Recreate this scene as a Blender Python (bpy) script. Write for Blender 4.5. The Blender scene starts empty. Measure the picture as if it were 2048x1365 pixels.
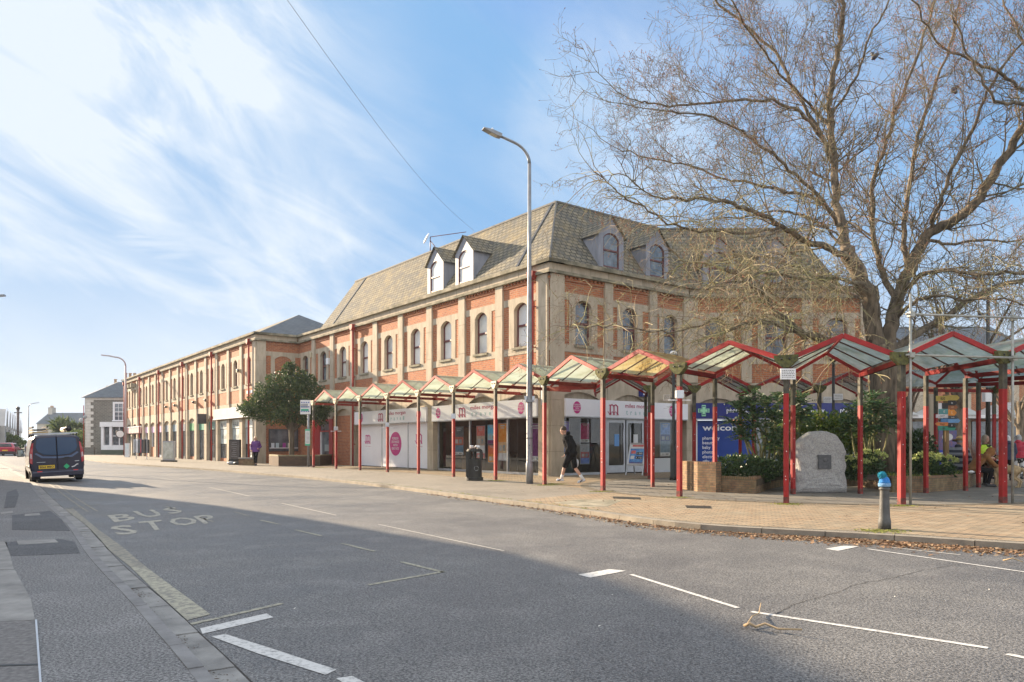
import bpy, bmesh, math, random
from math import sin, cos, pi, radians, sqrt, atan2
from mathutils import Vector, Matrix, noise
V = Vector
RN = random.Random(11)
SC = bpy.context.scene
COL = SC.collection
F, HZ, HC, ZR = 1480.0, 888.0, 1.25, -0.08     # lens in px of a 2048 wide frame, horizon row, eye height, road level

def G(px, py, z=0.0):
    "point of the level ground seen at a pixel"
    Y = F * (HC - z) / (py - HZ)
    return V(((px - 1024) / F * Y, Y, z))
def GR(px, py, dz=0.0): return G(px, py, ZR + dz)
def PX(px, Y, py): return V(((px - 1024) / F * Y, Y, HC + (HZ - py) * Y / F))

# ------------------------------------------------------------------ materials
MATS = {}
def _nt(name):
    m = bpy.data.materials.new(name); m.use_nodes = True
    nt = m.node_tree; b = nt.nodes['Principled BSDF']
    return m, nt, b
def col4(c): return (c[0], c[1], c[2], 1.0)
def mat(name, c1, c2=None, scale=4.0, rough=.7, metal=0.0, bump=0.0, bscale=None, spec=.5, island=0.0, coord='Object', lo=.35, hi=.65, stretch=None, emis=0, coat=0):
    if name in MATS: return MATS[name]
    m, nt, b = _nt(name); N = nt.nodes; L = nt.links
    b.inputs['Roughness'].default_value = rough; b.inputs['Metallic'].default_value = metal
    b.inputs['Specular IOR Level'].default_value = spec
    b.inputs['Base Color'].default_value = col4(c1)
    if coat: b.inputs['Coat Weight'].default_value = coat
    if emis:
        b.inputs['Emission Color'].default_value = col4(c1); b.inputs['Emission Strength'].default_value = emis
    tc = N.new('ShaderNodeTexCoord'); src = tc.outputs[coord]
    if stretch:
        mp = N.new('ShaderNodeMapping'); mp.inputs['Scale'].default_value = stretch
        L.new(src, mp.inputs['Vector']); src = mp.outputs['Vector']
    if c2:
        nz = N.new('ShaderNodeTexNoise'); nz.inputs['Scale'].default_value = scale; nz.inputs['Detail'].default_value = 6; nz.inputs['Roughness'].default_value = .6
        L.new(src, nz.inputs['Vector'])
        mr = N.new('ShaderNodeMapRange'); mr.inputs['From Min'].default_value = lo; mr.inputs['From Max'].default_value = hi
        L.new(nz.outputs['Fac'], mr.inputs['Value']); fac = mr.outputs['Result']
        mx = N.new('ShaderNodeMix'); mx.data_type = 'RGBA'
        mx.inputs['A'].default_value = col4(c1); mx.inputs['B'].default_value = col4(c2)
        if island:
            g = N.new('ShaderNodeNewGeometry'); mm = N.new('ShaderNodeMix'); mm.data_type = 'FLOAT'
            mm.inputs['Factor'].default_value = island
            L.new(fac, mm.inputs['A']); L.new(g.outputs['Random Per Island'], mm.inputs['B']); fac = mm.outputs['Result']
        L.new(fac, mx.inputs['Factor']); L.new(mx.outputs['Result'], b.inputs['Base Color'])
    if bump:
        n2 = N.new('ShaderNodeTexNoise'); n2.inputs['Scale'].default_value = bscale or scale * 6; n2.inputs['Detail'].default_value = 4
        L.new(src, n2.inputs['Vector'])
        bp = N.new('ShaderNodeBump'); bp.inputs['Strength'].default_value = bump; bp.inputs['Distance'].default_value = .02
        L.new(n2.outputs['Fac'], bp.inputs['Height']); L.new(bp.outputs['Normal'], b.inputs['Normal'])
    MATS[name] = m; return m

def brick_mat(name, ca, cb, mortar, bw=.25, rh=.085, ms=.012, stain=(.1,.08,.05), samt=.35, sscale=.6, bump=.5, rough=.85, freq=.5, off=.5, coord='UV', soft=.1, samt2=0, stain2=(.3,.3,.2)):
    if name in MATS: return MATS[name]
    m, nt, b = _nt(name); N = nt.nodes; L = nt.links
    b.inputs['Roughness'].default_value = rough; b.inputs['Specular IOR Level'].default_value = .3
    tc = N.new('ShaderNodeTexCoord')
    br = N.new('ShaderNodeTexBrick'); br.inputs['Scale'].default_value = 1
    br.offset = off; br.inputs['Brick Width'].default_value = bw; br.inputs['Row Height'].default_value = rh
    br.inputs['Mortar Size'].default_value = ms; br.inputs['Mortar Smooth'].default_value = soft
    br.inputs['Color1'].default_value = col4(ca); br.inputs['Color2'].default_value = col4(cb); br.inputs['Mortar'].default_value = col4(mortar)
    L.new(tc.outputs[coord], br.inputs['Vector'])
    nz = N.new('ShaderNodeTexNoise'); nz.inputs['Scale'].default_value = sscale; nz.inputs['Detail'].default_value = 7; nz.inputs['Roughness'].default_value = .65
    L.new(tc.outputs['Object'], nz.inputs['Vector'])
    mr = N.new('ShaderNodeMapRange'); mr.inputs['From Min'].default_value = .42; mr.inputs['From Max'].default_value = .72; mr.inputs['To Max'].default_value = samt
    L.new(nz.outputs['Fac'], mr.inputs['Value'])
    mx = N.new('ShaderNodeMix'); mx.data_type = 'RGBA'; mx.inputs['B'].default_value = col4(stain)
    L.new(mr.outputs['Result'], mx.inputs['Factor']); L.new(br.outputs['Color'], mx.inputs['A'])
    out = mx.outputs['Result']
    if samt2:
        n3 = N.new('ShaderNodeTexNoise'); n3.inputs['Scale'].default_value = sscale * 5.3; n3.inputs['Detail'].default_value = 6
        L.new(tc.outputs['Object'], n3.inputs['Vector'])
        m3 = N.new('ShaderNodeMapRange'); m3.inputs['From Min'].default_value = .45; m3.inputs['From Max'].default_value = .65; m3.inputs['To Max'].default_value = samt2
        L.new(n3.outputs['Fac'], m3.inputs['Value'])
        x3 = N.new('ShaderNodeMix'); x3.data_type = 'RGBA'; x3.inputs['B'].default_value = col4(stain2)
        L.new(m3.outputs['Result'], x3.inputs['Factor']); L.new(out, x3.inputs['A']); out = x3.outputs['Result']
    L.new(out, b.inputs['Base Color'])
    bp = N.new('ShaderNodeBump'); bp.inputs['Strength'].default_value = bump; bp.inputs['Distance'].default_value = .015; bp.invert = True
    L.new(br.outputs['Fac'], bp.inputs['Height']); L.new(bp.outputs['Normal'], b.inputs['Normal'])
    MATS[name] = m; return m

BRICK = brick_mat('brick', (.46,.15,.055), (.30,.085,.04), (.36,.25,.17), samt=.4, stain=(.25,.10,.06), sscale=1.4, samt2=.3, stain2=(.56,.25,.12))
CONC = mat('concrete', (.50,.425,.325), (.33,.28,.21), scale=1.5, rough=.9, bump=.25, bscale=30, spec=.25, lo=.36, hi=.72, stretch=(2.6,2.6,.7))
CONCD = mat('weathered_concrete', (.36,.32,.24), (.15,.14,.10), scale=2.2, rough=.95, bump=.3, bscale=30, spec=.2)
ROOF = brick_mat('stone_roof_tiles', (.225,.20,.145), (.135,.125,.10), (.03,.03,.025), bw=.30, rh=.22, ms=.024, stain=(.33,.25,.12), samt=.5, sscale=.6, bump=1.0, samt2=.75, stain2=(.095,.095,.09), rough=.9)
SLATE = brick_mat('slate', (.13,.15,.17), (.10,.115,.13), (.04,.04,.045), bw=.3, rh=.2, ms=.01, stain=(.2,.2,.19), samt=.3, sscale=.5, bump=.4)
LEAD = mat('lead', (.27,.28,.32), (.19,.20,.235), scale=2.5, rough=.6, bump=.1, stretch=(2,2,.5))
REDM = mat('red_painted_steel', (.33,.018,.018), (.17,.016,.015), scale=3.2, rough=.55, bump=.08, lo=.42, hi=.72, spec=.3)
REDF = mat('faded_red_steel', (.38,.085,.06), (.25,.03,.027), scale=3, rough=.7, spec=.25)
REDD = mat('red_door_paint', (.45,.03,.035), (.36,.03,.03), scale=3, rough=.4)
BLKM = mat('black_painted_steel', (.012,.012,.012), (.03,.03,.025), scale=3, rough=.5)
MOSS = mat('mossy_timber', (.13,.13,.04), (.05,.05,.025), scale=14, rough=.95, bump=.4)
CREAM = mat('cream_steel', (.55,.45,.30), (.35,.32,.22), scale=6, rough=.6)
PIPE = mat('red_downpipe', (.33,.045,.035), (.25,.035,.03), scale=3, rough=.65, spec=.25)
WFR = mat('dark_red_frame', (.14,.03,.03), (.10,.03,.03), scale=5, rough=.5)
WHITE = mat('white_paint', (.78,.79,.80), (.70,.71,.73), scale=2, rough=.45)
ALU = mat('aluminium', (.55,.57,.60), (.45,.47,.5), scale=3, rough=.35, metal=.6)
GREY = mat('grey_paint', (.34,.35,.36), (.25,.26,.27), scale=6, rough=.55)
STEELG = mat('galvanised_steel', (.27,.28,.29), (.19,.20,.215), scale=5, rough=.45, metal=.4)
ASPH = None

def glossy_pane(name, c1, c2, scale=1.0, rough=.06, spec=1.0):
    return mat(name, c1, c2, scale=scale, rough=rough, spec=spec)
PANE_L = glossy_pane('pane_with_blind', (.70,.69,.66), (.56,.56,.55), 1.0, .15, .5)
PANE_M = glossy_pane('pane_with_cream_blind', (.62,.60,.54), (.40,.41,.42), 1.6, .12, .6)
PANE_D = glossy_pane('dark_pane', (.05,.06,.07), (.16,.18,.2), 1.5)
PANE_F = glossy_pane('pane_reflecting', (.16,.19,.22), (.05,.06,.07), 2.5)

def glass_mat(name, tint=(.75,.8,.8), refl=.12, rough=.02):
    if name in MATS: return MATS[name]
    m = bpy.data.materials.new(name); m.use_nodes = True; nt = m.node_tree; N = nt.nodes; L = nt.links
    N.remove(N['Principled BSDF']); out = N['Material Output']
    t = N.new('ShaderNodeBsdfTransparent'); t.inputs['Color'].default_value = col4(tint)
    g = N.new('ShaderNodeBsdfGlossy'); g.inputs['Roughness'].default_value = rough; g.inputs['Color'].default_value = (.9,.9,.9,1)
    lw = N.new('ShaderNodeFresnel'); lw.inputs['IOR'].default_value = 1.5
    a = N.new('ShaderNodeMath'); a.operation = 'ADD'; a.inputs[1].default_value = refl; a.use_clamp = True
    mx = N.new('ShaderNodeMixShader')
    L.new(lw.outputs['Fac'], a.inputs[0]); L.new(a.outputs[0], mx.inputs['Fac']); L.new(t.outputs[0], mx.inputs[1]); L.new(g.outputs[0], mx.inputs[2])
    L.new(mx.outputs[0], out.inputs['Surface']); MATS[name] = m; return m
GLASS = glass_mat('shop_glass', (.86,.90,.90), .03)

def roofglass_mat(name, c1, c2, tr=.55, scale=1.2):
    if name in MATS: return MATS[name]
    m, nt, b = _nt(name); N = nt.nodes; L = nt.links; out = N['Material Output']
    tc = N.new('ShaderNodeTexCoord')
    nz = N.new('ShaderNodeTexNoise'); nz.inputs['Scale'].default_value = scale; nz.inputs['Detail'].default_value = 8; nz.inputs['Roughness'].default_value = .7
    L.new(tc.outputs['Object'], nz.inputs['Vector'])
    mr = N.new('ShaderNodeMapRange'); mr.inputs['From Min'].default_value = .4; mr.inputs['From Max'].default_value = .66
    L.new(nz.outputs['Fac'], mr.inputs['Value'])
    mx = N.new('ShaderNodeMix'); mx.data_type = 'RGBA'; mx.inputs['A'].default_value = col4(c1); mx.inputs['B'].default_value = col4(c2)
    L.new(mr.outputs['Result'], mx.inputs['Factor'])
    L.new(mx.outputs['Result'], b.inputs['Base Color']); b.inputs['Roughness'].default_value = .25
    t = N.new('ShaderNodeBsdfTranslucent'); L.new(mx.outputs['Result'], t.inputs['Color'])
    tp = N.new('ShaderNodeBsdfTransparent'); tp.inputs['Color'].default_value = (.85,.9,.85,1)
    a = N.new('ShaderNodeMixShader'); a.inputs['Fac'].default_value = tr
    c = N.new('ShaderNodeMixShader'); c.inputs['Fac'].default_value = .28
    L.new(b.outputs[0], a.inputs[1]); L.new(t.outputs[0], a.inputs[2]); L.new(a.outputs[0], c.inputs[1]); L.new(tp.outputs[0], c.inputs[2])
    L.new(c.outputs[0], out.inputs['Surface']); MATS[name] = m; return m
RG_A = roofglass_mat('weathered_roof_glass', (.58,.66,.56), (.38,.42,.30))
RG_Y = roofglass_mat('yellowed_roof_glass', (.62,.56,.32), (.45,.33,.12), .6, 1.6)
RG_B = roofglass_mat('bluish_roof_glass', (.45,.55,.55), (.22,.30,.24), .5)
RG_D = roofglass_mat('sooty_roof_glass', (.16,.17,.17), (.09,.10,.09), .3)

def leafmat(name, c1, c2, c3=None, rough=.45, tr=.25):
    if name in MATS: return MATS[name]
    m, nt, b = _nt(name); N = nt.nodes; L = nt.links; out = N['Material Output']
    g = N.new('ShaderNodeNewGeometry'); r = N.new('ShaderNodeValToRGB')
    L.new(g.outputs['Random Per Island'], r.inputs['Fac'])
    e = r.color_ramp.elements; e[0].color = col4(c1); e[1].color = col4(c2)
    if c3:
        x = e.new(.8); x.color = col4(c2); e[-1].color = col4(c3)
    L.new(r.outputs['Color'], b.inputs['Base Color']); b.inputs['Roughness'].default_value = rough
    t = N.new('ShaderNodeBsdfTranslucent'); L.new(r.outputs['Color'], t.inputs['Color'])
    a = N.new('ShaderNodeMixShader'); a.inputs['Fac'].default_value = tr
    L.new(b.outputs[0], a.inputs[1]); L.new(t.outputs[0], a.inputs[2]); L.new(a.outputs[0], out.inputs['Surface'])
    MATS[name] = m; return m

# ------------------------------------------------------------------ mesh builder
WM = {}          # world matrix of every object that can be a parent
class MB:
    def __init__(s): s.v = []; s.f = []; s.mi = []; s.mats = []; s.uv = {}; s.sm = []
    def m(s, mt):
        if mt not in s.mats: s.mats.append(mt)
        return s.mats.index(mt)
    def add(s, vs, fs, mt, smooth=False, uvs=None):
        o = len(s.v); s.v.extend([tuple(v) for v in vs]); k = s.m(mt)
        for i, f in enumerate(fs):
            if uvs: s.uv[len(s.f)] = uvs[i]
            s.f.append(tuple(o + j for j in f)); s.mi.append(k); s.sm.append(smooth)
        return s
    def box(s, x0, x1, y0, y1, z0, z1, mt):
        if x0 > x1: x0, x1 = x1, x0
        if y0 > y1: y0, y1 = y1, y0
        if z0 > z1: z0, z1 = z1, z0
        vs = [(x0,y0,z0),(x1,y0,z0),(x1,y1,z0),(x0,y1,z0),(x0,y0,z1),(x1,y0,z1),(x1,y1,z1),(x0,y1,z1)]
        return s.add(vs, [(0,3,2,1),(4,5,6,7),(0,1,5,4),(1,2,6,5),(2,3,7,6),(3,0,4,7)], mt)
    def prism(s, pts, y0, y1, mt):
        "polygon in x,z pushed along y"
        n = len(pts); vs = [(p[0], y0, p[1]) for p in pts] + [(p[0], y1, p[1]) for p in pts]
        fs = [tuple(range(n)), tuple(range(2*n-1, n-1, -1))] + [(i, i+n, (i+1) % n + n, (i+1) % n) for i in range(n)]
        return s.add(vs, fs, mt)
    def slab(s, pts, z0, z1, mt):
        n = len(pts); vs = [(p[0], p[1], z0) for p in pts] + [(p[0], p[1], z1) for p in pts]
        a = sum(pts[i][0]*pts[(i+1)%n][1]-pts[(i+1)%n][0]*pts[i][1] for i in range(n))
        fs = [tuple(range(n-1,-1,-1)), tuple(range(n, 2*n))] + [(i, (i+1) % n, (i+1) % n + n, i+n) for i in range(n)]
        if a < 0: fs = [tuple(reversed(f)) for f in fs]
        return s.add(vs, fs, mt)
    def quad(s, a, b, c, d, mt):
        "a->b is the eaves line; uv laid in metres along it"
        a, b, c, d = V(a), V(b), V(c), V(d); u = (b-a).normalized(); w = (d-a) - u*(d-a).dot(u); w.normalize()
        uv = [((p-a).dot(u), (p-a).dot(w)) for p in (a,b,c,d)]
        return s.add([a,b,c,d], [(0,1,2,3)], mt, uvs=[uv])
    def beam(s, a, b, w, h, mt, up=(0,0,1)):
        a, b = V(a), V(b); d = (b-a).normalized(); up = V(up)
        sd = d.cross(up)
        if sd.length < 1e-4: sd = d.cross(V((1,0,0)))
        sd.normalize(); u = sd.cross(d).normalized(); sd = sd*w/2; u = u*h/2
        vs = [a-sd-u, a+sd-u, a+sd+u, a-sd+u, b-sd-u, b+sd-u, b+sd+u, b-sd+u]
        return s.add(vs, [(0,1,2,3),(7,6,5,4),(0,4,5,1),(1,5,6,2),(2,6,7,3),(3,7,4,0)], mt)
    def tube(s, pts, rs, n, mt, caps=True, smooth=True):
        pts = [V(p) for p in pts]
        if not hasattr(rs, '__len__'): rs = [rs]*len(pts)
        o = len(s.v); vs = []; prev = None
        for i, p in enumerate(pts):
            d = (pts[min(i+1, len(pts)-1)] - pts[max(i-1, 0)]); d.normalize()
            a = prev if prev is not None else (V((0,0,1)) if abs(d.z) < .9 else V((1,0,0)))
            a = (a - d*a.dot(d)); 
            if a.length < 1e-4: a = d.orthogonal()
            a.normalize(); prev = a; b = d.cross(a)
            for k in range(n):
                t = 2*pi*k/n; vs.append(p + (a*cos(t) + b*sin(t))*rs[i])
        fs = []
        for i in range(len(pts)-1):
            for k in range(n):
                k2 = (k+1) % n; fs.append((i*n+k, i*n+k2, (i+1)*n+k2, (i+1)*n+k))
        if caps: fs.append(tuple(range(n-1, -1, -1))); fs.append(tuple((len(pts)-1)*n+k for k in range(n)))
        return s.add(vs, fs, mt, smooth)
    def lathe(s, prof, c, n, mt, smooth=True):
        "prof = (radius, z) list round a vertical axis at c"
        vs = []; 
        for r, z in prof:
            for k in range(n):
                t = 2*pi*k/n; vs.append((c[0]+r*cos(t), c[1]+r*sin(t), c[2]+z))
        fs = [(i*n+k, i*n+(k+1)%n, (i+1)*n+(k+1)%n, (i+1)*n+k) for i in range(len(prof)-1) for k in range(n)]
        fs.append(tuple(range(n-1,-1,-1))); fs.append(tuple((len(prof)-1)*n+k for k in range(n)))
        return s.add(vs, fs, mt, smooth)
    def ball(s, c, r, mt, seg=10, rings=7, jit=0.0, R=None, rot=None):
        if not hasattr(r, '__len__'): r = (r,r,r)
        vs = []; R = R or RN
        for i in range(rings+1):
            ph = pi*i/rings
            for k in range(seg):
                t = 2*pi*k/seg; j = 1 + (R.random()-.5)*jit
                p = V((r[0]*sin(ph)*cos(t)*j, r[1]*sin(ph)*sin(t)*j, r[2]*cos(ph)*j))
                if rot: p = rot @ p
                vs.append(p + V(c))
        fs = [(i*seg+k, (i+1)*seg+k, (i+1)*seg+(k+1)%seg, i*seg+(k+1)%seg) for i in range(rings) for k in range(seg)]
        return s.add(vs, fs, mt, True)
    def loft(s, rings, n, mt):
        "rings = (centre, rx, ry[, yaw]) horizontal ellipses"
        vs = []
        for q in rings:
            c, rx, ry = q[:3]; yw = q[3] if len(q) > 3 else 0
            for k in range(n):
                t = 2*pi*k/n; x, y = rx*cos(t), ry*sin(t)
                vs.append((c[0]+x*cos(yw)-y*sin(yw), c[1]+x*sin(yw)+y*cos(yw), c[2]))
        fs = [(i*n+k, i*n+(k+1)%n, (i+1)*n+(k+1)%n, (i+1)*n+k) for i in range(len(rings)-1) for k in range(n)]
        fs.append(tuple(range(n-1,-1,-1))); fs.append(tuple((len(rings)-1)*n+k for k in range(n)))
        return s.add(vs, fs, mt, True)
    def ribbon(s, pts, w, y0, y1, mt):
        "flat stroke in the x,z plane"
        n = len(pts); L = []; Rr = []
        for i, p in enumerate(pts):
            a = pts[max(i-1,0)]; b = pts[min(i+1,n-1)]; dx, dz = b[0]-a[0], b[1]-a[1]; l = sqrt(dx*dx+dz*dz) or 1
            ww = (w[i] if hasattr(w,'__len__') else w)/2
            L.append((p[0]-dz/l*ww, p[1]+dx/l*ww)); Rr.append((p[0]+dz/l*ww, p[1]-dx/l*ww))
        for i in range(n-1): s.prism([L[i], Rr[i], Rr[i+1], L[i+1]], y0, y1, mt)
        return s
    def mesh(s, name, uv=True):
        me = bpy.data.meshes.new(name); me.from_pydata(s.v, [], s.f)
        for mt in s.mats: me.materials.append(mt)
        if s.f:
            me.polygons.foreach_set('material_index', s.mi)
            me.polygons.foreach_set('use_smooth', s.sm)
            if uv:
                lay = me.uv_layers.new(name='UVMap'); data = [0.0]*(2*len(me.loops)); vs = s.v
                for p in me.polygons:
                    if p.index in s.uv:
                        for j, li in enumerate(p.loop_indices): data[2*li], data[2*li+1] = s.uv[p.index][j]
                    else:
                        nx, ny, nz = [abs(t) for t in p.normal]
                        a, b = (0, 1) if nz >= nx and nz >= ny else ((1, 2) if nx > ny else (0, 2))
                        for li in p.loop_indices:
                            v = vs[me.loops[li].vertex_index]; data[2*li] = v[a]; data[2*li+1] = v[b]
                lay.data.foreach_set('uv', data)
        me.update(); return me
    def build(s, name, parent=None, M=None, uv=True, bevel=0, label=None, kind=None):
        o = bpy.data.objects.new(name, s.mesh(name, uv)); place(o, parent, M or (WM[parent] if parent else Matrix()))
        if bevel:
            md = o.modifiers.new('bevel', 'BEVEL'); md.width = bevel; md.segments = 2; md.limit_method = 'ANGLE'
        if label: o['label'] = label
        if kind: o['kind'] = kind
        return o
def place(o, parent, M):
    COL.objects.link(o); M = M.copy()
    WM[o] = M
    if parent: o.parent = parent; o.matrix_basis = WM[parent].inverted() @ M
    else: o.matrix_basis = M
def frame(o, rz=0.0): return Matrix.Translation(V((o[0], o[1], o[2] if len(o) > 2 else 0))) @ Matrix.Rotation(rz, 4, 'Z')
def tag(o, label, cat, group=None):
    o['label'] = label; o['category'] = cat
    if group: o['group'] = group
    return o
def thing(name, label, cat, loc=(0,0,0), rz=0.0, group=None, M=None):
    o = bpy.data.objects.new(name, None); o.empty_display_size = .3
    place(o, None, M or frame(loc, rz)); return tag(o, label, cat, group)
def struct(mb, name, M=None, uv=True): return mb.build(name, None, M, uv, kind='structure')
ID = Matrix()
def copy_tree(o, M=None, label=None):
    c = o.copy(); COL.objects.link(c)
    if M is not None: c.matrix_basis = M; WM[c] = M
    if label: c['label'] = label
    for ch in list(o.children):
        d = ch.copy(); COL.objects.link(d); d.parent = c
        for g in list(ch.children):
            e = g.copy(); COL.objects.link(e); e.parent = d
    return c

# lettering: the built-in font turned into polygons
TX = {}
def glyphs(st, bold=.0):
    k = (st, bold)
    if k in TX: return TX[k]
    cu = bpy.data.curves.new('lettering', 'FONT'); cu.body = st; cu.size = 1; cu.resolution_u = 2; cu.offset = bold
    ob = bpy.data.objects.new('lettering', cu); COL.objects.link(ob)
    bpy.context.view_layer.update()
    dg = bpy.context.evaluated_depsgraph_get(); me = bpy.data.meshes.new_from_object(ob.evaluated_get(dg))
    vs = [(v.co.x, v.co.y) for v in me.vertices]; fs = [tuple(p.vertices) for p in me.polygons]
    bpy.data.objects.remove(ob); bpy.data.curves.remove(cu); bpy.data.meshes.remove(me)
    x0 = min(v[0] for v in vs); x1 = max(v[0] for v in vs); y0 = min(v[1] for v in vs); y1 = max(v[1] for v in vs)
    TX[k] = (vs, fs, x0, x1, y0, y1); return TX[k]
def text(mb, st, x0, x1, z0, z1, y, mt, bold=.0):
    "lettering fitted to the rectangle x0..x1, z0..z1 on a wall (x right, z up)"
    vs, fs, a, b, c, d = glyphs(st, bold); sx = (x1-x0)/(b-a); sz = (z1-z0)/(d-c)
    mb.add([(x0+(v[0]-a)*sx, y, z0+(v[1]-c)*sz) for v in vs], fs, mt)
def textc(mb, st, cx, cz, h, y, mt, bold=.0, wmax=None, sx=1.0):
    vs, fs, a, b, c, d = glyphs(st, bold); s = h/.72; w = (b-a)*s*sx
    if wmax and w > wmax: w = wmax
    k = w/(b-a); mb.add([(cx-w/2+(v[0]-a)*k, y, cz-h/2+v[1]*s) for v in vs], fs, mt)

def arch(c, hw, zs, zc, n=10):
    "points of a segmental arch from right springing to left"
    h = zc - zs; r = (hw*hw + h*h)/(2*h); z0 = zc - r; a = math.asin(min(1, hw/r))
    return [(c + r*sin(a - 2*a*i/n), z0 + r*cos(a - 2*a*i/n)) for i in range(n+1)]

def remesh(mb, name, parent, M, mt, vox=.014, sm=3, label=None):
    me = mb.mesh(name, False); o = bpy.data.objects.new('tmp', me); COL.objects.link(o)
    md = o.modifiers.new('r', 'REMESH'); md.mode = 'VOXEL'; md.voxel_size = vox; md.use_smooth_shade = True
    if sm:
        m2 = o.modifiers.new('s', 'SMOOTH'); m2.iterations = sm; m2.factor = .5
    bpy.context.view_layer.update()
    dg = bpy.context.evaluated_depsgraph_get(); m3 = bpy.data.meshes.new_from_object(o.evaluated_get(dg)); m3.name = name
    bpy.data.objects.remove(o); bpy.data.meshes.remove(me)
    m3.materials.clear(); m3.materials.append(mt)
    for p in m3.polygons: p.use_smooth = True; p.material_index = 0
    q = bpy.data.objects.new(name, m3); place(q, parent, M)
    if label: q['label'] = label
    return q
# ------------------------------------------------------------------ the brick shop building
D1 = V((-.6065, .7951)); D2 = V((.7951, .6065))
AL, AR = atan2(-.7951, .6065), atan2(.6065, .7951)
C0 = V((1.4615, 28.4615)); B0 = V((-16.2156, 47.0201)); IC = V((-13.99, 48.718)); E0 = V((8.0, 33.45))
ML = frame(C0, AL)          # local x = -s (far end is negative), y = into the building
MR = frame(C0, AR); MF = frame((0, 33.45), 0); MW = frame(B0, AL); MT = frame(B0, AR)
ZT = 7.85
def wall_bay(a, b, c, br, st, ww=.46, sw=.8, wide=True):
    "upper storey between pilaster centres a,b with a window at c"
    br.box(a, b, 0, .3, 7.18, ZT, BRICK); br.box(a, b, 0, .3, 4.0, 4.86, BRICK)
    br.box(a, c-sw, 0, .3, 5.15, 6.9, BRICK); br.box(c+sw, b, 0, .3, 5.15, 6.9, BRICK)
    head = [(a,7.18),(b,7.18),(b,6.9),(c+sw,6.9),(c+sw,6.7)] + arch(c, ww, 6.7, 6.95) + [(c-sw,6.7),(c-sw,6.9),(a,6.9)]
    st.prism(head, -.02, .3, CONC)
    st.box(c-sw, c-ww, -.02, .3, 5.15, 6.7, CONC); st.box(c+ww, c+sw, -.02, .3, 5.15, 6.7, CONC)
    st.box(a, b, -.02, .3, 4.86, 5.15, CONC); st.box(c-ww-.07, c+ww+.07, -.09, -.021, 5.06, 5.16, CONCD)
def window(bld, M, c, pane, ww=.46, z0=5.15, zs=6.7, zc=6.95, y=.15, fr=WFR, mid=None):
    f = MB(); t = .055; mid = mid or (z0+zc)/2
    f.box(c-ww, c-ww+t, y, y+.07, z0, zs, fr); f.box(c+ww-t, c+ww, y, y+.07, z0, zs, fr)
    f.box(c-ww+t, c+ww-t, y, y+.07, z0, z0+t*1.3, fr); f.box(c-ww+t, c+ww-t, y-.02, y+.07, mid-.04, mid+.04, fr)
    o = arch(c, ww, zs, zc); i = arch(c, ww-t, zs, zc-t)
    for k in range(len(o)-1): f.prism([o[k], o[k+1], i[k+1], i[k]], y, y+.07, fr)
    w = f.build('window', bld, M)
    p = MB(); p.prism([(c-ww+.01, z0+.01), (c+ww-.01, z0+.01), (c+ww-.01, zs)] + arch(c, ww-.01, zs, zc-.01)[1:-1] + [(c-ww+.01, zs)], y+.045, y+.06, pane)
    p.build('pane', w, M)
def pilaster(bld, M, x, w=.5, z0=4.0, z1=ZT, y=-.1):
    p = MB(); n = max(1, round((z1-z0)/1.3)); h = (z1-z0)/n
    for i in range(n): p.box(x-w/2, x+w/2, y, 0, z0+i*h+.006, z0+(i+1)*h-.006, CONC)
    p.box(x-w/2+.01, x+w/2-.01, y+.012, 0, z0, z1, CONCD)
    p.build('pilaster', bld, M)
def pillar(bld, M, x0, x1, y0=-.08, y1=.45, z1=4.0):
    p = MB(); zz = [0, .95, 1.95, 2.95, z1]
    for i in range(4): p.box(x0, x1, y0, y1, zz[i]+.006, zz[i+1]-.006, CONC)
    p.box(x0+.015, x1-.015, y0+.015, y1-.02, 0, z1, CONCD); p.build('pillar', bld, M)
def arcade(bld, M, bays, x0, x1):
    "concrete storey head from 2.35 to 4.0 with a shallow arch over each bay"
    a = MB()
    for (l, r) in bays:
        c = (l+r)/2; hw = (r-l)/2-.22
        a.prism([(l,4.0),(l,2.9),(c-hw,2.9)] + arch(c, hw, 2.9, 3.3, 14)[::-1][1:-1] + [(c+hw,2.9),(r,2.9),(r,4.0)][0:], 0, .14, CONC)
        a.box(r-.012, r+.012, -.004, .02, 2.9, 4.0, CONCD)
    a.box(x0, x1, .141, .4, 2.4, 4.0, CONC)
    a.build('arcade_head', bld, M)
def cornice(bld, M, x0, x1, e0=.3, e1=.3):
    c = MB()
    c.box(x0-e0*.4, x1+e1*.4, -.14, .35, ZT, 8.2, CONC)
    c.box(x0-e0*.55, x1+e1*.55, -.2, .35, 7.82, 7.93, CONCD)
    c.box(x0-e0, x1+e1, -.3, .5, 8.2, 8.34, CONCD)
    n = int((x1-x0)/.9)
    for i in range(1, n): x = x0+(x1-x0)*i/n; c.box(x-.008, x+.008, -.146, -.14, 7.94, 8.2, CONCD)
    c.build('cornice', bld, M)
    d = MB(); n = int((x1-x0)/.22)
    for i in range(n): x = x0+.1+i*.22; d.box(x, x+.11, -.075, -.001, 7.72, 7.82, BRICK)
    d.box(x0, x1, -.045, -.002, 7.62, 7.72, BRICK)
    d.build('dentil_course', bld, M)
def downpipe(bld, M, x, z0=0.0, y=-.22):
    p = MB(); p.tube([(x, y, z0), (x, y, 7.75)], .06, 8, PIPE)
    p.prism([(x-.19,7.98),(x+.19,7.98),(x+.17,7.8),(x+.07,7.66),(x-.07,7.66),(x-.17,7.8)], y-.14, y+.1, PIPE)
    for z in (1.2, 3.1, 5, 6.6):
        if z > z0: p.box(x-.09, x+.09, y-.02, y+.12, z, z+.05, PIPE)
    p.build('downpipe', bld, M)

shop = thing('brick_building', 'two-storey red brick corner building with steep lichened mansard roof, dormers and travel shop', 'building', (C0.x, C0.y, 0))
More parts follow.
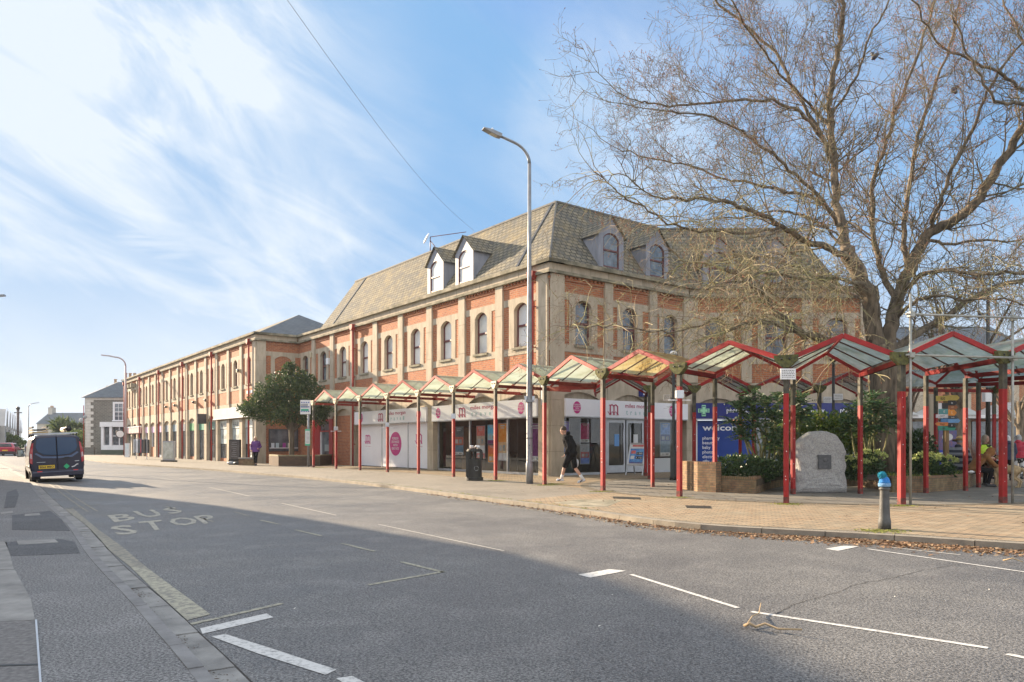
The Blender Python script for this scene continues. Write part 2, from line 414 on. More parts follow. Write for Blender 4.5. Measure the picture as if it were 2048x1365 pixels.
# --- left (street) face
pil = [.38+2.825*n for n in range(9)]
br, st = MB(), MB()
edges = [0.0] + pil[1:] + [25.48]
for i in range(9):
    a, b = edges[i], edges[i+1]; c = (pil[i] + (pil[i+1] if i < 8 else 25.9))/2
    wall_bay(-b, -a, -c, br, st); window(shop, ML, -c, (PANE_L, PANE_M, PANE_L, PANE_L, PANE_M, PANE_L, PANE_M, PANE_D, PANE_D)[i])
br.build('brick_wall', shop, ML); st.build('stone_dressing', shop, ML)
for p in pil[1:]: pilaster(shop, ML, -p)
pilaster(shop, ML, -.39, .66)
cornice(shop, ML, -25.4, 0, 0, .3)
downpipe(shop, ML, -.82, 3.1); downpipe(shop, ML, -16.95)
bays = [(-(edges[i+1]), -edges[i]) for i in range(9)]
arcade(shop, ML, bays, -25.48, 0)
for x0, x1 in ((-.62, 0), (-9.02, -8.5), (-17.6, -17.05)): pillar(shop, ML, x0, x1)
# --- right face, bend, front face
br, st = MB(), MB(); re = [0, 3.09, 5.77, 8.2]; rc = [1.74, 4.4, 6.97]
for i in range(3): wall_bay(re[i], re[i+1], rc[i], br, st, .44, .76); window(shop, MR, rc[i], PANE_F, .44)
br.build('brick_wall', shop, MR); st.build('stone_dressing', shop, MR)
for x in (3.09, 5.77, 8.0): pilaster(shop, MR, x, .46)
pilaster(shop, MR, .33, .66)
cornice(shop, MR, 0, 8.05, .3, 0)
arcade(shop, MR, [(0,3.09),(3.09,5.77),(5.77,8.2)], 0, 8.2)
pillar(shop, MR, 0, .66); pillar(shop, MR, 7.97, 8.4)
br, st = MB(), MB(); fe = [8.0, 10.58, 13.32, 16.1]; fc = [9.22, 11.93, 14.68]
for i in range(3): wall_bay(fe[i], fe[i+1], fc[i], br, st, .48, .82); window(shop, MF, fc[i], PANE_F if i > 0 else PANE_D, .48)
br.build('brick_wall', shop, MF); st.build('stone_dressing', shop, MF)
for x in (8.15, 10.58, 13.32, 15.95): pilaster(shop, MF, x, .46)
cornice(shop, MF, 8.0, 16.1, 0, .3)
arcade(shop, MF, [(8.0,10.58),(10.58,13.32),(13.32,16.1)], 8.0, 16.1)
pillar(shop, MF, 15.6, 16.1)
# body behind the faces
def off(o, d, n, a, b): return V((o.x + d.x*a + n.x*b, o.y + d.y*a + n.y*b))
body = MB()
P = [off(C0, D1, D2, .32, .32), off(C0, D1, D2, 25.4, .32), off(C0, D1, D2, 25.4, 9), V((2, 52)), V((15.8, 52)), V((15.8, 33.77)), V((7.9, 33.77))]
body.slab([(p.x-C0.x, p.y-C0.y) for p in P], 4.0, 8.3, BRICK)
body.box(15.75-C0.x, 16.1-C0.x, 33.76-C0.y, 50-C0.y, 0, 8.2, BRICK)
body.build('rear_wall', shop, frame(C0))
# roof
def W(p, z): return (p.x, p.y, z)
ZE, ZRG = 8.34, 11.63; r = 2.38
e1 = off(C0, D1, D2, -.1, -.1); e0 = off(C0, D1, D2, 21.9, -.1)
q1 = off(C0, D1, D2, r, r); q0 = off(C0, D1, D2, 22.1, r)
eb = V((8.05, 33.35)); qb = V((7.2, 35.83)); ee = V((14.85, 33.35)); qe = V((13.65, 35.83))
rf = MB()
rf.quad(W(e0,ZE), W(e1,ZE), W(q1,ZRG), W(q0,ZRG), ROOF)
rf.quad(W(e1,ZE), W(eb,ZE), W(qb,ZRG), W(q1,ZRG), ROOF)
rf.quad(W(eb,ZE), W(ee,ZE), W(qe,ZRG), W(qb,ZRG), ROOF)
k1 = V((15.0, 47)); k2 = V((13.65, 44))
rf.quad(W(ee,ZE), W(k1,ZE), W(k2,ZRG), W(qe,ZRG), ROOF)
b0 = off(C0, D1, D2, 22.0, 9.0)
roof = rf.build('roof', shop, ID)
DHIP = mat('dark_hip', (.10,.10,.10), (.16,.155,.14), scale=4, rough=.8); tp = MB(); pts = [q0, q1, qb, qe, k2, V((0, 50)), off(C0, D1, D2, 22.1, 8)]
tp.slab([(p.x, p.y) for p in pts], ZRG-.02, ZRG+.05, LEAD)
for a, b in ((q0,q1),(q1,qb),(qb,qe),(qe,k2)): tp.beam(W(a,ZRG+.02), W(b,ZRG+.02), .10, .08, DHIP)
tp.beam(W(e1,ZE), W(q1,ZRG+.02), .06, .05, DHIP); tp.beam(W(ee,ZE), W(qe,ZRG), .06, .05, DHIP)
tp.build('roof_capping', roof, ID)
gb = MB(); gb.add([W(e0,ZE), W(q0,ZRG), W(off(C0,D1,D2,22.1,8),ZRG), W(b0,ZE)], [(0,1,2,3)], ROOF); gb.build('gable_end', shop, ID)
for s_, s2 in ((2.0, 2.6), (20.0, 20.5)):        # lead gullies that run down the tiles
    g_ = MB(); a = off(C0, D1, D2, s_, -.1); b = off(C0, D1, D2, s2, r)
    g_.beam((a.x, a.y, ZE+.03), (b.x, b.y, ZRG+.03), .1, .05, mat('black_lead', (.05,.055,.06), (.09,.09,.1), rough=.5)); g_.build('gully', roof, ID)
ph = MB(); ph.box(6.9, 9.6, 40, 44, 11.6, 12.75, LEAD); ph.box(6.75, 9.75, 39.85, 44.15, 12.6, 12.8, GREY); ph.build('plant_room', shop, ID)
def dormer(M, x, pane):
    zb, ze, za = 8.42, 9.85, 10.55; hw = .72
    d = MB()
    front = [(x-hw, zb), (x-.46, zb), (x-.46, zb+1.25)] + arch(x, .46, zb+1.25, zb+1.5)[::-1][1:-1] + [(x+.46, zb+1.25), (x+.46, zb), (x+hw, zb), (x+hw, ze), (x, za), (x-hw, ze)]
    d.prism(front, .0, .1, LEAD)
    sl = (ze-ZE)*r/(ZRG-ZE); sz = (za-ZE)*r/(ZRG-ZE)
    for sgn in (-1, 1):
        d.add([(x+sgn*hw, .1, zb), (x+sgn*hw, .1, ze), (x+sgn*hw, sl+.1, ze), (x+sgn*hw, .15, zb)], [(0,1,2,3)], LEAD)
    o = d.build('dormer', shop, M)
    t = MB()
    t.quad((x-hw-.12, -.1, ze-.1), (x-hw-.12, sl+.35, ze-.1), (x, sz+.1, za+.05), (x, -.1, za+.05), ROOF)
    t.quad((x+hw+.12, sl+.35, ze-.1), (x+hw+.12, -.1, ze-.1), (x, -.1, za+.05), (x, sz+.1, za+.05), ROOF)
    t.build('dormer_roof', o, M)
    f = MB(); t_ = .05
    for a in (x-.46, x+.46-t_): f.box(a, a+t_, .03, .09, zb+.08, zb+1.25, WFR)
    f.box(x-.46, x+.46, .02, .09, zb+.05, zb+.13, WFR); f.box(x-.41, x+.41, .02, .09, zb+.74, zb+.81, WFR)
    oo = arch(x, .46, zb+1.25, zb+1.5); ii = arch(x, .41, zb+1.25, zb+1.45)
    for k in range(len(oo)-1): f.prism([oo[k], oo[k+1], ii[k+1], ii[k]], .03, .09, WFR)
    f.prism([(x-.45, zb+.1), (x+.45, zb+.1), (x+.45, zb+1.25)] + arch(x, .45, zb+1.25, zb+1.48)[1:-1] + [(x-.45, zb+1.25)], .06, .08, pane)
    f.box(x-.46, x+.46, .0, .1, zb-.05, zb+.05, LEAD)
    f.build('dormer_window', o, M)
for s_ in (8.42, 5.95): dormer(ML, -s_, PANE_L)
for x in (3.3, 6.1): dormer(MR, x, PANE_F)
for x in (9.35, 11.9): dormer(MF, x, PANE_F)
# satellite dish on the roof edge
dish = thing('satellite_dish', 'white satellite dish on a bracket at the mansard ridge', 'satellite dish', (off(C0,D1,D2,13.2,2.6).x, off(C0,D1,D2,13.2,2.6).y, ZRG))
d = MB(); c = V((-.2, -.1, .85)); q = Matrix.Rotation(radians(-62), 3, 'Y') @ Matrix.Rotation(.2, 3, 'X')
d.ball(c, (.34,.34,.06), WHITE, 16, 6, rot=q); d.build('dish', dish)
d = MB(); d.tube([(0,0,0),(0,0,.95)], .025, 6, WFR); d.tube([(0,0,.95),(2.0,-.6,1.05)], .02, 6, WFR); d.tube([(0,0,.75),(.5,-.1,.1)], .02, 6, WFR); d.build('mast', dish)

# --- shopfronts
TRED = mat('logo_wine', (.40,.02,.09), rough=.4); TTEAL = mat('logo_pale_teal', (.38,.55,.55), rough=.4)
MAG = mat('magenta_disc', (.55,.02,.22), (.5,.02,.2), rough=.4); SHUT = mat('white_vinyl', (.84,.84,.87), (.77,.77,.81), scale=.8, rough=.35)
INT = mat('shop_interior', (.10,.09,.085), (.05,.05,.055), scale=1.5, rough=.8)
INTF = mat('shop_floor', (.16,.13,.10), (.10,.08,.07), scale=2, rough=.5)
def logo_m(mb, x, z, h, y, mt):
    "serif m with a swoosh, x = left stem"
    w = h*1.05; t = h*.13; y2 = y+.01
    for sx in (0, .46*w, .92*w):
        mb.box(x+sx, x+sx+t, y, y2, z, z+h*.82, mt); mb.box(x+sx-t*.45, x+sx+t*1.45, y-.001, y2, z, z+h*.07, mt)
    mb.box(x-t*.7, x+t, y-.001, y2, z+h*.86, z+h*.94, mt)
    for a, b in ((x+t*.4, x+.46*w+t*.6), (x+.46*w+t*.4, x+.92*w+t*.6)):
        pts = [(a+(b-a)*i/8, z+h*.70+h*.24*sin(pi*(.12+.76*i/8)+.15)) for i in range(9)]
        mb.ribbon(pts, t*.85, y-.002, y2, mt)
    mb.ribbon([(x-.25*w, z+h*.33), (x-.05*w, z+h*.1), (x+.1*w, z+h*.05), (x+.3*w, z+h*.33), (x+.5*w, z+h*.08), (x+.75*w, z+h*.33), (x+.9*w, z+h*.12), (x+1.1*w, z)], t*.3, y-.004, y2, mt)
def disc(mb, cx, cz, rx, rz, y, mt): mb.prism([(cx+rx*cos(2*pi*i/24), cz+rz*sin(2*pi*i/24)) for i in range(24)], y, y+.012, mt)
def fx_words(mb, cx, cz, w, y, h):
    for i, t in enumerate(('FOREIGN', 'EXCHANGE', 'WITH', 'GREAT RATES')):
        textc(mb, t, cx, cz+h*(1.5-i)*1.35, h, y, WHITE, .01, wmax=w*(1.25 if i in (1,3) else 1.05))
def travel_fascia(M, x0, x1, discs, mx, tx0, tx1):
    b = MB(); b.box(x0, x1, -.16, -.02, 2.34, 3.02, SHUT); b.box(x0, x1, -.165, -.03, 2.30, 2.34, ALU)
    f = b.build('shop_fascia', shop, M)
    g = MB(); logo_m(g, mx, 2.43, .44, -.172, TRED); g.build('logo', f, M)
    g = MB(); text(g, 'miles morgan', tx0, tx1, 2.69, 2.92, -.166, TRED, .012); g.build('lettering', f, M); g = MB()
    w = (tx1-tx0)
    for i, ch in enumerate('travel'):
        text(g, ch, tx0+w*i/6+w*.03, tx0+w*i/6+w*.1, 2.45, 2.6 if ch not in 'tl' else 2.64, -.166, TTEAL, .02)
    g.build('lettering', f, M)
    for dx in discs:
        k = MB(); disc(k, dx, 2.68, .2, .24, -.172, MAG); fx_words(k, dx, 2.68, .3, -.175, .055); k.build('round_badge', f, M)
travel_fascia(ML, -8.49, -.63, (-7.9, -1.6), -6.1, -5.2, -3.2)
travel_fascia(ML, -16.87, -9.0, (-16.0, -9.7), -13.9, -12.95, -11.0)
travel_fascia(MR, .66, 7.95, (1.25, 6.9), 3.05, 3.95, 5.5)
def sill_frame(M, xs, x0, x1, y=.18, zt=2.33):
    f = MB(); f.box(x0, x1, y, y+.08, 0.0, .09, ALU); f.box(x0, x1, y, y+.08, zt-.05, zt, ALU)
    for x in xs: f.box(x-.04, x+.04, y-.01, y+.08, .09, zt-.05, ALU)
    return f.build('shop_window_frame', shop, M)
def pane(par, M, x0, x1, z0=.09, z1=2.28, y=.21, mt=None):
    p = MB(); p.add([(x0,y,z0),(x1,y,z0),(x1,y,z1),(x0,y,z1)], [(0,1,2,3)], mt or GLASS); p.build('glass', par, M)
fr = sill_frame(ML, (-8.45, -5.78, -2.97, -.66), -8.49, -.62)
for a, b in ((-8.41,-5.82),(-5.74,-3.01),(-2.93,-.7)): pane(fr, ML, a, b)
fr = sill_frame(MR, (.7, 3.0), .66, 3.05); pane(fr, MR, .74, 2.96)
fr = sill_frame(MR, (5.5, 7.6), 5.45, 7.7); b = MB(); b.box(5.54, 7.56, .2, .26, .09, .62, mat('pale_stall_riser', (.5,.52,.52), rough=.5)); b.build('stall_riser', shop, MR); pane(fr, MR, 5.54, 7.56, .66)
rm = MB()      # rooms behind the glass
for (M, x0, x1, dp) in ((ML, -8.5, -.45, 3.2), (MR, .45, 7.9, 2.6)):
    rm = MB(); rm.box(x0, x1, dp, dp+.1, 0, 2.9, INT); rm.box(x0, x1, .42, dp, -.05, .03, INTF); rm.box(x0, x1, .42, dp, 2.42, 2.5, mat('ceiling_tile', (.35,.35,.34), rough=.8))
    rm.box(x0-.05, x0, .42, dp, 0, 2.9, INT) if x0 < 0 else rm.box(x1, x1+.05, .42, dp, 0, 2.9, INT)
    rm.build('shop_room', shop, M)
fur = MB()
for x, w, h, c in ((-7.9,.7,2.0,(.2,.12,.07)),(-6.6,.5,1.3,(.1,.1,.12)),(-4.9,1.1,.75,(.3,.25,.2)),(-3.6,.5,1.1,(.05,.05,.06)),(-2.2,1.2,.8,(.12,.12,.13)),(-1.3,.4,1.5,(.03,.09,.09))):
    m_ = mat('furn%02d' % int(c[0]*100), c, rough=.6); fur.box(x-w/2, x+w/2, 1.4, 2.2, 0.03, h, m_)
    fur.box(x-w/2-.05, x+w/2+.05, 1.35, 2.25, h, h+.04, m_)
fur.build('counter_and_desks', shop, ML)
# doors of the travel shop
for a, b in ((3.22, 4.28), (4.36, 5.42)):
    d = MB(); y = .16
    d.box(a, a+.1, y, y+.07, .05, 2.25, ALU); d.box(b-.1, b, y, y+.07, .05, 2.25, ALU); d.box(a+.1, b-.1, y, y+.07, .05, .35, ALU); d.box(a+.1, b-.1, y, y+.07, 2.13, 2.25, ALU)
    o = d.build('door', shop, MR)
    h = MB(); hx = b-.17 if a < 4 else a+.17; h.tube([(hx, y-.07, .4), (hx, y-.07, 2.05)], .022, 8, ALU); h.build('handle', o, MR)
    g = MB(); g.add([(a+.1,y+.03,.35),(b-.1,y+.03,.35),(b-.1,y+.03,2.13),(a+.1,y+.03,2.13)], [(0,1,2,3)], GLASS); g.box(a+.45, a+.72, y+.02, y+.028, 1.15, 1.65, WHITE if a > 4 else mat('notice_blue', (.15,.35,.7), rough=.5)); g.build('glass', o, MR)
df = MB(); df.box(3.05, 3.2, .15, .25, 0, 2.33, ALU); df.box(5.44, 5.5, .15, .25, 0, 2.33, ALU); df.box(3.2, 5.44, .15, .25, 2.26, 2.33, ALU); df.build('door_frame', shop, MR)
# white roller shutters with the emblem
s = MB()
for a, b in ((-16.7,-14.12),(-14.02,-11.28),(-11.18,-9.02)): s.box(a, b, .12, .2, .04, 2.31, SHUT)
for x in (-14.07, -11.23): s.box(x-.05, x+.05, .1, .19, 0, 2.31, ALU)
sh = s.build('window_shutter', shop, ML)
for x in (-16.0, -10.4):
    g = MB(); logo_m(g, x, 1.25, .5, .105, MAG); g.build('printed_emblem', sh, ML)
    g = MB(); text(g, 'miles morgan', x-.02, x+.6, 1.08, 1.14, .117, TRED); text(g, 't r a v e l', x+.02, x+.55, .95, 1.0, .117, TTEAL); g.build('lettering', sh, ML)
g = MB(); disc(g, -12.55, 1.25, .62, .62, .105, MAG); fx_words(g, -12.55, 1.27, .62, .1, .13); g.build('round_badge', sh, ML)
# brick infill, red entrance, tail bay
b = MB(); b.box(-20.3, -17.6, .05, .35, 0, 2.9, BRICK); b.build('brick_infill', shop, ML)
b = MB(); b.box(-25.4, -23.2, .05, .35, 0, 2.9, BRICK); b.build('brick_infill', shop, ML)
d = MB(); d.box(-20.75, -20.3, .0, .12, 0, 2.75, REDD); d.box(-23.2, -22.2, .0, .12, 0, 2.75, REDD); d.box(-22.2, -20.75, .0, .12, 2.62, 2.75, REDD); d.box(-22.2, -20.75, .02, .12, 1.98, 2.06, REDD); d.box(-22.2,-20.75,.05,.12,0,.14,REDD)
o = d.build('entrance_surround', shop, ML)
g = MB(); g.box(-22.2, -20.75, .1, .11, .14, 1.98, PANE_D); g.box(-22.2, -20.75, .1, .11, 2.06, 2.62, PANE_D); g.box(-22.15, -22.0, .03, .1, .1, 1.98, WHITE); g.box(-21.6,-20.9,.09,.1,.8,1.2,mat('frosted_band', (.3,.36,.36), rough=.4)); g.build('glass_door', o, ML)
# pharmacy front
NAVY = mat('navy_fascia', (.018,.03,.20), (.014,.022,.16), rough=.35); BLUEP = mat('blue_panel', (.006,.05,.30), (.005,.035,.22), scale=.7, rough=.3)
LW = mat('letter_white', (.82,.84,.86), rough=.4); GRNL = mat('green_cross', (.35,.72,.45), rough=.4)
b = MB(); b.box(8.15, 15.57, -.18, -.02, 2.38, 3.08, NAVY); b.box(8.15,15.57,-.19,-.03,2.33,2.38,ALU)
f = b.build('shop_fascia', shop, MF)
g = MB()
for a, t in ((.25, GRNL), (.2, NAVY), (.165, GRNL)):
    dy = {.25:0, .2:-.006, .165:-.012}[a]; w = a*.36; cx, cz = 8.62, 2.74
    g.prism([(cx-w,cz-a),(cx+w,cz-a),(cx+w,cz-w),(cx+a,cz-w),(cx+a,cz+w),(cx+w,cz+w),(cx+w,cz+a),(cx-w,cz+a),(cx-w,cz+w),(cx-a,cz+w),(cx-a,cz-w),(cx-w,cz-w)], -.2+dy, -.181, t)
g.build('green_cross', f, MF)
for t_, x0_, x1_ in (('pharmacy', 9.65, 10.75), ('beauty', 13.3, 14.05), ('photo', 14.75, 15.4)): g = MB(); text(g, t_, x0_, x1_, 2.59, 2.86, -.186, LW, .015); g.build('lettering', f, MF)
b = MB(); b.box(8.38, 10.85, .05, .12, .1, 2.3, BLUEP); b.box(8.2, 8.38, .0, .12, 0, 2.33, WHITE); pn = b.build('blue_window_panel', shop, MF)
g = MB(); text(g, 'welcome', 8.62, 10.6, 1.84, 2.12, .045, LW, .02)
for i, t in enumerate(('pharmacy', 'beauty', 'baby', 'photo', 'electrical', 'gifts', 'health')):
    vs, fs, a, b_, c_, d_ = glyphs(t, .012); k = .145/.72
    g.add([(8.62+(v[0]-a)*k, .045, 1.44-i*.21+v[1]*k) for v in vs], fs, LW)
g.build('lettering', pn, MF)
b = MB(); b.box(10.85, 15.6, .1, .14, .1, 2.33, PANE_F)
for x in (10.9, 12.4, 14.0, 15.5): b.box(x-.04, x+.04, .05, .1, 0, 2.33, WHITE)
b.build('shop_window', shop, MF)
# small fittings
def fitting(M, x, z, w, h, mt, name='alarm_box', y=-.2): b = MB(); b.prism([(x-w/2,z),(x+w/2,z),(x+w/2,z+h),(x,z+h*1.12),(x-w/2,z+h)], y, -.0, mt); b.build(name, shop, M)
fitting(ML, -20.6, 6.05, .3, .35, WHITE); fitting(MR, 5.1, 3.25, .34, .3, NAVY); fitting(MR, 5.1, 3.32, .2, .2, WHITE, y=-.21); fitting(ML, -23.2, 6.7, .22, .3, CREAM)
b = MB(); b.box(-.35, -.2, -.16, -.08, 2.75, 3.55, ALU); b.build('conduit_box', shop, ML)

# ------------------------------------------------------------------ the long wing
wing = thing('brick_wing', 'long two-storey brick range with close stone piers and red downpipes running down the street', 'building', (B0.x, B0.y, 0))
br, st = MB(), MB(); we = [0] + [.15+2.84*n for n in range(1, 16)]; we[-1] = 43.3
for i in range(15):
    a, b = we[i], we[i+1]; c = 1.53+2.835*i
    wall_bay(-b, -a, -c, br, st, .42, .74); window(wing, MW, -c, PANE_D, .42)
br.build('brick_wall', wing, MW); st.build('stone_dressing', wing, MW)
for p in we[1:-1]: pilaster(wing, MW, -p, .48)
pilaster(wing, MW, -.3, .6); pilaster(wing, MW, -43.05, .5)
cornice(wing, MW, -43.3, 0, .1, .3)
for s_ in (.93, 9.4, 17.9, 26.5, 35.0, 43.2): downpipe(wing, MW, -s_)
arcade(wing, MW, [(-we[i+1], -we[i]) for i in range(15)], -43.3, 0)
for p in we[1:-1]: pillar(wing, MW, -p-.3, -p+.3)
pillar(wing, MW, -.6, 0); pillar(wing, MW, -43.3, -42.8)
DKF = mat('dark_shop_frame', (.05,.05,.055), (.07,.07,.075), rough=.4)
SG = {0:(.55,.62,.60), 1:(.55,.62,.60), 2:(.55,.62,.60), 3:(.02,.14,.12), 4:(.03,.22,.14), 5:(.05,.26,.09), 6:(.10,.12,.16), 7:(.2,.28,.34), 8:(.2,.25,.3), 9:(.66,.45,.62), 10:(.66,.45,.62), 11:(.66,.45,.62), 12:(.7,.25,.25), 13:(.7,.22,.22), 14:(.7,.3,.3)}
for i in range(15):
    a, b = we[i]+.3, we[i+1]-.3; b_ = MB(); light = i in (9,10,11); fm = WHITE if light else DKF
    b_.box(-b, -a, .2, .24, .1, 2.9, PANE_D if i % 2 else PANE_F)
    for x in (-b+.04, -(a+b)/2, -a-.04): b_.box(x-.04, x+.04, .16, .2, .1, 2.4, fm)
    b_.box(-b, -a, .14, .2, 0, .22 if i % 3 != 1 else .08, BRICK if i in (2,5,8) else fm)
    o = b_.build('shop_window', wing, MW)
    p = MB(); p.box(-b, -a, .12, .16, 2.32, 2.9, mat('signpanel%d' % i, SG[i], rough=.4))
    if i in (0, 1, 2):
        p.box(-b+.05, -a-.05, .14, .155, 1.25, 2.28, mat('frosted_vinyl', (.42,.47,.46), (.36,.41,.4), rough=.5))
    p.build('shop_sign', o, MW)
    if i in (1, 2):
        g = MB(); text(g, 'HAIR' if i == 1 else 'NAILS', -b+.25, -b+1.5, 2.42, 2.78, .113, DKF, .015); text(g, 'ideal', -b+.4, -b+1.4, 1.6, 1.95, .13, mat('script_grey', (.2,.24,.24), rough=.5)); g.build('lettering', o, MW)
    if i in (10, 11): g = MB(); g.box(-b, -a, .1, .2, 0, .95, BRICK); g.build('stall_riser', o, MW)
b = MB(); b.box(-8.6, -.6, -.3, -.09, 3.02, 3.72, mat('blank_grey_sign', (.33,.36,.37), (.26,.29,.3), scale=1, rough=.5)); b.box(-8.65,-.55,-.32,-.08,2.98,3.02,LW); b.build('shop_fascia', wing, MW)
b = MB(); b.box(-43.2, -34.6, -.2, -.1, 2.35, 2.95, mat('pink_sign', (.42,.22,.22), (.5,.40,.40), scale=3, rough=.5)); b.box(-43.2,-34.6,-.23,-.1,2.95,3.05,WHITE); b.build('shop_fascia', wing, MW)
b = MB(); disc(b, -41.6, 2.3, .45, .45, -.9, DKF); disc(b, -41.6, 2.3, .36, .36, -.91, LW); b.tube([(-41.6,-.88,2.3),(-41.6,0,2.6)], .03, 5, DKF)
M_ = MW @ Matrix.Translation((-41.6, -.88, 0)) @ Matrix.Rotation(radians(90), 4, 'Z') @ Matrix.Translation((41.6, .88, 0)); b.build('hanging_sign', wing, M_)
for x in (-37.5, -38.9, -40.3): b = MB(); b.prism([(x-.3,7.1),(x+.3,7.1),(x+.18,7.5),(x-.18,7.5)], -.6, 0, CONCD); b.build('vent_hood', wing, MW)
for x, z in ((-3.0, 6.0), (-10.8, 4.4), (-14.2, 4.4), (-20.3, 4.4), (-23.4, 4.4)): b = MB(); b.box(x-.12, x+.12, -.35, -.1, z, z+.22, CREAM); b.ball((x+.25,-.35,z+.1), .1, DKF, 8, 5); b.build('security_light', wing, MW)
b = MB(); b.box(-1.45, -.45, -.18, -.12, 4.5, 4.68, WHITE); b.build('street_name_plate', wing, MW)
b = MB(); b.box(-11.25, -11.15, -.75, -.1, 2.75, 3.5, DKF); b.build('projecting_sign', wing, MW)
# return wall toward the inner corner
br, st = MB(), MB()
br.box(.55, 2.9, 0, .3, 7.18, ZT, BRICK); br.box(.55, 2.9, 0, .3, 0, 4.86, BRICK); br.box(.55,.9,0,.3,5.15,6.9,BRICK); br.box(2.5,2.9,0,.3,5.15,6.9,BRICK)
br.prism([(1.15,5.15),(2.25,5.15),(2.25,6.7)] + arch(1.7,.55,6.7,6.92)[1:-1] + [(1.15,6.7)], .03, .3, BRICK)
st.prism([(.55,7.18),(2.9,7.18),(2.9,6.9),(2.5,6.9),(2.5,5.15),(2.25,5.15),(2.25,6.7)] + arch(1.7,.55,6.7,6.92)[1:-1] + [(1.15,6.7),(1.15,5.15),(.9,5.15),(.9,6.9),(.55,6.9)], -.02, .3, CONC)
st.box(.55, 2.9, -.02, .3, 4.86, 5.15, CONC)
br.build('brick_wall', wing, MT); st.build('stone_dressing', wing, MT)
pilaster(wing, MT, .27, .56, 0, ZT); cornice(wing, MT, 0, 2.6, .3, 0)
b = MB(); b.box(.75, 2.7, -.05, .02, .75, 2.2, DKF); b.box(.82, 2.62, -.055, 0, .82, 2.13, PANE_D); b.box(.8,2.65,-.1,-.04,.95,1.0,WHITE)
for x, c in ((1.0,(.6,.65,.7)),(1.3,(.5,.6,.65)),(1.75,(.35,.05,.3)),(2.1,(.6,.6,.55))): b.box(x-.1, x+.1, -.09, -.056, 1.0, 1.3, mat('pot%d' % int(x*10), c, rough=.5))
b.build('shop_window', wing, MT)
body = MB()
P = [off(B0, D1, D2, .32, .32), off(B0, D1, D2, 43.2, .32), off(B0, D1, D2, 43.2, 8.6), off(B0, D1, D2, .32, 8.6)]
body.slab([(p.x-B0.x, p.y-B0.y) for p in P], 0, 8.3, BRICK); body.build('rear_wall', wing, frame(B0))
rf = MB()
def hip(s0, s1, w0, w1, z0, z1, ins):
    a = off(B0,D1,D2,s0,w0); b = off(B0,D1,D2,s1,w0); c = off(B0,D1,D2,s1,w1); d = off(B0,D1,D2,s0,w1); wm = (w0+w1)/2
    p = off(B0,D1,D2,s0+ins,wm); q = off(B0,D1,D2,s1-ins,wm)
    rf.quad(W(b,z0), W(a,z0), W(p,z1), W(q,z1), ROOF); rf.quad(W(d,z0), W(c,z0), W(q,z1), W(p,z1), ROOF)
    for e, g, h in ((a,d,p),(c,b,q)):
        e, g, h = V(W(e,z0)), V(W(g,z0)), V(W(h,z1)); u = (g-e).normalized(); w = (h-e)-u*(h-e).dot(u); L_ = w.length; w.normalize()
        rf.add([e,g,h], [(0,1,2)], SLATE, uvs=[[((t-e).dot(u),(t-e).dot(w)) for t in (e,g,h)]])
hip(.1, 16.5, .1, 8.3, 8.34, 10.4, 3.6)
for s0, s1 in ((17, 24.5), (25, 33), (33.5, 41)): hip(s0, s1, .3, 8.3, 8.34, 9.25, 3.2)
rf.build('roof', wing, ID)
# ------------------------------------------------------------------ ground, road, pavements
def asphalt(name, base, var, spk, rough=.75, bump=.35):
    m, nt, b = _nt(name); N = nt.nodes; L = nt.links
    tc = N.new('ShaderNodeTexCoord'); co = tc.outputs['Object']
    def nz(sc, det, lo, hi):
        n = N.new('ShaderNodeTexNoise'); n.inputs['Scale'].default_value = sc; n.inputs['Detail'].default_value = det; n.inputs['Roughness'].default_value = .6
        L.new(co, n.inputs['Vector']); r = N.new('ShaderNodeMapRange'); r.inputs['From Min'].default_value = lo; r.inputs['From Max'].default_value = hi
        L.new(n.outputs['Fac'], r.inputs['Value']); return r.outputs['Result'], n
    def mix(fac, a, c):
        x = N.new('ShaderNodeMix'); x.data_type = 'RGBA'; L.new(fac, x.inputs['Factor'])
        if isinstance(a, tuple): x.inputs['A'].default_value = col4(a)
        else: L.new(a, x.inputs['A'])
        x.inputs['B'].default_value = col4(c); return x.outputs['Result']
    f1, _ = nz(.45, 6, .35, .7); f2, n2 = nz(60, 4, .40, .62); f3, _ = nz(110, 2, .60, .68); f4, _ = nz(1.6, 8, .5, .8)
    c = mix(f1, base, var); c = mix(f4, c, tuple(v*1.22 for v in var)); 
    d = N.new('ShaderNodeMix'); d.data_type = 'RGBA'; d.blend_type = 'MULTIPLY'; d.inputs['Factor'].default_value = .75
    cr = N.new('ShaderNodeMapRange'); cr.inputs['To Min'].default_value = .15; cr.inputs['To Max'].default_value = 1.8; L.new(f2, cr.inputs['Value'])
    L.new(c, d.inputs['A']); L.new(cr.outputs['Result'], d.inputs['B'])
    c = mix(f3, d.outputs['Result'], spk)
    L.new(c, b.inputs['Base Color'])
    rr = N.new('ShaderNodeMapRange'); rr.inputs['To Min'].default_value = rough-.12; rr.inputs['To Max'].default_value = rough+.1; L.new(f1, rr.inputs['Value']); L.new(rr.outputs['Result'], b.inputs['Roughness'])
    b.inputs['Specular IOR Level'].default_value = .4
    bp = N.new('ShaderNodeBump'); bp.inputs['Strength'].default_value = bump; bp.inputs['Distance'].default_value = .012
    L.new(n2.outputs['Fac'], bp.inputs['Height']); L.new(bp.outputs['Normal'], b.inputs['Normal'])
    MATS[name] = m; return m
ROAD = asphalt('road_asphalt', (.102,.101,.101), (.158,.153,.145), (.36,.35,.33), .6, .8)
PAVE = asphalt('footway_asphalt', (.175,.155,.125), (.235,.205,.165), (.48,.43,.34), .85, .7)
PAVN = asphalt('near_footway_asphalt', (.14,.137,.134), (.195,.19,.184), (.42,.41,.39), .75, .8)
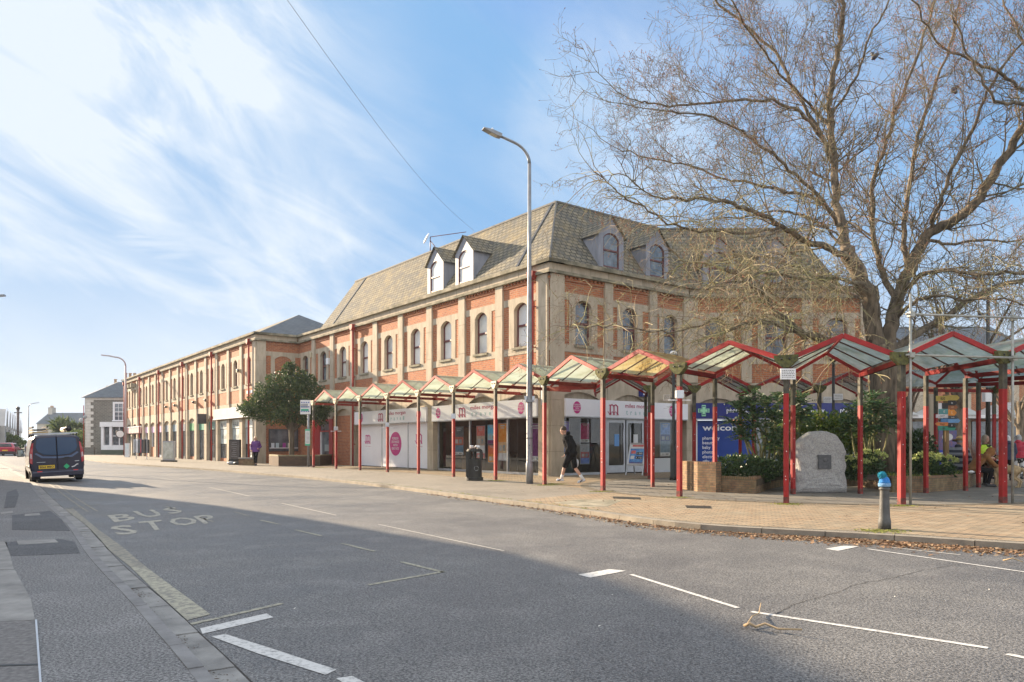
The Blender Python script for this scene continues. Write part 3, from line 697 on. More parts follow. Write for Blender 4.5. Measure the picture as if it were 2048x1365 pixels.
PATCH = asphalt('dark_patch_asphalt', (.065,.065,.067), (.09,.09,.09), (.25,.25,.25), .75)
BPAV = brick_mat('brick_paving', (.36,.25,.15), (.25,.18,.115), (.10,.085,.06), bw=.21, rh=.105, ms=.012, stain=(.20,.19,.14), samt=.6, sscale=.7, bump=.6, samt2=.25, stain2=(.5,.42,.3))
SPAV = brick_mat('slab_paving', (.22,.20,.17), (.17,.155,.135), (.05,.05,.04), bw=.6, rh=.6, ms=.012, stain=(.10,.095,.08), samt=.6, sscale=.9, bump=.4)
SLABG = mat('stone_slab', (.30,.29,.27), (.17,.165,.155), scale=3, rough=.8, bump=.3, bscale=50)
KERB = mat('kerb_stone', (.30,.26,.20), (.19,.165,.13), scale=3.5, rough=.85, bump=.3, bscale=40)
KERBN = mat('near_kerb_stone', (.24,.235,.23), (.16,.155,.15), scale=3.5, rough=.8, bump=.3, bscale=40)
def slabtop(pts, z0, z1, mt): return MB().slab([(p[0], p[1]) for p in pts], z0, z1, mt)
g = MB(); g.add([(-1200,-300,-.1),(1200,-300,-.1),(1200,1600,-.1),(-1200,1600,-.1)], [(0,1,2,3)], mat('earth', (.16,.15,.12), (.12,.12,.08), scale=.2, rough=.95)); struct(g, 'ground')
g = MB(); g.add([(-130,-14,ZR),(70,-14,ZR),(70,170,ZR),(-130,170,ZR)], [(0,1,2,3)], ROAD); struct(g, 'road')
# near kerb line a (back of kerb), b (front of kerb), c (edge of the gutter slabs)
ka = [(-40,915),(0,931),(30,947),(54.5,964.7),(76.6,993.7),(98.8,1017.5),(126,1039.6),(146.5,1067),(172,1107.8),(204,1145),(242,1183),(269,1213),(300,1251),(344,1300),(395,1365),(520,1520),(900,2000)]
A = [G(x, y) for x, y in ka]; A.insert(0, V((-110, 150, 0)))
def offset(poly, d):
    out = []
    for i, p in enumerate(poly):
        a = poly[max(i-1,0)]; b = poly[min(i+1,len(poly)-1)]; t = V((b.x-a.x, b.y-a.y, 0)).normalized(); out.append(V((p.x - t.y*d, p.y + t.x*d, 0)))
    return out
def resample(poly, step):
    out = []; carry = 0
    for a, b in zip(poly, poly[1:]):
        L_ = (b-a).length; s = carry
        while s < L_: out.append(a + (b-a)*(s/L_)); s += step
        carry = s - L_
    out.append(poly[-1]); return out
A = A[:-1] + [V((1.0, 1.0, 0)), V((3.0,-4,0)), V((8,-12,0))]
A = [p for p in A if True]
def smoothp(poly, n=2):
    for _ in range(n): poly = [poly[0]] + [q for a, b in zip(poly, poly[1:]) for q in (a*.75+b*.25, a*.25+b*.75)] + [poly[-1]]
    return poly
AS = smoothp(A)
left_far = [V((8,-12.5,0)), V((-40,-12.5,0)), V((-140,60,0)), V((-140,150,0))]
# the road lies to the left-hand normal side of A's direction of travel
g = slabtop(AS + left_far, ZR, 0.0, PAVN); struct(g, 'near_pavement')
KB = offset(AS, .085); KC = offset(AS, .285)
def strip(mb, P0, P1, z0, z1, mt, step, gap, jit=0.0, zj=0.0):
    acc = 0; i = 0
    R0 = resample(P0, step); 
    # paired resample by index on the fine polylines
    n = len(P0); L_ = [0]
    for a, b in zip(P0, P0[1:]): L_.append(L_[-1] + (b-a).length)
    def at(P, s):
        for k in range(n-1):
            if s <= L_[k+1] or k == n-2:
                t = (s-L_[k])/max(1e-6, L_[k+1]-L_[k]); return P[k]*(1-t) + P[k+1]*t
    s = 0
    while s < L_[-1]-step:
        st_ = step*(1+(RN.random()-.5)*jit); e = s+st_-gap; m_ = (s+e)/2; dz = (RN.random()-.5)*zj
        q = [at(P0, s), at(P0, m_), at(P0, e), at(P1, e), at(P1, m_), at(P1, s)]
        mb.slab([(p.x, p.y) for p in q], z0, z1+dz, mt); s += st_
g = MB(); strip(g, AS, KB, ZR-.01, .004, KERBN, .62, .012, .3, .006); struct(g, 'near_kerb')
g = MB(); strip(g, offset(AS, .089), KC, ZR-.01, ZR+.016, SLABG, .5, .016, .5, .01); struct(g, 'gutter')
g = slabtop(offset(AS, .283)[::-1] + offset(AS, .305), ZR, ZR+.004, mat('gutter_dirt', (.035,.033,.03), (.06,.05,.04), scale=20, rough=.95, bump=.5)); struct(g, 'gutter_edge')
# far pavement
kf = [(230,926),(441,939),(520,946),(600,952),(703,962),(815,975),(962,994),(1169,1019),(1358,1047),(1594,1060),(1706,1065),(1839,1073),(1993,1084)]
KF = [V((-110,170,0)), V((-70,109,0)), V((-46,77,0)), V((-33,58,0))] + [G(x, y) for x, y in kf] + [V((8.2,8.3,0)), V((12,7.0,0)), V((20,6.0,0)), V((40,5,0)), V((70,4.5,0))]
KFS = smoothp(KF)
pv = KFS + [V((70,170,0)), V((-110,172,0))]
g = slabtop([(p.x, p.y) for p in pv], ZR, 0.0, PAVE); struct(g, 'far_pavement')
g = MB(); strip(g, KFS, offset(KFS, -.11), ZR-.01, .005, KERB, .9, .012, .1, .004); struct(g, 'far_kerb')
# brick paving laid on the far pavement
br_poly = [G(1125,1013), G(1035,1001), G(1150,990.5), G(1235,986), G(1206,981), G(1089,969), G(991,959), G(907,953), G(837,947), G(775,943.5), G(720,940), G(627,934)]
wall = [off(C0,D1,D2,25.4,-.02), C0, off(C0,D2,D1,8.4,0), V((16.5,33.3))]
east = [V((60,33.3)), V((60,30)), V((40,5.4))] 
inn = offset(KFS, .16); k0 = [p for p in inn if p.x > 1.45]
poly = [ (p.x,p.y) for p in br_poly[::-1]]
full = [(p[0],p[1]) for p in [wall[0], wall[1], wall[2], wall[3], V((69,33.3)), V((69,5.2))]] + [(p.x,p.y) for p in k0[::-1]] + [(p.x,p.y) for p in br_poly]
g = MB(); g.slab(full, 0.0001, .004, BPAV); struct(g, 'brick_paving')
O = V((8.35, 21.3))
ring = [(O.x+6.15*cos(t*pi/32), O.y+6.15*sin(t*pi/32)) for t in range(64)]
g = MB(); g.slab(ring, .0042, .008, SPAV); struct(g, 'slab_paving')
ed = MB()
for t in range(96):
    a0, a1 = 2*pi*t/96, 2*pi*(t+.93)/96
    ed.slab([(O.x+rr*cos(a), O.y+rr*sin(a)) for rr, a in ((6.12,a0),(6.36,a0),(6.36,a1),(6.12,a1))], .0042, .011, mat('soldier_brick', (.14,.11,.08), (.09,.08,.05), scale=9, rough=.9))
struct(ed, 'paving_edge')
# near pavement pieces: patches, covers, slabs
def poly_g(pts, z0, z1, mt, z=0.0): return MB().slab([(G(x,y,z).x, G(x,y,z).y) for x, y in pts], z0, z1, mt)
def pmark(name, pts, mt, h=.004, z=0.0): struct(poly_g(pts, z+.0002, z+h, mt, z), name)
pmark('dark_patch', [(24,1031),(100,1022),(123,1040),(140,1062),(118,1062),(24,1060)], PATCH)
pmark('dark_patch', [(10,1085),(120,1079),(150,1085),(160,1107),(100,1110),(22,1113)], PATCH)
pmark('dark_patch', [(14,985),(33,979),(38,990),(30,1015),(8,1017)], PATCH)
pmark('stone_slab', [(-60,1084),(12,1083),(28,1140),(-60,1142)], SLABG)
pmark('stone_slab', [(-80,1144),(30,1141),(62,1200),(70,1241),(-80,1248)], SLABG)
pmark('access_cover', [(-160,1250),(71,1243),(83,1365),(90,1420),(-160,1430)], mat('cover_concrete', (.22,.21,.20), (.12,.115,.11), scale=30, rough=.8, bump=.5), .006)
pmark('access_cover', [(33,1082),(109,1079),(117,1086),(37,1091)], SLABG, .006)
pmark('access_cover', [(50,1029),(79,1027),(81,1031),(49,1033)], SLABG, .006)
pmark('access_cover', [(0,1025),(26,1023),(25,1027),(2,1029)], SLABG, .006)
g = poly_g([(70,1242),(74,1242),(88,1430),(83,1430)], .006, .010, ALU); g.slab([(G(x,y).x,G(x,y).y) for x, y in ((-100,1336),(81,1330),(81,1333),(-100,1339))], .0065, .009, BLKM); struct(g, 'cover_frame')
pmark('drain_grate', [(1225,994),(1280,996),(1282,1000),(1227,998)], BLKM, .009)
pmark('drain_grate', [(1370,1012),(1420,1013),(1424,1018),(1374,1017)], BLKM, .009)
pmark('concrete_pad', [(1108,1006),(1160,1000),(1245,1001),(1215,1014),(1165,1015)], CONCD, .007)

# road markings -------------------------------------------------
def worn(name, c, amt=.55, sc=16):
    m, nt, b = _nt(name); N = nt.nodes; L = nt.links; b.inputs['Roughness'].default_value = .7
    tc = N.new('ShaderNodeTexCoord'); n = N.new('ShaderNodeTexNoise'); n.inputs['Scale'].default_value = sc; n.inputs['Detail'].default_value = 8; n.inputs['Roughness'].default_value = .75
    L.new(tc.outputs['Object'], n.inputs['Vector']); r = N.new('ShaderNodeMapRange'); r.inputs['From Min'].default_value = amt-.08; r.inputs['From Max'].default_value = amt+.1; r.inputs['To Max'].default_value = .9
    L.new(n.outputs['Fac'], r.inputs['Value']); x = N.new('ShaderNodeMix'); x.data_type = 'RGBA'; L.new(r.outputs['Result'], x.inputs['Factor'])
    x.inputs['A'].default_value = col4(c); x.inputs['B'].default_value = (.12,.115,.11,1); L.new(x.outputs['Result'], b.inputs['Base Color']); return m
RW = worn('road_white', (.56,.55,.52), .58, 24); RW2 = worn('worn_white', (.46,.44,.40), .60); RY = worn('worn_yellow', (.38,.355,.26), .52); RY2 = worn('faded_yellow', (.30,.275,.205), .50)
mk = {}
def rpoly(pts, mt, name='road_marking', z=ZR+.004):
    m = mk.setdefault((name, mt.name), MB()); P = [GR(x, y, .004) for x, y in pts]
    a = sum(P[i].x*P[(i+1)%len(P)].y-P[(i+1)%len(P)].x*P[i].y for i in range(len(P)))
    if a < 0: P = P[::-1]
    m.add([(p.x, p.y, z) for p in P], [tuple(range(len(P)))], mt)
def rline(pts, w, mt):
    "stroke of width w metres through pixels"
    P = [GR(x, y, .004) for x, y in pts]; m = mk.setdefault(('road_marking', mt.name), MB())
    a = offset(P, w/2); b = offset(P, -w/2)
    for i in range(len(P)-1): m.add([(q.x, q.y, ZR+.004) for q in (b[i], b[i+1], a[i+1], a[i])], [(0,1,2,3)], mt)
def hmap(src, quad, mt, m):
    "map glyph outline box onto four ground points (BL, BR, TR, TL) projectively enough with bilinear blend"
    vs, fs, x0, x1, y0, y1 = src; P = [GR(x, y, .004) for x, y in quad]; out = []
    for v in vs:
        u, w = (v[0]-x0)/(x1-x0), (v[1]-y0)/(y1-y0)
        p = P[0]*(1-u)*(1-w) + P[1]*u*(1-w) + P[2]*u*w + P[3]*(1-u)*w; out.append((p.x, p.y, ZR+.004))
    m.add(out, fs, mt)
m = mk.setdefault(('road_marking', RW2.name), MB())
LTR = worn('bus_stop_paint', (.40,.375,.30), .53)
m = MB()
hmap(glyphs('B', .02), [(229,1045),(274,1039),(260,1027),(214,1031)], LTR, m)
hmap(glyphs('U', .02), [(288,1036),(329,1032),(306,1019.5),(265,1023)], LTR, m)
hmap(glyphs('S', .02), [(342,1029),(368,1024),(350,1014),(321,1018)], LTR, m)
hmap(glyphs('S', .02), [(236,1071),(280,1067),(262,1050),(216,1053)], LTR, m)
hmap(glyphs('T', .02), [(292,1062),(336,1058),(322,1040),(276,1044)], LTR, m)
hmap(glyphs('O', .02), [(346,1053),(402,1048),(384,1034),(334,1037)], LTR, m)
hmap(glyphs('P', .02), [(408,1048),(440,1043),(420,1029),(386,1033)], LTR, m)
struct(m, 'bus_stop_lettering')
rpoly([(129,1019),(146.5,1017.5),(197.5,1060),(163.5,1060)], RY2); rpoly([(163.5,1060),(197.5,1060),(245,1094),(293,1135),(262,1135),(210,1094)], RY2)
rpoly([(262,1135),(293,1135),(344,1172.5),(420.6,1228.7),(374.7,1240.6),(306.5,1179)], RY)
rline([(378,1249),(468,1229),(564,1207)], .055, RY)
rpoly([(400,1257),(405,1268),(547,1235),(533,1227)], RW)
rpoly([(422,1273),(451,1268.5),(530,1293),(673,1339.6),(651,1350),(515,1307)], RW)
rpoly([(672,1357),(704,1352),(800,1400),(760,1410)], RW)
for q in (((400,1035),(426,1044)),((468,1023.5),(497,1032)),((521,1040.6),(559,1049)),((591,1060),(643,1072)),((684,1087),(749,1103)),((330,1013),(352,1019))): rline(q, .055, RY2 if q[0][0] < 500 else RY)
rline([(803,1124),(889,1145)], .06, RY); rline([(887,1143.5),(737,1170)], .06, RY)
for q in (((417,974.6),(499,992.7)),((564,1007),(673,1031)),((757,1049),(1008,1102)),((300,953),(360,963))): rline(q, .03, RW2)
rpoly([(1156,1149.6),(1220,1138.5),(1252,1142),(1180,1155.7)], RW)
rline([(1262,1149),(1476,1216)], .05, RW); rline([(1503,1223.5),(1976,1296)], .055, RW); rline([(2014,1308),(2120,1330)], .055, RW)
rpoly([(1650,1098),(1686,1092),(1719,1093),(1676,1102)], RW)
rline([(1735,1098),(2048,1144),(2200,1168)], .045, RW); rline([(1763,1093),(1921,1110)], .04, RW2)
for d_ in (.62, .78):
    q = [p for p in offset(AS, d_) if 14 < p.y < 90]; m = mk.setdefault(('road_marking', RY2.name), MB()); a = offset(q, .02); b = offset(q, -.02)
    for i in range(len(q)-1): m.add([(p.x,p.y,ZR+.004) for p in (a[i],b[i],b[i+1],a[i+1])][::-1], [(0,1,2,3)], RY2)
q = [p for p in offset(KFS, -.42) if p.y < 60 and p.x < 30]; m = mk.setdefault(('road_marking', RY2.name), MB()); a = offset(q, .025); b = offset(q, -.025)
for i in range(len(q)-1): m.add([(p.x,p.y,ZR+.004) for p in (b[i],b[i+1],a[i+1],a[i])], [(0,1,2,3)], RY2)
rline([(123,1019),(165,1013),(200,1009)], .05, RY2)
for (n_, _), m in mk.items(): struct(m, n_)
# cracks in the carriageway
ck = MB(); CR = mat('crack', (.02,.02,.02), rough=.9)
for path in ([(1547,1229),(1600,1205),(1660,1190),(1720,1168),(1790,1155),(1850,1141),(1926,1128)],):
    P = []
    for a, b in zip(path, path[1:]):
        for i in range(8): t = i/8; P.append(GR(a[0]+(b[0]-a[0])*t+RN.uniform(-3,3), a[1]+(b[1]-a[1])*t+RN.uniform(-1.2,1.2)))
    a = offset(P, .003); b = offset(P, -.003)
    for i in range(len(P)-1): ck.add([(p.x,p.y,ZR+.003) for p in (b[i],b[i+1],a[i+1],a[i])], [(0,1,2,3)], CR)
struct(ck, 'road_crack')
# leaf litter, stuff
LITM = leafmat('dead_leaf', (.16,.085,.045), (.27,.165,.09), (.45,.33,.2), .8, .1)
def litter(name, spots, n, size, mt, seed, zz=0.0, label='', cat='leaves'):
    R = random.Random(seed); m = MB()
    for _ in range(n):
        c = spots(R)
        if c is None: continue
        s = size*R.uniform(.5,1.4); a = R.uniform(0, 2*pi); tl = R.uniform(-.7,.7); h = s*.35
        u = V((cos(a), sin(a), tl*.5)); w = V((-sin(a), cos(a), R.uniform(-.6,.6))); p = V((c[0], c[1], c[2]+h*.6))
        m.add([p-u*s, p-w*s*.5, p+u*s, p+w*s*.5+V((0,0,h*.5))], [(0,1,2),(0,2,3)], mt)
    o = m.build(name, None, ID, uv=False, kind='stuff'); tag(o, label, cat); return o
def kerbspots(R):
    i = R.randrange(len(KFS)-1); p = KFS[i].lerp(KFS[i+1], R.random())
    if not (-2 < p.x < 16 and p.y < 20): return None
    wt = min(1, max(.12, (p.x+1)/6))
    if R.random() > wt: return None
    t = (KFS[i+1]-KFS[i]).normalized(); d = .11 + abs(R.gauss(0, .2))*(.5+wt); return (p.x+t.y*d, p.y-t.x*d, ZR)
litter('fallen_leaves', kerbspots, 30000, .028, LITM, 3, label='drift of brown dead leaves along the far kerb in the gutter', cat='leaves')
def squarespots(R):
    a = R.uniform(0, 2*pi); r_ = 7.5*sqrt(R.random()); return (O.x+1+r_*cos(a)*1.3, O.y-3+r_*sin(a), .01) if O.y-3+r_*sin(a) > 10.6 else None
litter('scattered_leaves', squarespots, 900, .022, LITM, 4, label='a few dry leaves scattered over the square paving', cat='leaves')
def nearspots(R):
    i = R.randrange(len(AS)-1); p = AS[i].lerp(AS[i+1], R.random())
    if p.y > 22 or p.y < 2.5: return None
    t = (AS[i+1]-AS[i]).normalized(); d = .1+abs(R.gauss(0,.06)); return (p.x-t.y*d, p.y+t.x*d, ZR+.01)
litter('gutter_debris', nearspots, 5000, .008, mat('grit', (.07,.05,.04), (.13,.09,.06), scale=30, rough=.9), 5, label='dark grit and leaf crumbs lying in the near gutter', cat='debris')
def roadspots(R):
    x = R.uniform(-12, 9); y = R.uniform(2.5, 12); return (x, y, ZR+.001) if (x < y*.9 and y < 9.5 - .0*x) and x > -(y-3)*.62 else None
litter('road_specks', roadspots, 130, .013, mat('pale_speck', (.6,.58,.52), rough=.8), 6, label='tiny pale specks and chewing gum spots on the carriageway', cat='debris')
# moss tufts at posts and kerb
GRS = leafmat('moss_grass', (.16,.19,.03), (.26,.27,.06), (.35,.33,.08), .8, .3)
def mossspots(R):
    k = R.random()
    if k < .55:
        c = R.choice([G(1089,971), G(1206,984), G(991,962), G(1359,996), G(1572,1009), G(1765,1063), G(1110,969), G(640,936), G(1803,1012)]); return (c.x+R.gauss(0,.16), c.y+R.gauss(0,.12), .004)
    i = R.randrange(len(KFS)-1); p = KFS[i].lerp(KFS[i+1], R.random())
    if not (-6 < p.x < 1.5 and p.y < 26): return None
    t = (KFS[i+1]-KFS[i]).normalized(); d = -.05-abs(R.gauss(0,.12)); return (p.x+t.y*d, p.y-t.x*d, .004)
litter('moss', mossspots, 7000, .018, GRS, 8, label='yellow green moss and short grass at post feet and kerb back', cat='moss')

# fallen stick
def stick(name, pts, r_, label):
    m = MB(); P = [GR(x, y) for x, y in pts]; 
    for i, p in enumerate(P): p.z = ZR+.02+.03*(i % 2)
    m.tube(P, [r_*(1-.5*i/len(P)) for i in range(len(P))], 5, mat('bare_stick', (.42,.30,.17), (.30,.22,.13), scale=10, rough=.8))
    tag(m.build(name, None, ID), label, 'stick')
stick('fallen_stick', [(1489,1257),(1500,1262),(1512,1260),(1530,1262),(1556,1264),(1604,1274)], .012, 'crooked fallen twig lying on the road beside the long white line')
stick('fallen_stick', [(1492,1258),(1505,1246),(1518,1232),(1522,1219)], .006, 'thin upright twig on the road next to the crooked twig')
stick('fallen_stick', [(2006,1125),(2025,1126),(2046,1128)], .009, 'short pale twig on the road near the right edge')
# ------------------------------------------------------------------ covered walkway
OUT = [G(627,935),G(672,938),G(720,941),G(775,944.5),G(837,948),G(907,954),G(991,960),G(1089,970),G(1206,982),G(1359,994),G(1572.5,1007.5),G(1803,1010),G(2006,1007)]
OUT = [V((p.x, p.y, 0)) for p in OUT] + [V((12.8,16.6,0)), V((15.1,18.6,0)), V((16.4,21.8,0)), V((17.2,26.4,0))]
HT = [3.45,3.41,3.42,3.39,3.38,3.35,3.32,3.2,3.14,3.05,3.0,3.02,3.09,3.1,3.12,3.15,3.2]
d2v = V((D2.x, D2.y, 0))
INN = [OUT[i]+d2v*2.45 for i in range(7)] + [V((2.75,24.2,0)), V((4.04,21.26,0)), V((5.23,19.07,0)), V((6.95,18.3,0)), V((8.66,18.4,0)), V((10.46,18.7,0)), V((11.98,19.55,0)), V((13.3,21.1,0)), V((13.4,23.4,0)), V((13.0,25.8,0))]
def up(p, z): return V((p.x, p.y, z))
def canopy_post(can, p, h, dark_top=True, split=None, double=False, ang=0.0, w=.095, jb=False, faded=False, foot=True):
    m = MB(); sp = split if split else h-.75
    M = frame((p.x, p.y, 0), ang); low = REDM; hi = MB()
    offs = (-.033, .033) if double else (0,)
    for o_ in offs:
        ww = .029 if double else w/2
        m.box(o_-ww, o_+ww, -w/2, w/2, .14 if foot else 0, sp, low)
        if foot: m.box(o_-ww-.002, o_+ww+.002, -w/2-.002, w/2+.002, 0, .14, mat('post_foot', (.07,.03,.025), (.30,.05,.04), scale=7, rough=.8))
        m.box(o_-ww, o_+ww, -w/2, w/2, sp, h, mat('tarnished_post_top', (.03,.028,.022), (.10,.09,.06), scale=6, rough=.7))
    # bare white paint chips
    R = random.Random(int(p.x*97+p.y*31))
    for _ in range(4):
        z = R.uniform(.3, sp-.1); x = R.uniform(-w/2+.02, w/2-.02); s = R.uniform(.004,.009); m.box(max(x-s,-.03), min(x+s,.03), -w/2-.003, -w/2, z-s, z+s*1.6, WHITE)
    return m.build('post', can, M)
def gusset(can, p, h, along, mt=MOSS, s=.2):
    m = MB(); a = atan2(along.y, along.x)
    m.prism([(-s*1.05,.1),(s*1.05,.1),(s*.95,-.02),(s*.3,-.16),(-s*.3,-.16),(-s*.95,-.02)], -.09, .05, mt)
    for x in (-.08, .08): m.ball((x, -.1, .02), .022, BLKM, 6, 4)
    m.build('gusset', can, frame((p.x, p.y, h), a))
GBAR = mat('dark_glazing_bar', (.06,.03,.025), (.10,.05,.04), scale=6, rough=.7)
def bay(can, a, b, c, d, ha, hb, hc, hd, rise, fm, gm, front=True, nb=3):
    "a,b outer valleys, c,d inner valleys behind them; ridge runs from outer to inner"
    A_, B_, C_, D_ = up(a,ha), up(b,hb), up(c,hc), up(d,hd); P = (A_+B_)/2 + V((0,0,rise)); Q = (C_+D_)/2 + V((0,0,rise))
    f = MB(); w, h = .05, .10
    for s_, e in ((A_,P),(P,B_)): f.beam(s_, e, w, h, fm)
    for s_, e in ((C_,Q),(Q,D_)): f.beam(s_, e, .04, .07, fm)
    f.beam(A_-V((0,0,.07)), C_-V((0,0,.07)), .06, .11, fm); f.beam(B_-V((0,0,.07)), D_-V((0,0,.07)), .06, .11, fm)
    f.beam(P, Q, .04, .05, fm)
    for L0, L1, H0, H1 in ((A_,C_,P,Q),(B_,D_,P,Q)):
        for i in range(1, nb):
            t = i/nb; f.beam(L0.lerp(L1,t)+V((0,0,.03)), H0.lerp(H1,t)+V((0,0,.03)), .022, .03, GBAR)
    fr_ = f.build('roof_frame', can, ID)
    g = MB()
    for L0, L1, H0, H1 in ((A_,C_,P,Q),(B_,D_,P,Q)):
        z = V((0,0,.055)); q = [L0+z, L1+z, H1+z, H0+z]; g.add(q, [(0,1,2,3)], gm)
    g.build('roof_glass', can, ID)
can1 = thing('covered_walkway', 'red steel walkway with zigzag glass gables along the kerb side of the travel shop', 'walkway', (OUT[4].x, OUT[4].y, 0))
can2 = thing('covered_walkway', 'red steel zigzag walkway curving round the square in front of the stone', 'walkway', (OUT[10].x, OUT[10].y, 0))
for i in range(len(OUT)-1):
    can = can1 if i < 7 else can2
    gm = RG_A if i < 8 else (RG_Y if i == 8 else (RG_A if i == 9 else RG_B)); fm = REDF if i < 8 else REDM
    hi = HT[i]; hj = HT[i+1]; bay(can, OUT[i], OUT[i+1], INN[i], INN[i+1], hi, hj, hi, hj, .56 if i < 8 else .48, fm, gm)
for i, p in enumerate(OUT):
    can = can1 if i < 7 else can2; n = OUT[min(i+1,len(OUT)-1)] - OUT[max(i-1,0)]
    sp = [2.5,2.05,2.4,2.08,2.62,2.25,2.55,2.5,2.47,2.6,2.3,2.32,2.4][i] if i < 13 else 2.3
    canopy_post(can, p, HT[i], True, sp, i in (11, 12), atan2(n.y, n.x) if i not in (11,12) else .25, .098)
    gusset(can, p, HT[i], n, CREAM if i < 7 else MOSS, .18 if i < 7 else .23)
for i in range(8, 17): canopy_post(can2, INN[i], HT[i]-.12, True, 2.2 if i != 8 else 2.35, False, .3, .085)
for i in range(7):       # brackets that tie the valley beams to the wall
    m = MB(); a = up(INN[i], HT[i]-.07); m.beam(a, a+d2v*(.35 if i < 3 else .55+.08*i), .08, .12, REDF); m.build('wall_bracket', can1, ID)
m = MB(); a = up(INN[7], HT[7]-.07); m.beam(a, a+V((-1.2,.3,0)), .1, .2, REDF); m.beam(up(INN[6],HT[6]-.07), up(INN[7],HT[7]-.07), .08, .14, REDF); m.build('cross_beam', can2, ID)
# rear row before the pharmacy
can3 = thing('covered_walkway', 'rear red walkway with sooty glass gables before the pharmacy front', 'walkway', (8.5, 26.2, 0))
RX = [2.9, 4.83, 6.4, 8.5, 10.8, 13.0]
for i in range(5):
    a, b = V((RX[i],26,0)), V((RX[i+1],26,0)); c, d_ = a+V((.35,2.7,0)), b+V((.35,2.7,0)); bay(can3, a, b, c, d_, 3.2,3.2,3.2,3.2, .55, REDM, RG_D)
for i, x in enumerate(RX[1:5]): canopy_post(can3, V((x,26,0)), 3.2, True, 2.35, w=.11); gusset(can3, V((x,26,0)), 3.2, V((1,0,0)), MOSS, .22)
for x in (4.83, 8.5, 10.8): canopy_post(can3, V((x+.35,28.7,0)), 3.1, True, 2.3, w=.1)
# notices and junction boxes on posts
LW2 = mat('notice_white', (.72,.72,.72), (.62,.62,.62), scale=8, rough=.5)
def notice(p, z, w, h, label, lines=5, ang=0, dy=-.1, head=None):
    m = MB(); m.box(-w/2, w/2, dy-.012, dy, z-h/2, z+h/2, LW2); m.box(-w/2-.004,w/2+.004,dy-.001,dy+.02,z-h/2-.004,z+h/2+.004,ALU)
    R = random.Random(int(z*100+w*1000))
    for i in range(lines):
        zz = z+h/2-h*(i+1)/(lines+1.2); k = w*.42; x = -k
        while x < k*R.uniform(.8,1): l = R.uniform(.01,.04); m.box(x, min(x+l,k), dy-.0135, dy-.012, zz-h*.03, zz+h*.03, BLKM); x += l+.012
    o = m.build('notice_sign', None, frame((p.x, p.y, 0), ang)); tag(o, label, 'sign'); return o
notice(OUT[10], 2.70, .31, .22, 'white enamel notice with small print fixed high on the red post before the stone')
notice(V((4.35,20.9,0)), 2.55, .19, .16, 'small square white notice beside the junction box in front of the black lamp post')
notice(V((11.0,25.88,0)), 2.78, .30, .21, 'plain white notice on the rear walkway post left of the other white notice', 3)
notice(V((10.95,24.93,0)), 2.82, .30, .21, 'plain white notice on the black lamp column right of its twin', 3)
def jbox(p, z, label, ang=0, arm=True):
    m = MB(); m.box(-.075,.075,-.085,.085,z-.10,z+.09,ALU); m.box(-.09,-.076,-.07,.07,z-.08,z+.08,WHITE); m.box(.076,.09,-.07,.07,z-.08,z+.08,WHITE)
    if arm: m.beam((-.26,0,z-.14),(.26,0,z-.14), .025,.02, WHITE)
    tag(m.build('junction_box', None, frame((p.x,p.y,0), ang)), label, 'junction box')
jbox(OUT[1], 2.02, 'white junction box strapped to the second walkway post from the tree end')
jbox(OUT[3], 2.1, 'white junction box on the walkway post in front of the shuttered window')
jbox(OUT[5], 2.3, 'white junction box on the walkway post left of the litter bin')
jbox(OUT[9], 2.42, 'white junction box on the red post left of the low brick wall')

# ------------------------------------------------------------------ street furniture
# main lamp
LP = G(1059, 968)
lamp = thing('street_lamp', 'tall grey street lamp with curved arm standing at the kerb before the travel shop', 'street lamp', (LP.x, LP.y, 0))
m = MB(); m.lathe([(.115,0),(.115,.62),(.095,.68),(.093,2.9),(.086,3.2),(.072,5),(.062,7),(.052,10)], (0,0,0), 14, STEELG)
ax = V((-.93,-.37,0)).normalized(); P = [V((0,0,10))] + [ax*(.75*(1-cos(t)))+V((0,0,10+.62*sin(t))) for t in [pi/2*.8*i/6 for i in range(1,7)]]
e = P[-1]; P.append(e+ax*.48+V((0,0,.13))); m.tube(P, [.05]*3+[.042]*(len(P)-3), 10, STEELG); m.build('column', lamp)
e = P[-1]; hd = MB(); a = ax; Mh = Matrix.Translation(V((LP.x,LP.y,0))+e) @ Matrix.Rotation(atan2(a.y,a.x),4,'Z') @ Matrix.Rotation(radians(-14),4,'Y') @ Matrix.Scale(.85,4)
hd.prism([(-.05,-.05),(.12,-.07),(.38,-.05),(.66,-.015),(.66,.015),(.3,.07),(-.05,.06)], -.13, .13, STEELG); hd.box(.1,.36,-.1,.1,-.075,-.06,mat('lamp_glass',(.5,.48,.4),rough=.2)); hd.lathe([(.04,.06),(.04,.14),(.03,.16)], (.32,0,0), 8, LW2); hd.build('lamp_head', lamp, Mh)
b = MB(); b.box(-.13,.13,-.13,.13,2.55,2.62,STEELG); b.box(-.16,.16,-.04,.04,2.62,2.74,ALU); b.build('bracket', lamp)
b = MB(); R = random.Random(4)
for _ in range(16):
    t = R.uniform(-2.6,-.5); z = R.uniform(.7,2.1); b.prism([(-.02,0),(.02,0),(.02,R.uniform(.01,.03)),(-.02,.02)], -.001, .001, BLKM) if False else b.box(.108*cos(t)-.012,.108*cos(t)+.012,.108*sin(t)-.004,.108*sin(t)+.004,z,z+R.uniform(.008,.04), R.choice([BLKM,GREY,LW2]))
b.box(-.109,.109,-.109,-.02,1.42,1.435,BLKM); b.build('sticker_remains', lamp)
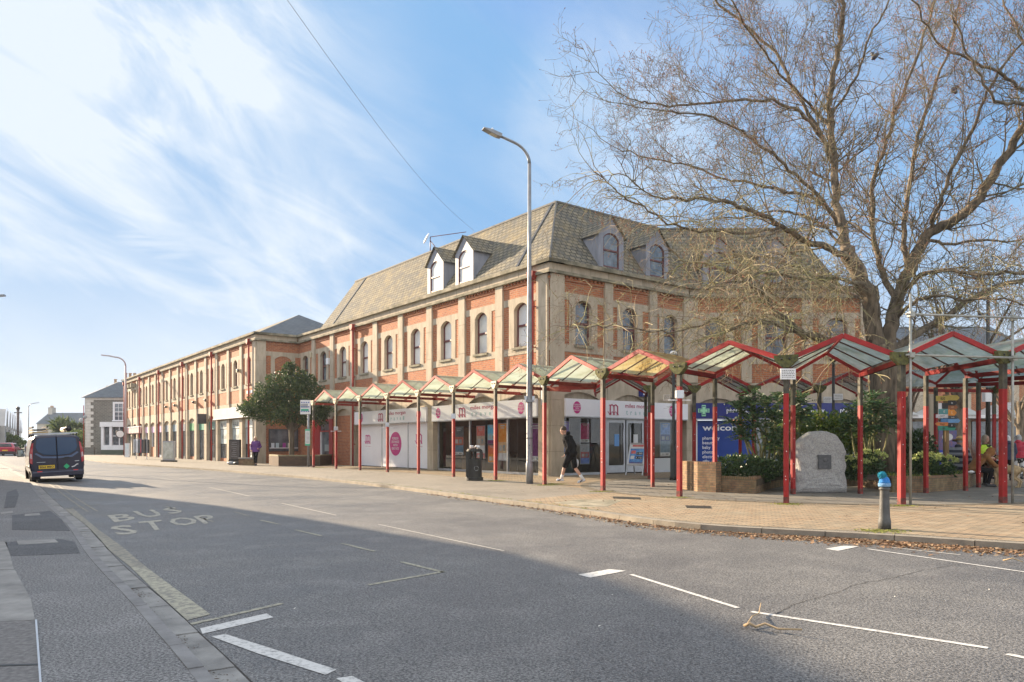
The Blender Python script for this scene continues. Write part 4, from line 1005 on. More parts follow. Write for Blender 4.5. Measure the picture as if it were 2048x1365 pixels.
# far lamps
def far_lamp(base, h, ax, lab, mt=STEELG, r0=.09, arm=1.5):
    t_ = thing('street_lamp', lab, 'street lamp', (base.x, base.y, 0)); m = MB(); m.tube([(0,0,0),(0,0,h-.9)], [r0, r0*.7], 8, mt)
    a = V(ax).normalized(); P = [a*(arm*.6*(1-cos(q)))+V((0,0,h-.9+.8*sin(q))) for q in [pi/2*i/6 for i in range(7)]] + [a*arm+V((0,0,h+.02))]
    m.tube(P, r0*.6, 6, mt); m.build('column', t_)
    k = MB(); e = a*arm; k.beam((e.x,e.y,h), (e.x+a.x*.6,e.y+a.y*.6,h+.06), .24, .09, mt); k.build('lamp_head', t_)
far_lamp(V((-37.6,72,0)), 9.75, (-1,-.3,0), 'grey street lamp at the far end of the brick range', mat('reddish_lamp_post',(.36,.22,.22),(.4,.36,.36),scale=.8,rough=.5), .12)
far_lamp(V((-31.0,41.5,0)), 9.6, (1,.2,0), 'street lamp whose head peeps in at the left edge of the sky', STEELG, .09, 1.7)
far_lamp(V((-98,150,0)), 9.5, (1,0,0), 'distant lamp post between the far houses', STEELG, .12)
# bus stop
bp_ = G(617, 934); bs = thing('bus_stop_pole', 'bus stop flag on a galvanised pole beside the evergreen tree', 'bus stop', (bp_.x, bp_.y, 0), .15)
m = MB(); m.tube([(0,0,0),(0,0,3.5)], .07, 10, STEELG); m.build('pole', bs)
m = MB(); m.box(-.42,.12,-.1,-.06,2.85,3.62,LW2); m.box(-.4,-.02,-.105,-.1,3.2,3.42,GREY); m.box(-.38,.02,-.105,-.1,3.02,3.14,mat('bus_green',(.05,.35,.22),rough=.5))
for i in range(4):
    for j in range(3): m.box(-.38+.12*i,-.3+.12*i,-.106,-.1,3.46-.24*j+.0,3.52-.24*j,mat('sign_blue',(.1,.15,.35),rough=.5))
m.build('flag', bs)
m = MB(); m.box(-.17,.1,-.12,-.07,1.15,2.05,mat('timetable_green',(.08,.42,.25),rough=.4)); m.box(-.15,.08,-.125,-.12,1.25,1.95,LW2)
for i in range(9): m.box(-.12,.05,-.127,-.125,1.3+.07*i,1.33+.07*i,GREY)
m.build('timetable_case', bs)
# litter bin
bn = G(949, 961.5); bin_ = thing('litter_bin', 'black oval litter bin with a recycling mark between two red posts', 'litter bin', (bn.x, bn.y, 0), -.1)
m = MB(); seg = 20
def oval(z, rx, ry): return [(rx*cos(2*pi*k/seg), ry*sin(2*pi*k/seg)) for k in range(seg)], z
m.slab(oval(0,.30,.27)[0], 0, .12, BLKM); m.slab(oval(0,.255,.23)[0], .12, .72, BLKM); m.slab(oval(0,.27,.245)[0], .98, 1.04, BLKM); m.slab(oval(0,.24,.2)[0],1.04,1.07,BLKM)
m.build('bin_body', bin_, bevel=.01)
m = MB()
for x0, x1, y in ((-.27,-.14,-.16),(.19,.27,-.12),(-.27,-.14,.1),(.19,.27,.08),(-.02,.03,-.24),(-.02,.03,.2)): m.box(x0,x1,y,y+.05,.12 if x1 < -.1 else .7,.99,BLKM)
m.build('hood_post', bin_)
m = MB(); m.slab([(x*.9,y*.9) for x,y in oval(0,.25,.22)[0]], .70, .76, mat('bin_inside',(.01,.01,.01),rough=.9)); m.build('bin_liner', bin_)
m = MB()
for k in range(3):
    t = 2*pi*k/3; P = [V((.1+.075*cos(t+s), -.225-.012, .42+.075*sin(t+s))) for s in [1.6*i/5 for i in range(6)]]; m.tube(P, .007, 4, GREY)
m.build('recycling_mark', bin_)
m = MB(); R = random.Random(2)
for i in range(7): m.ball((R.uniform(-.12,.14),R.uniform(-.08,.08),1.1+R.uniform(0,.07)), (R.uniform(.04,.09),.05,R.uniform(.02,.05)), LW2 if i % 2 else mat('carton',(.45,.35,.3),rough=.7), 8, 5, .5, R)
tag(m.build('crumpled_rubbish', None, frame((bn.x,bn.y,0))), 'crumpled white paper rubbish left on top of the litter bin', 'rubbish')
# A-board at the door
ab = G(1277, 950); abd = thing('pavement_sign', 'aluminium pavement board with blue and red price poster by the shop door', 'sign', M=frame((ab.x, ab.y, 0), -.55) @ Matrix.Scale(1.12, 4))
m = MB()
for x in (-.31,.31):
    m.beam((x,-.42,0),(x*.96,0,1.13), .035,.035, ALU); m.beam((x,.42,0),(x*.96,.03,1.13), .035,.035, ALU)
m.beam((-.31,-.29,.36),(.31,-.29,.36),.05,.05,ALU); m.beam((-.3,0,1.12),(.3,0,1.12),.06,.06,ALU); m.build('frame', abd)
m = MB(); Mp = WM[abd] @ Matrix.Translation((0,-.285,.38)) @ Matrix.Rotation(-atan2(.285,.75),4,'X')
PB = mat('poster_blue',(.03,.12,.45),(.15,.4,.7),scale=5,rough=.4); PR = mat('poster_red',(.55,.04,.06),(.65,.2,.15),scale=5,rough=.4); PO = mat('poster_orange',(.75,.26,.05),(.75,.45,.2),scale=5,rough=.4)
m.box(-.29,.29,-.01,.01,0,.78,LW2); m.box(-.26,.26,-.014,-.01,.03,.6,PB); m.box(-.26,.26,-.014,-.01,.03,.09,PR); m.box(-.2,.22,-.015,-.01,.67,.74,PR); m.box(-.24,.24,-.0145,-.0105,.6,.66,LW2)
m.box(-.02,.22,-.016,-.014,.36,.46,BLKM); m.box(-.02,.22,-.016,-.014,.2,.3,BLKM); m.box(-.22,-.05,-.016,-.014,.4,.52,PR); m.box(-.22,-.08,-.016,-.014,.2,.32,LW2)
text(m,'1.00',.0,.2,.38,.44,-.018,LW2,.01); text(m,'1.12',.0,.2,.22,.28,-.018,LW2,.01); m.build('poster', abd, Mp)
# black posts / lamp columns
def black_lamp(base, h, lab, globe=True, z1=1.05):
    t_ = thing('lamp_column', lab, 'lamp post', (base.x, base.y, 0)); m = MB()
    m.lathe([(.13,0),(.13,.12),(.11,.16),(.11,z1-.08),(.06,z1),(.05,z1+.05),(.045,h)], (0,0,0), 12, BLKM); m.build('column', t_)
    m = MB(); m.lathe([(.05,h),(.14,h+.1),(.16,h+.13)], (0,0,0), 10, BLKM)
    m.ball((0,0,h+.2), (.13,.13,.09), LW2, 10, 6); m.build('lantern', t_)
black_lamp(G(1347,961), 4.15, 'black lamp column with a wide base at the left end of the low brick wall')
black_lamp(V((10.88,25.05,0)), 4.0, 'black lamp column with white globe rising behind the stone')
# bollard with knitted hat
bo = G(1769, 1059); bol = thing('bollard', 'grey cast bollard at the kerb edge in front of the planter', 'bollard', (bo.x, bo.y, 0))
m = MB(); GB = mat('grey_bollard',(.085,.085,.083),(.05,.05,.048),scale=7,rough=.6,bump=.2)
m.lathe([(.088,0),(.088,.12),(.078,.16),(.075,.18),(.062,.56),(.062,.575),(.078,.585),(.078,.60),(.058,.61),(.058,.66),(.05,.69),(.02,.71)], (0,0,0), 18, GB); m.build('bollard_body', bol)
kh = thing('knitted_hat', 'blue knitted bobble hat pulled over the top of the bollard', 'hat', (bo.x, bo.y, .62))
KB_ = mat('blue_knit',(.015,.13,.45),(.05,.27,.6),scale=45,rough=.95,bump=.9,bscale=90); KW = mat('pale_knit',(.35,.55,.8),(.12,.35,.65),scale=60,rough=.95,bump=.9); KT = mat('teal_wool',(.03,.42,.55),(.02,.28,.45),scale=50,rough=1,bump=1)
m = MB(); m.lathe([(.072,0),(.086,.01),(.086,.05),(.078,.055)], (0,0,0), 18, KW); m.build('brim', kh)
m = MB(); m.lathe([(.078,.045),(.076,.08),(.06,.125),(.035,.15),(.01,.16)], (0,0,0), 18, KB_); m.build('crown', kh)
m = MB(); R = random.Random(3); m.ball((-.035,0,.165), .052, KT, 14, 9, .28, R)
for i in range(260):
    v = V((R.gauss(0,1),R.gauss(0,1),R.gauss(0,1))).normalized(); c = V((-.035,0,.165)); m.beam(c+v*.04, c+v*R.uniform(.055,.07), .006,.006, KT)
m.build('bobble', kh)
# memorial stone
bs_ = G(1634, 986); stone = thing('memorial_stone', 'rough pale granite boulder with a dark square plaque', 'stone', (bs_.x, bs_.y, 0), .04)
outl = [(-.52,0),(-.545,.12),(-.50,.22),(-.53,.34),(-.49,.48),(-.50,.62),(-.53,.76),(-.50,.90),(-.44,1.03),(-.38,1.07),(-.29,1.16),(-.17,1.225),(.02,1.245),(.19,1.235),(.32,1.19),(.38,1.10),(.47,.98),(.525,.86),(.49,.72),(.53,.56),(.50,.42),(.54,.26),(.53,.1),(.53,0)]
sc_ = bs_.y/1480*104/1.06
outl = [(x*sc_, z*sc_*1.0) for x, z in outl]
m = MB(); GR_ = brick_mat('granite', (.50,.49,.47), (.50,.49,.47), (.5,.49,.47), stain=(.32,.31,.30), samt=.8, sscale=14, bump=0, samt2=.6, stain2=(.66,.64,.60)) if False else mat('granite', (.44,.425,.40), (.27,.27,.28), scale=34, rough=.9, bump=1.0, bscale=30, lo=.38, hi=.64)
n = len(outl); cx, cz = 0, .6; layers = [(-.325,.06),(-.325,.2),(-.322,.35),(-.318,.5),(-.312,.64),(-.302,.77),(-.285,.88),(-.25,.955),(-.18,1.0),(0,1.02),(.18,.98),(.26,.88),(.3,.6),(.3,.2)]; vs = []
R = random.Random(9)
for y, s in layers:
    for i, (x, z) in enumerate(outl):
        j = 1+(R.random()-.5)*.02; vs.append((cx+(x-cx)*s*j, y+(R.random()-.5)*.012, max(0, cz+(z-cz)*s*j)))
fs = [(k*n+i, k*n+(i+1)%n, (k+1)*n+(i+1)%n, (k+1)*n+i) for k in range(len(layers)-1) for i in range(n)]; fs.append(tuple(range(n-1,-1,-1))); fs.append(tuple((len(layers)-1)*n+k for k in range(n)))
m.add(vs, fs, GR_)
o = m.build('boulder', stone)
md = o.modifiers.new('s','SUBSURF'); md.subdivision_type = 'SIMPLE'; md.levels = 2; md.render_levels = 2
tx = bpy.data.textures.new('rock','CLOUDS'); tx.noise_scale = .16; tx.noise_depth = 4; md = o.modifiers.new('d','DISPLACE'); md.texture = tx; md.strength = .07; md.texture_coords = 'LOCAL'; md.mid_level = .5
m = MB(); m.box(-.13,.20,-.36,-.28,.62,.97,mat('dark_bronze',(.05,.055,.06),(.08,.08,.085),scale=8,rough=.4)); m.box(-.115,.185,-.363,-.36,.635,.955,mat('dark_bronze2',(.045,.05,.055),(.10,.10,.11),scale=14,rough=.45)); m.ball((.035,-.362,.84),(.045,.012,.05),mat('relief',(.09,.09,.095),rough=.4),10,6,.3); m.build('plaque', stone)
# brick planters
PBR = brick_mat('planter_brick', (.27,.155,.085), (.17,.10,.065), (.12,.10,.075), bw=.19, rh=.068, ms=.01, stain=(.14,.15,.06), samt=.6, sscale=1.1, bump=.6, samt2=.3, stain2=(.42,.30,.17))
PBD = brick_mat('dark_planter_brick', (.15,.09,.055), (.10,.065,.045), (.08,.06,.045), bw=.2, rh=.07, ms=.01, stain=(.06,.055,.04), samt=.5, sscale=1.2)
PTOP = brick_mat('coping_brick', (.30,.16,.09), (.22,.13,.08), (.09,.08,.06), bw=.065, rh=.5, ms=.009, stain=(.14,.15,.06), samt=.5, sscale=2, bump=.6, off=0)
SOIL = mat('soil', (.05,.04,.025), (.09,.07,.04), scale=6, rough=1, bump=.6)
def wall_path(mb, P, z0, z1, th, mt, cop, uvoff=0):
    "brick wall along a polyline with running uv"
    I = offset(P, th); u = uvoff
    for i in range(len(P)-1):
        a, b, c, d = P[i], P[i+1], I[i+1], I[i]; L_ = (b-a).length
        mb.add([up(a,z0), up(b,z0), up(b,z1-.07), up(a,z1-.07)], [(0,1,2,3)], mt, uvs=[[(u,z0),(u+L_,z0),(u+L_,z1),(u,z1)]])
        mb.add([up(d,z0), up(c,z0), up(c,z1-.07), up(d,z1-.07)], [(3,2,1,0)], mt, uvs=[[(u,z1),(u+L_,z1),(u+L_,z0),(u,z0)]])
        mb.add([up(a,z1-.07), up(b,z1-.07), up(b,z1), up(a,z1)], [(0,1,2,3)], cop, uvs=[[(u,0),(u+L_,0),(u+L_,.07),(u,.07)]])
        mb.add([up(a,z1), up(b,z1), up(c,z1), up(d,z1)], [(0,1,2,3)], cop, uvs=[[(u,0),(u+L_,0),(u+L_,.2),(u,.2)]])
        u += L_
    for k, r in ((0, 1), (len(P)-1, 0)):
        q = [up(P[k],z0), up(I[k],z0), up(I[k],z1), up(P[k],z1)]; mb.add(q if not r else q[::-1], [(0,1,2,3)], mt)
def PP(lst): return [V((G(x,y).x, G(x,y).y, 0)) for x, y in lst]
plant = thing('brick_planter', 'curved low brick planter round the big tree with shrubs in it', 'planter', (9.5, 21, 0))
m = MB(); front = PP([(1425,984),(1512,989),(1540,978),(1572,972),(1640,970),(1700,972),(1745,977),(1770,985),(1830,987),(1875,984),(1912,981),(1938,977),(1951,970)]) 
front = front[:2] + smoothp(front[2:], 1)
back = [V((14.3,24.4,0)), V((11.6,25.2,0)), V((9,25.2,0)), V((6.6,24.3,0)), V((5.2,22.6,0)), V((4.9,21.0,0))]
wall_path(m, front, 0, .42, .22, PBR, PTOP); wall_path(m, [front[-1]]+back+[front[0]], 0, .42, .22, PBR, PTOP)
m.build('planter_wall', plant, ID)
m = MB(); so = front+back; m.slab([(p.x*.985+.14, p.y*.985+.33) for p in so], .2, .36, SOIL); m.build('soil', plant, ID)
lw_ = thing('low_brick_wall', 'taller stub of brown brick wall with rounded coping at the left end of the planter', 'wall', (G(1390,985).x, G(1390,985).y, 0))
m = MB(); q = PP([(1364,979),(1395,984),(1432,986)]); wall_path(m, q, 0, .78, .25, PBR, PTOP)
m.build('wall_body', lw_, ID)
m = MB(); BN = mat('dark_bench_timber',(.06,.04,.03),(.11,.07,.05),scale=9,rough=.6)
for nm, lst, lab in (('a',[(1497,948),(1530,944),(1572,942)],'curved dark timber bench rail on the planter left of the stone'),('b',[(1688,944),(1720,945),(1762,950)],'curved dark timber bench rail on the planter right of the stone')):
    b_ = thing('bench', lab, 'bench', (0,0,0)); P = [PX(x, 19.9 if nm=='a' else 19.6, y+3) for x,y in lst]; bb = P[1]; b_.location = (bb.x,bb.y,0); WM[b_] = frame((bb.x,bb.y,0))
    m = MB(); 
    for a, c in zip(P, P[1:]): m.beam(a,c,.3,.05,BN); m.beam(a+V((0,-.13,-.08)),c+V((0,-.13,-.08)),.03,.1,BN)
    m.build('seat', b_, ID); m = MB()
    for p in P: m.box(p.x-.02,p.x+.02,p.y-.05,p.y+.05,.38,p.z,ALU)
    m.build('bracket', b_, ID)
# scaffold poles
sf = thing('scaffold_frame', 'grey scaffold poles with cross bars rising beside the double red posts', 'scaffold', (8.1,14.95,0))
m = MB(); S_ = mat('scaffold_tube',(.36,.36,.34),(.24,.24,.2),scale=6,rough=.5,metal=.3)
p0 = V((OUT[11].x+.13, OUT[11].y-.1, 0)); p1 = V((OUT[12].x+.12, OUT[12].y-.12, 0))
for p, z in ((p0, 4.3), (p1, 4.15)): m.tube([up(p,0), up(p,z)], .026, 8, S_)
for z in (3.05, 3.88): m.tube([up(p0,z)+V((-.12,-.06,0)), up(p1,z-.02)+V((.25,-.06,0))], .022, 8, S_)
m.build('pole', sf, ID)
for p, z in ((p0,3.05),(p0,3.88),(p1,3.03),(p1,3.86)): m = MB(); m.box(p.x-.05,p.x+.05,p.y-.09,p.y+.04,z-.05,z+.05,S_); m.build('clamp', sf, ID)
# fingerpost
fp = V((11.75, 20.6, 0)); fpx = 1878.5; fp = V(((1892-1024)/1480*20.6, 20.6, 0)); sg = thing('fingerpost', 'wooden signpost crowded with coloured finger boards behind the planter', 'signpost', (fp.x,fp.y,0))
WD = mat('post_timber',(.28,.19,.09),(.18,.12,.06),scale=5,rough=.9,bump=.5,stretch=(4,4,.6))
m = MB(); m.tube([(0,0,0),(0,0,2.62)], .075, 10, WD); m.build('timber_post', sg)
cs = {'gold':(.50,.38,.08),'black':(.03,.03,.035),'brown':(.35,.13,.05),'teal':(.10,.32,.33),'orange':(.80,.30,.04),'white':(.7,.68,.72),'blue':(.07,.22,.45),'rust':(.65,.22,.05),'green':(.03,.25,.17),'sky':(.15,.35,.65),'dk':(.07,.07,.07)}
def finger(side, z, h, l, c, txt=None, tc=LW2, point=True):
    z = 1.62+(z-.94)*.66; h *= .72; l *= .66; m = MB(); s = side; mt = mat('board_'+c, cs[c], tuple(v*.75 for v in cs[c]), scale=6, rough=.6)
    pts = [(0,z),(s*(l-.06),z),(s*l,z+h/2),(s*(l-.06),z+h),(0,z+h)] if point else [(0,z),(s*l,z),(s*l,z+h),(0,z+h)]
    if s < 0: pts = pts[::-1]
    m.prism(pts, -.1, -.075, mt)
    if txt: text(m, txt, min(s*.085,s*(l-.12)), max(s*.085,s*(l-.12)), z+h*.25, z+h*.75, -.103, tc, .015)
    m.build('finger_board', sg)
finger(-1,2.17,.2,.5,'gold','HILL RD',BLKM,False); finger(1,2.2,.2,.48,'gold',None,BLKM); finger(1,1.98,.2,.38,'black','antiques',LW2); finger(-1,1.85,.22,.24,'black',None,LW2,False)
finger(1,1.83,.15,.42,'brown','SHOPS',mat('tan_ink',(.6,.35,.2),rough=.6)); finger(-1,1.62,.2,.38,'teal','MARKET',LW2,False); finger(1,1.56,.23,.36,'orange','FOOD',mat('cream_ink',(.8,.7,.4),rough=.5)); finger(-1,1.47,.13,.5,'white','N JOY',BLKM,False)
finger(1,1.42,.13,.44,'dk','books',mat('grey_ink',(.5,.5,.5),rough=.5)); finger(-1,1.28,.15,.3,'blue','TO',LW2,False); finger(1,1.26,.16,.52,'sky'); finger(-1,1.14,.13,.54,'rust','Clevedon',BLKM); finger(1,1.06,.17,.36,'black','centre',LW2); finger(-1,.94,.16,.42,'green','GREEN',BLKM,False); finger(1,.94,.15,.34,'green')
# ------------------------------------------------------------------ vegetation
SOILP = [(p.x*.985+.14, p.y*.985+.33) for p in so]
def inside(x, y, P):
    r = False
    for i in range(len(P)):
        (a, b), (c, d) = P[i], P[i-1]
        if (b > y) != (d > y) and x < (c-a)*(y-b)/(d-b)+a: r = not r
    return r
def leaf(m, p, d, s, w, mt, R, bend=.25):
    "pointed leaf of two quads folded along the rib"
    d = d.normalized(); q = d.cross(V((R.gauss(0,1), R.gauss(0,1), R.gauss(0,1))))
    if q.length < 1e-3: q = d.orthogonal()
    q.normalize(); n = d.cross(q); t = p+d*s-n*s*bend; mid = p+d*s*.5
    m.add([p, mid+q*w*s, t, mid-q*w*s], [(0,1,2),(0,2,3)], mt)
def clumps(name, par, centers, n, size, mt, seed, w=.28, updir=.3, M=ID, shell=.55):
    R = random.Random(seed); m = MB(); tot = sum(c[1][0]*c[1][2] for c in centers)
    for c, r in centers:
        for _ in range(int(n*r[0]*r[2]/tot)):
            v = V((R.gauss(0,1),R.gauss(0,1),R.gauss(0,1))).normalized(); k = shell+(1-shell)*R.random()**.7; k *= 1+.14*noise.noise(v*2.3+V(c))
            p = V((c[0]+v.x*r[0]*k, c[1]+v.y*r[1]*k, c[2]+v.z*r[2]*k))
            d = v*.8+V((R.gauss(0,.6),R.gauss(0,.6),R.gauss(0,.6)+updir)); leaf(m, p, d, size*R.uniform(.6,1.3), w, mt, R)
    return m.build(name, par, M, uv=False)
BARK = mat('bark', (.21,.165,.115), (.06,.048,.034), scale=2.6, rough=.95, bump=1.0, bscale=7, stretch=(3.2,3.2,.55))
BARKG = mat('green_bark', (.27,.24,.12), (.13,.14,.05), scale=3, rough=.95, bump=.5)
EVG = leafmat('evergreen_leaf', (.03,.055,.022), (.07,.11,.035), (.17,.19,.05), .5, .25)
EVD = leafmat('dark_shrub_leaf', (.02,.05,.018), (.045,.095,.03), (.10,.15,.035), .4, .2)
MAH = leafmat('pinnate_leaf', (.03,.075,.03), (.06,.13,.05), (.14,.20,.06), .45, .25)
YEL = leafmat('yellow_green_leaf', (.10,.15,.03), (.20,.25,.04), (.36,.36,.08), .5, .3)
PALE = leafmat('pale_flower', (.35,.42,.12), (.50,.55,.2), (.60,.62,.3), .6, .3)
# evergreen tree in front of the inner corner, in its planter
tx_, ty = (583-1024)/1480*43.0, 43.0
ev = thing('evergreen_tree', 'dense dark evergreen tree with a sunlit left side before the brick corner', 'tree', (tx_, ty, 0))
def ep(px, py, Y=43.0): p = PX(px, Y, py); return (p.x, p.y, p.z)
m = MB(); a = V((tx_, ty, 0)); m.tube([a, a+V((.02,0,1.2)), a+V((0,0,2.2)), a+V((-.1,0,3.2))], [.17,.15,.16,.1], 9, BARK)
for e_ in ((565,800),(600,790),(545,815),(620,812),(580,770),(530,822),(640,830)): q = V(ep(*e_)); m.tube([a+V((0,0,1.9)), (a+V((0,0,1.9))).lerp(q,.5)+V((0,.3,.3)), q], [.1,.06,.03], 6, BARK)
m.build('trunk', ev, ID)
cs_ = [(ep(583,790),(1.35,1.3,1.2)),(ep(560,770),(.85,.9,.75)),(ep(590,752),(.62,.7,.55)),(ep(540,812),(1.3,1.2,.85)),(ep(508,820),(.85,.9,.55)),(ep(500,818,43.4),(.6,.7,.35)),(ep(615,795),(1.15,1.2,1.1)),(ep(632,820),(.85,1.0,.75)),(ep(585,825),(1.6,1.4,.65)),(ep(650,818),(.45,.7,.45)),(ep(606,760),(.5,.6,.45)),(ep(530,785),(.6,.8,.55)),(ep(575,740),(.3,.4,.3)),(ep(553,838),(1.0,1,.4)),(ep(625,842),(.8,1,.4))]
R = random.Random(99)
for _ in range(60):
    c_, r_ = R.choice(cs_[:13]); v = V((R.gauss(0,1),R.gauss(0,.6),R.gauss(0,1))).normalized(); cs_.append(((c_[0]+v.x*r_[0]*1.02, c_[1]+v.y*r_[1], c_[2]+v.z*r_[2]*1.05), (R.uniform(.14,.3),.3,R.uniform(.12,.28))))
clumps('crown', ev, cs_, 15000, .15, EVG, 21, .27, .25, shell=.3)
pl2 = thing('brick_planter', 'low brick planter with pale coping under the evergreen tree', 'planter', (tx_, 42.6, 0))
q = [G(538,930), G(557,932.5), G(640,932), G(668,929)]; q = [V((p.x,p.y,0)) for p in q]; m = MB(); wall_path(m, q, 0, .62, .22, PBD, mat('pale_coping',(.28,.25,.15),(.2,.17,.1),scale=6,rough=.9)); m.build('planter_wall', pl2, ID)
bx = G(497,931); b_ = thing('brick_plinth', 'small square brick plinth at the foot of the end shop pier', 'plinth', (bx.x,bx.y,0)); m = MB(); m.box(-.5,.4,-.2,.25,0,.38,PBR); m.box(-.53,.43,-.23,.28,.38,.45,SLABG); m.build('plinth_body', b_)
# shrubs of the big planter
def shrub(name, lab, cat, base, stems, cl, n, size, mt, seed, w=.28, group=None, updir=.3, shell=.35):
    t_ = thing(name, lab, cat, base, 0, group); m = MB(); R = random.Random(seed)
    for e in stems:
        e = V(e); b = V(base)+V((R.uniform(-.15,.15), R.uniform(-.1,.1), 0)); mid = b.lerp(e,.5)+V((R.uniform(-.12,.12),R.uniform(-.1,.1),.12)); m.tube([b, mid, e], [.035,.026,.015], 6, BARKG)
    m.build('stem', t_, ID); clumps('foliage', t_, cl, n, size, mt, seed+1, w, updir, shell=shell); return t_
def frond_shrub(lab, base, heads, seed, group='pinnate leaved shrubs in the planter'):
    "upright canes topped by whorls of long pinnate leaves"
    t_ = thing('pinnate_shrub', lab, 'shrub', base, 0, group); m = MB(); f = MB(); R = random.Random(seed)
    for h in heads:
        h = V(h); b = V(base)+V((R.uniform(-.25,.25),R.uniform(-.2,.2),0)); mid = b.lerp(h,.55)+V((R.uniform(-.1,.1),R.uniform(-.1,.1),0)); m.tube([b,mid,h],[.032,.025,.02],6,BARKG)
        for _ in range(25):
            an = R.uniform(0,2*pi); el = R.uniform(-.35,1.0); d = V((cos(an)*cos(el), sin(an)*cos(el), sin(el))); L_ = R.uniform(.32,.52); p0 = h+V((0,0,R.uniform(-.22,.08)))
            pp = []; 
            for k in range(9): t = k/8; pp.append(p0 + d*L_*t + V((0,0,-.28*L_*t*t)))
            m.tube([pp[0],pp[4],pp[8]], [.004,.003,.002], 3, BARKG, False)
            sd = d.cross(V((0,0,1))); 
            if sd.length < .1: sd = V((1,0,0))
            sd.normalize()
            for k in range(1,9):
                for s_ in (-1,1): leaf(f, pp[k], sd*s_+d*.55+V((0,0,R.uniform(-.1,.15))), .105*(1.15-.05*k), .22, MAH, R, .1)
    m.build('stem', t_, ID); f.build('foliage', t_, ID, uv=False); return t_
def q3(px, py, Y): p = PX(px, Y, py); return (p.x, p.y, p.z)
def bse(px, Y, z=.3): return ((px-1024)/1480*Y, Y, z)
frond_shrub('large pinnate leaved shrub with bare canes in front of the blue welcome panel', bse(1525,20.2), [q3(1478,815,20.1),(q3(1500,795,20)),q3(1530,800,20.4),q3(1470,845,20),q3(1545,830,20),q3(1510,820,20),q3(1490,870,19.8),q3(1560,800,20.5),q3(1535,860,20),q3(1505,845,20),q3(1550,885,20)], 31)
frond_shrub('second pinnate shrub just left of the tall red post with the notice', bse(1572,20.8), [q3(1575,790,20.8),q3(1600,800,20.9),q3(1565,825,20.8),q3(1590,830,21),q3(1612,822,20.8),q3(1580,860,20.8),q3(1552,850,20.7)], 32)
frond_shrub('pinnate leaved shrub between the stone and the big tree trunk', bse(1738,20.3), [q3(1710,820,20.2),q3(1735,808,20.4),q3(1760,815,20.2),q3(1725,850,20.2),q3(1755,850,20.2),q3(1780,840,20),q3(1700,850,20.1),q3(1745,800,20.6)], 33)
shrub('laurel_hedge', 'glossy yellow green hedge behind the stone', 'hedge', bse(1655,22.2), [q3(1620,870,22),q3(1690,870,22)], [(q3(x,y,22.2),(.75,.5,.42)) for x,y in ((1590,855),(1620,850),(1655,853),(1690,852),(1725,850),(1600,880),(1640,885),(1680,880),(1715,880),(1610,905),(1700,905),(1570,885),(1745,880))], 7500, .12, leafmat('laurel_leaf',(.06,.12,.02),(.13,.20,.03),(.32,.34,.06),.3,.25), 41, .3)
GC = thing('ground_cover', 'low dark green shrubs and ivy filling the left of the planter', 'ground cover', bse(1470,19.6)); 
clumps('foliage', GC, [(q3(x,y,19.5),(.45,.4,.22)) for x,y in ((1445,955),(1465,945),(1490,948),(1515,950),(1540,940),(1455,930),(1480,925),(1500,930),(1525,935))]+[(q3(1555,930,20.2),(.4,.4,.25))], 5200, .075, EVD, 42, .32); GC['kind'] = 'stuff'
for (px, Y, py, lab, sd) in ((1735,19.3,925,'hellebore clump with pale green flowers right of the stone',51),(1700,19.2,938,'small hellebore clump at the right foot of the stone',52),(1843,19.7,930,'hellebore clump with pale flowers right of the tree trunk',53),(1878,19.9,934,'bushy hellebore under the fingerpost',54),(1595,19.8,938,'small flowering clump left of the stone',55)):
    t_ = thing('hellebore', lab, 'plant', bse(px,Y), 0, 'hellebore clumps in the planter')
    c = q3(px,py,Y); clumps('foliage', t_, [(c,(.30,.28,.24)),((c[0]-.25,c[1],c[2]-.1),(.2,.2,.16)),((c[0]+.22,c[1],c[2]-.12),(.2,.2,.16))], 900, .1, EVD, sd, .3, .5)
    for q_, (dx, dz) in enumerate(((-.3,.02),(-.1,.1),(.15,.08),(.32,0),(.05,-.12))): clumps('flower', t_, [((c[0]+dx,c[1]-.2,c[2]+.18+dz),(.09,.09,.07))], 60, .05, PALE, sd+100+q_, .5, .6, shell=.1)
IV = thing('ground_cover', 'low grass and ivy over the soil on the right half of the planter', 'ground cover', bse(1850,20))
R = random.Random(6); m = MB()
for _ in range(9000):
    t = R.random(); x = 9.3+t*4.6; y = R.uniform(18.9,22.5); p = V((x,y,.36)); 
    if not inside(x, y, SOILP): continue
    leaf(m, p, V((R.gauss(0,.7),R.gauss(0,.7),.6+R.random())), R.uniform(.05,.13), .22, R.choice((EVD,EVD,GRS)), R)
m.build('foliage', IV, ID, uv=False); IV['kind'] = 'stuff'
frond = shrub('dark_shrub', 'dark leafy shrub right of the tree trunk behind the hellebores', 'shrub', bse(1838,21.8), [q3(1830,880,21.8),q3(1850,870,21.8)], [(q3(x,y,21.8),(.38,.35,.3)) for x,y in ((1835,880),(1845,900),(1825,905),(1840,920))], 1800, .11, EVD, 61)

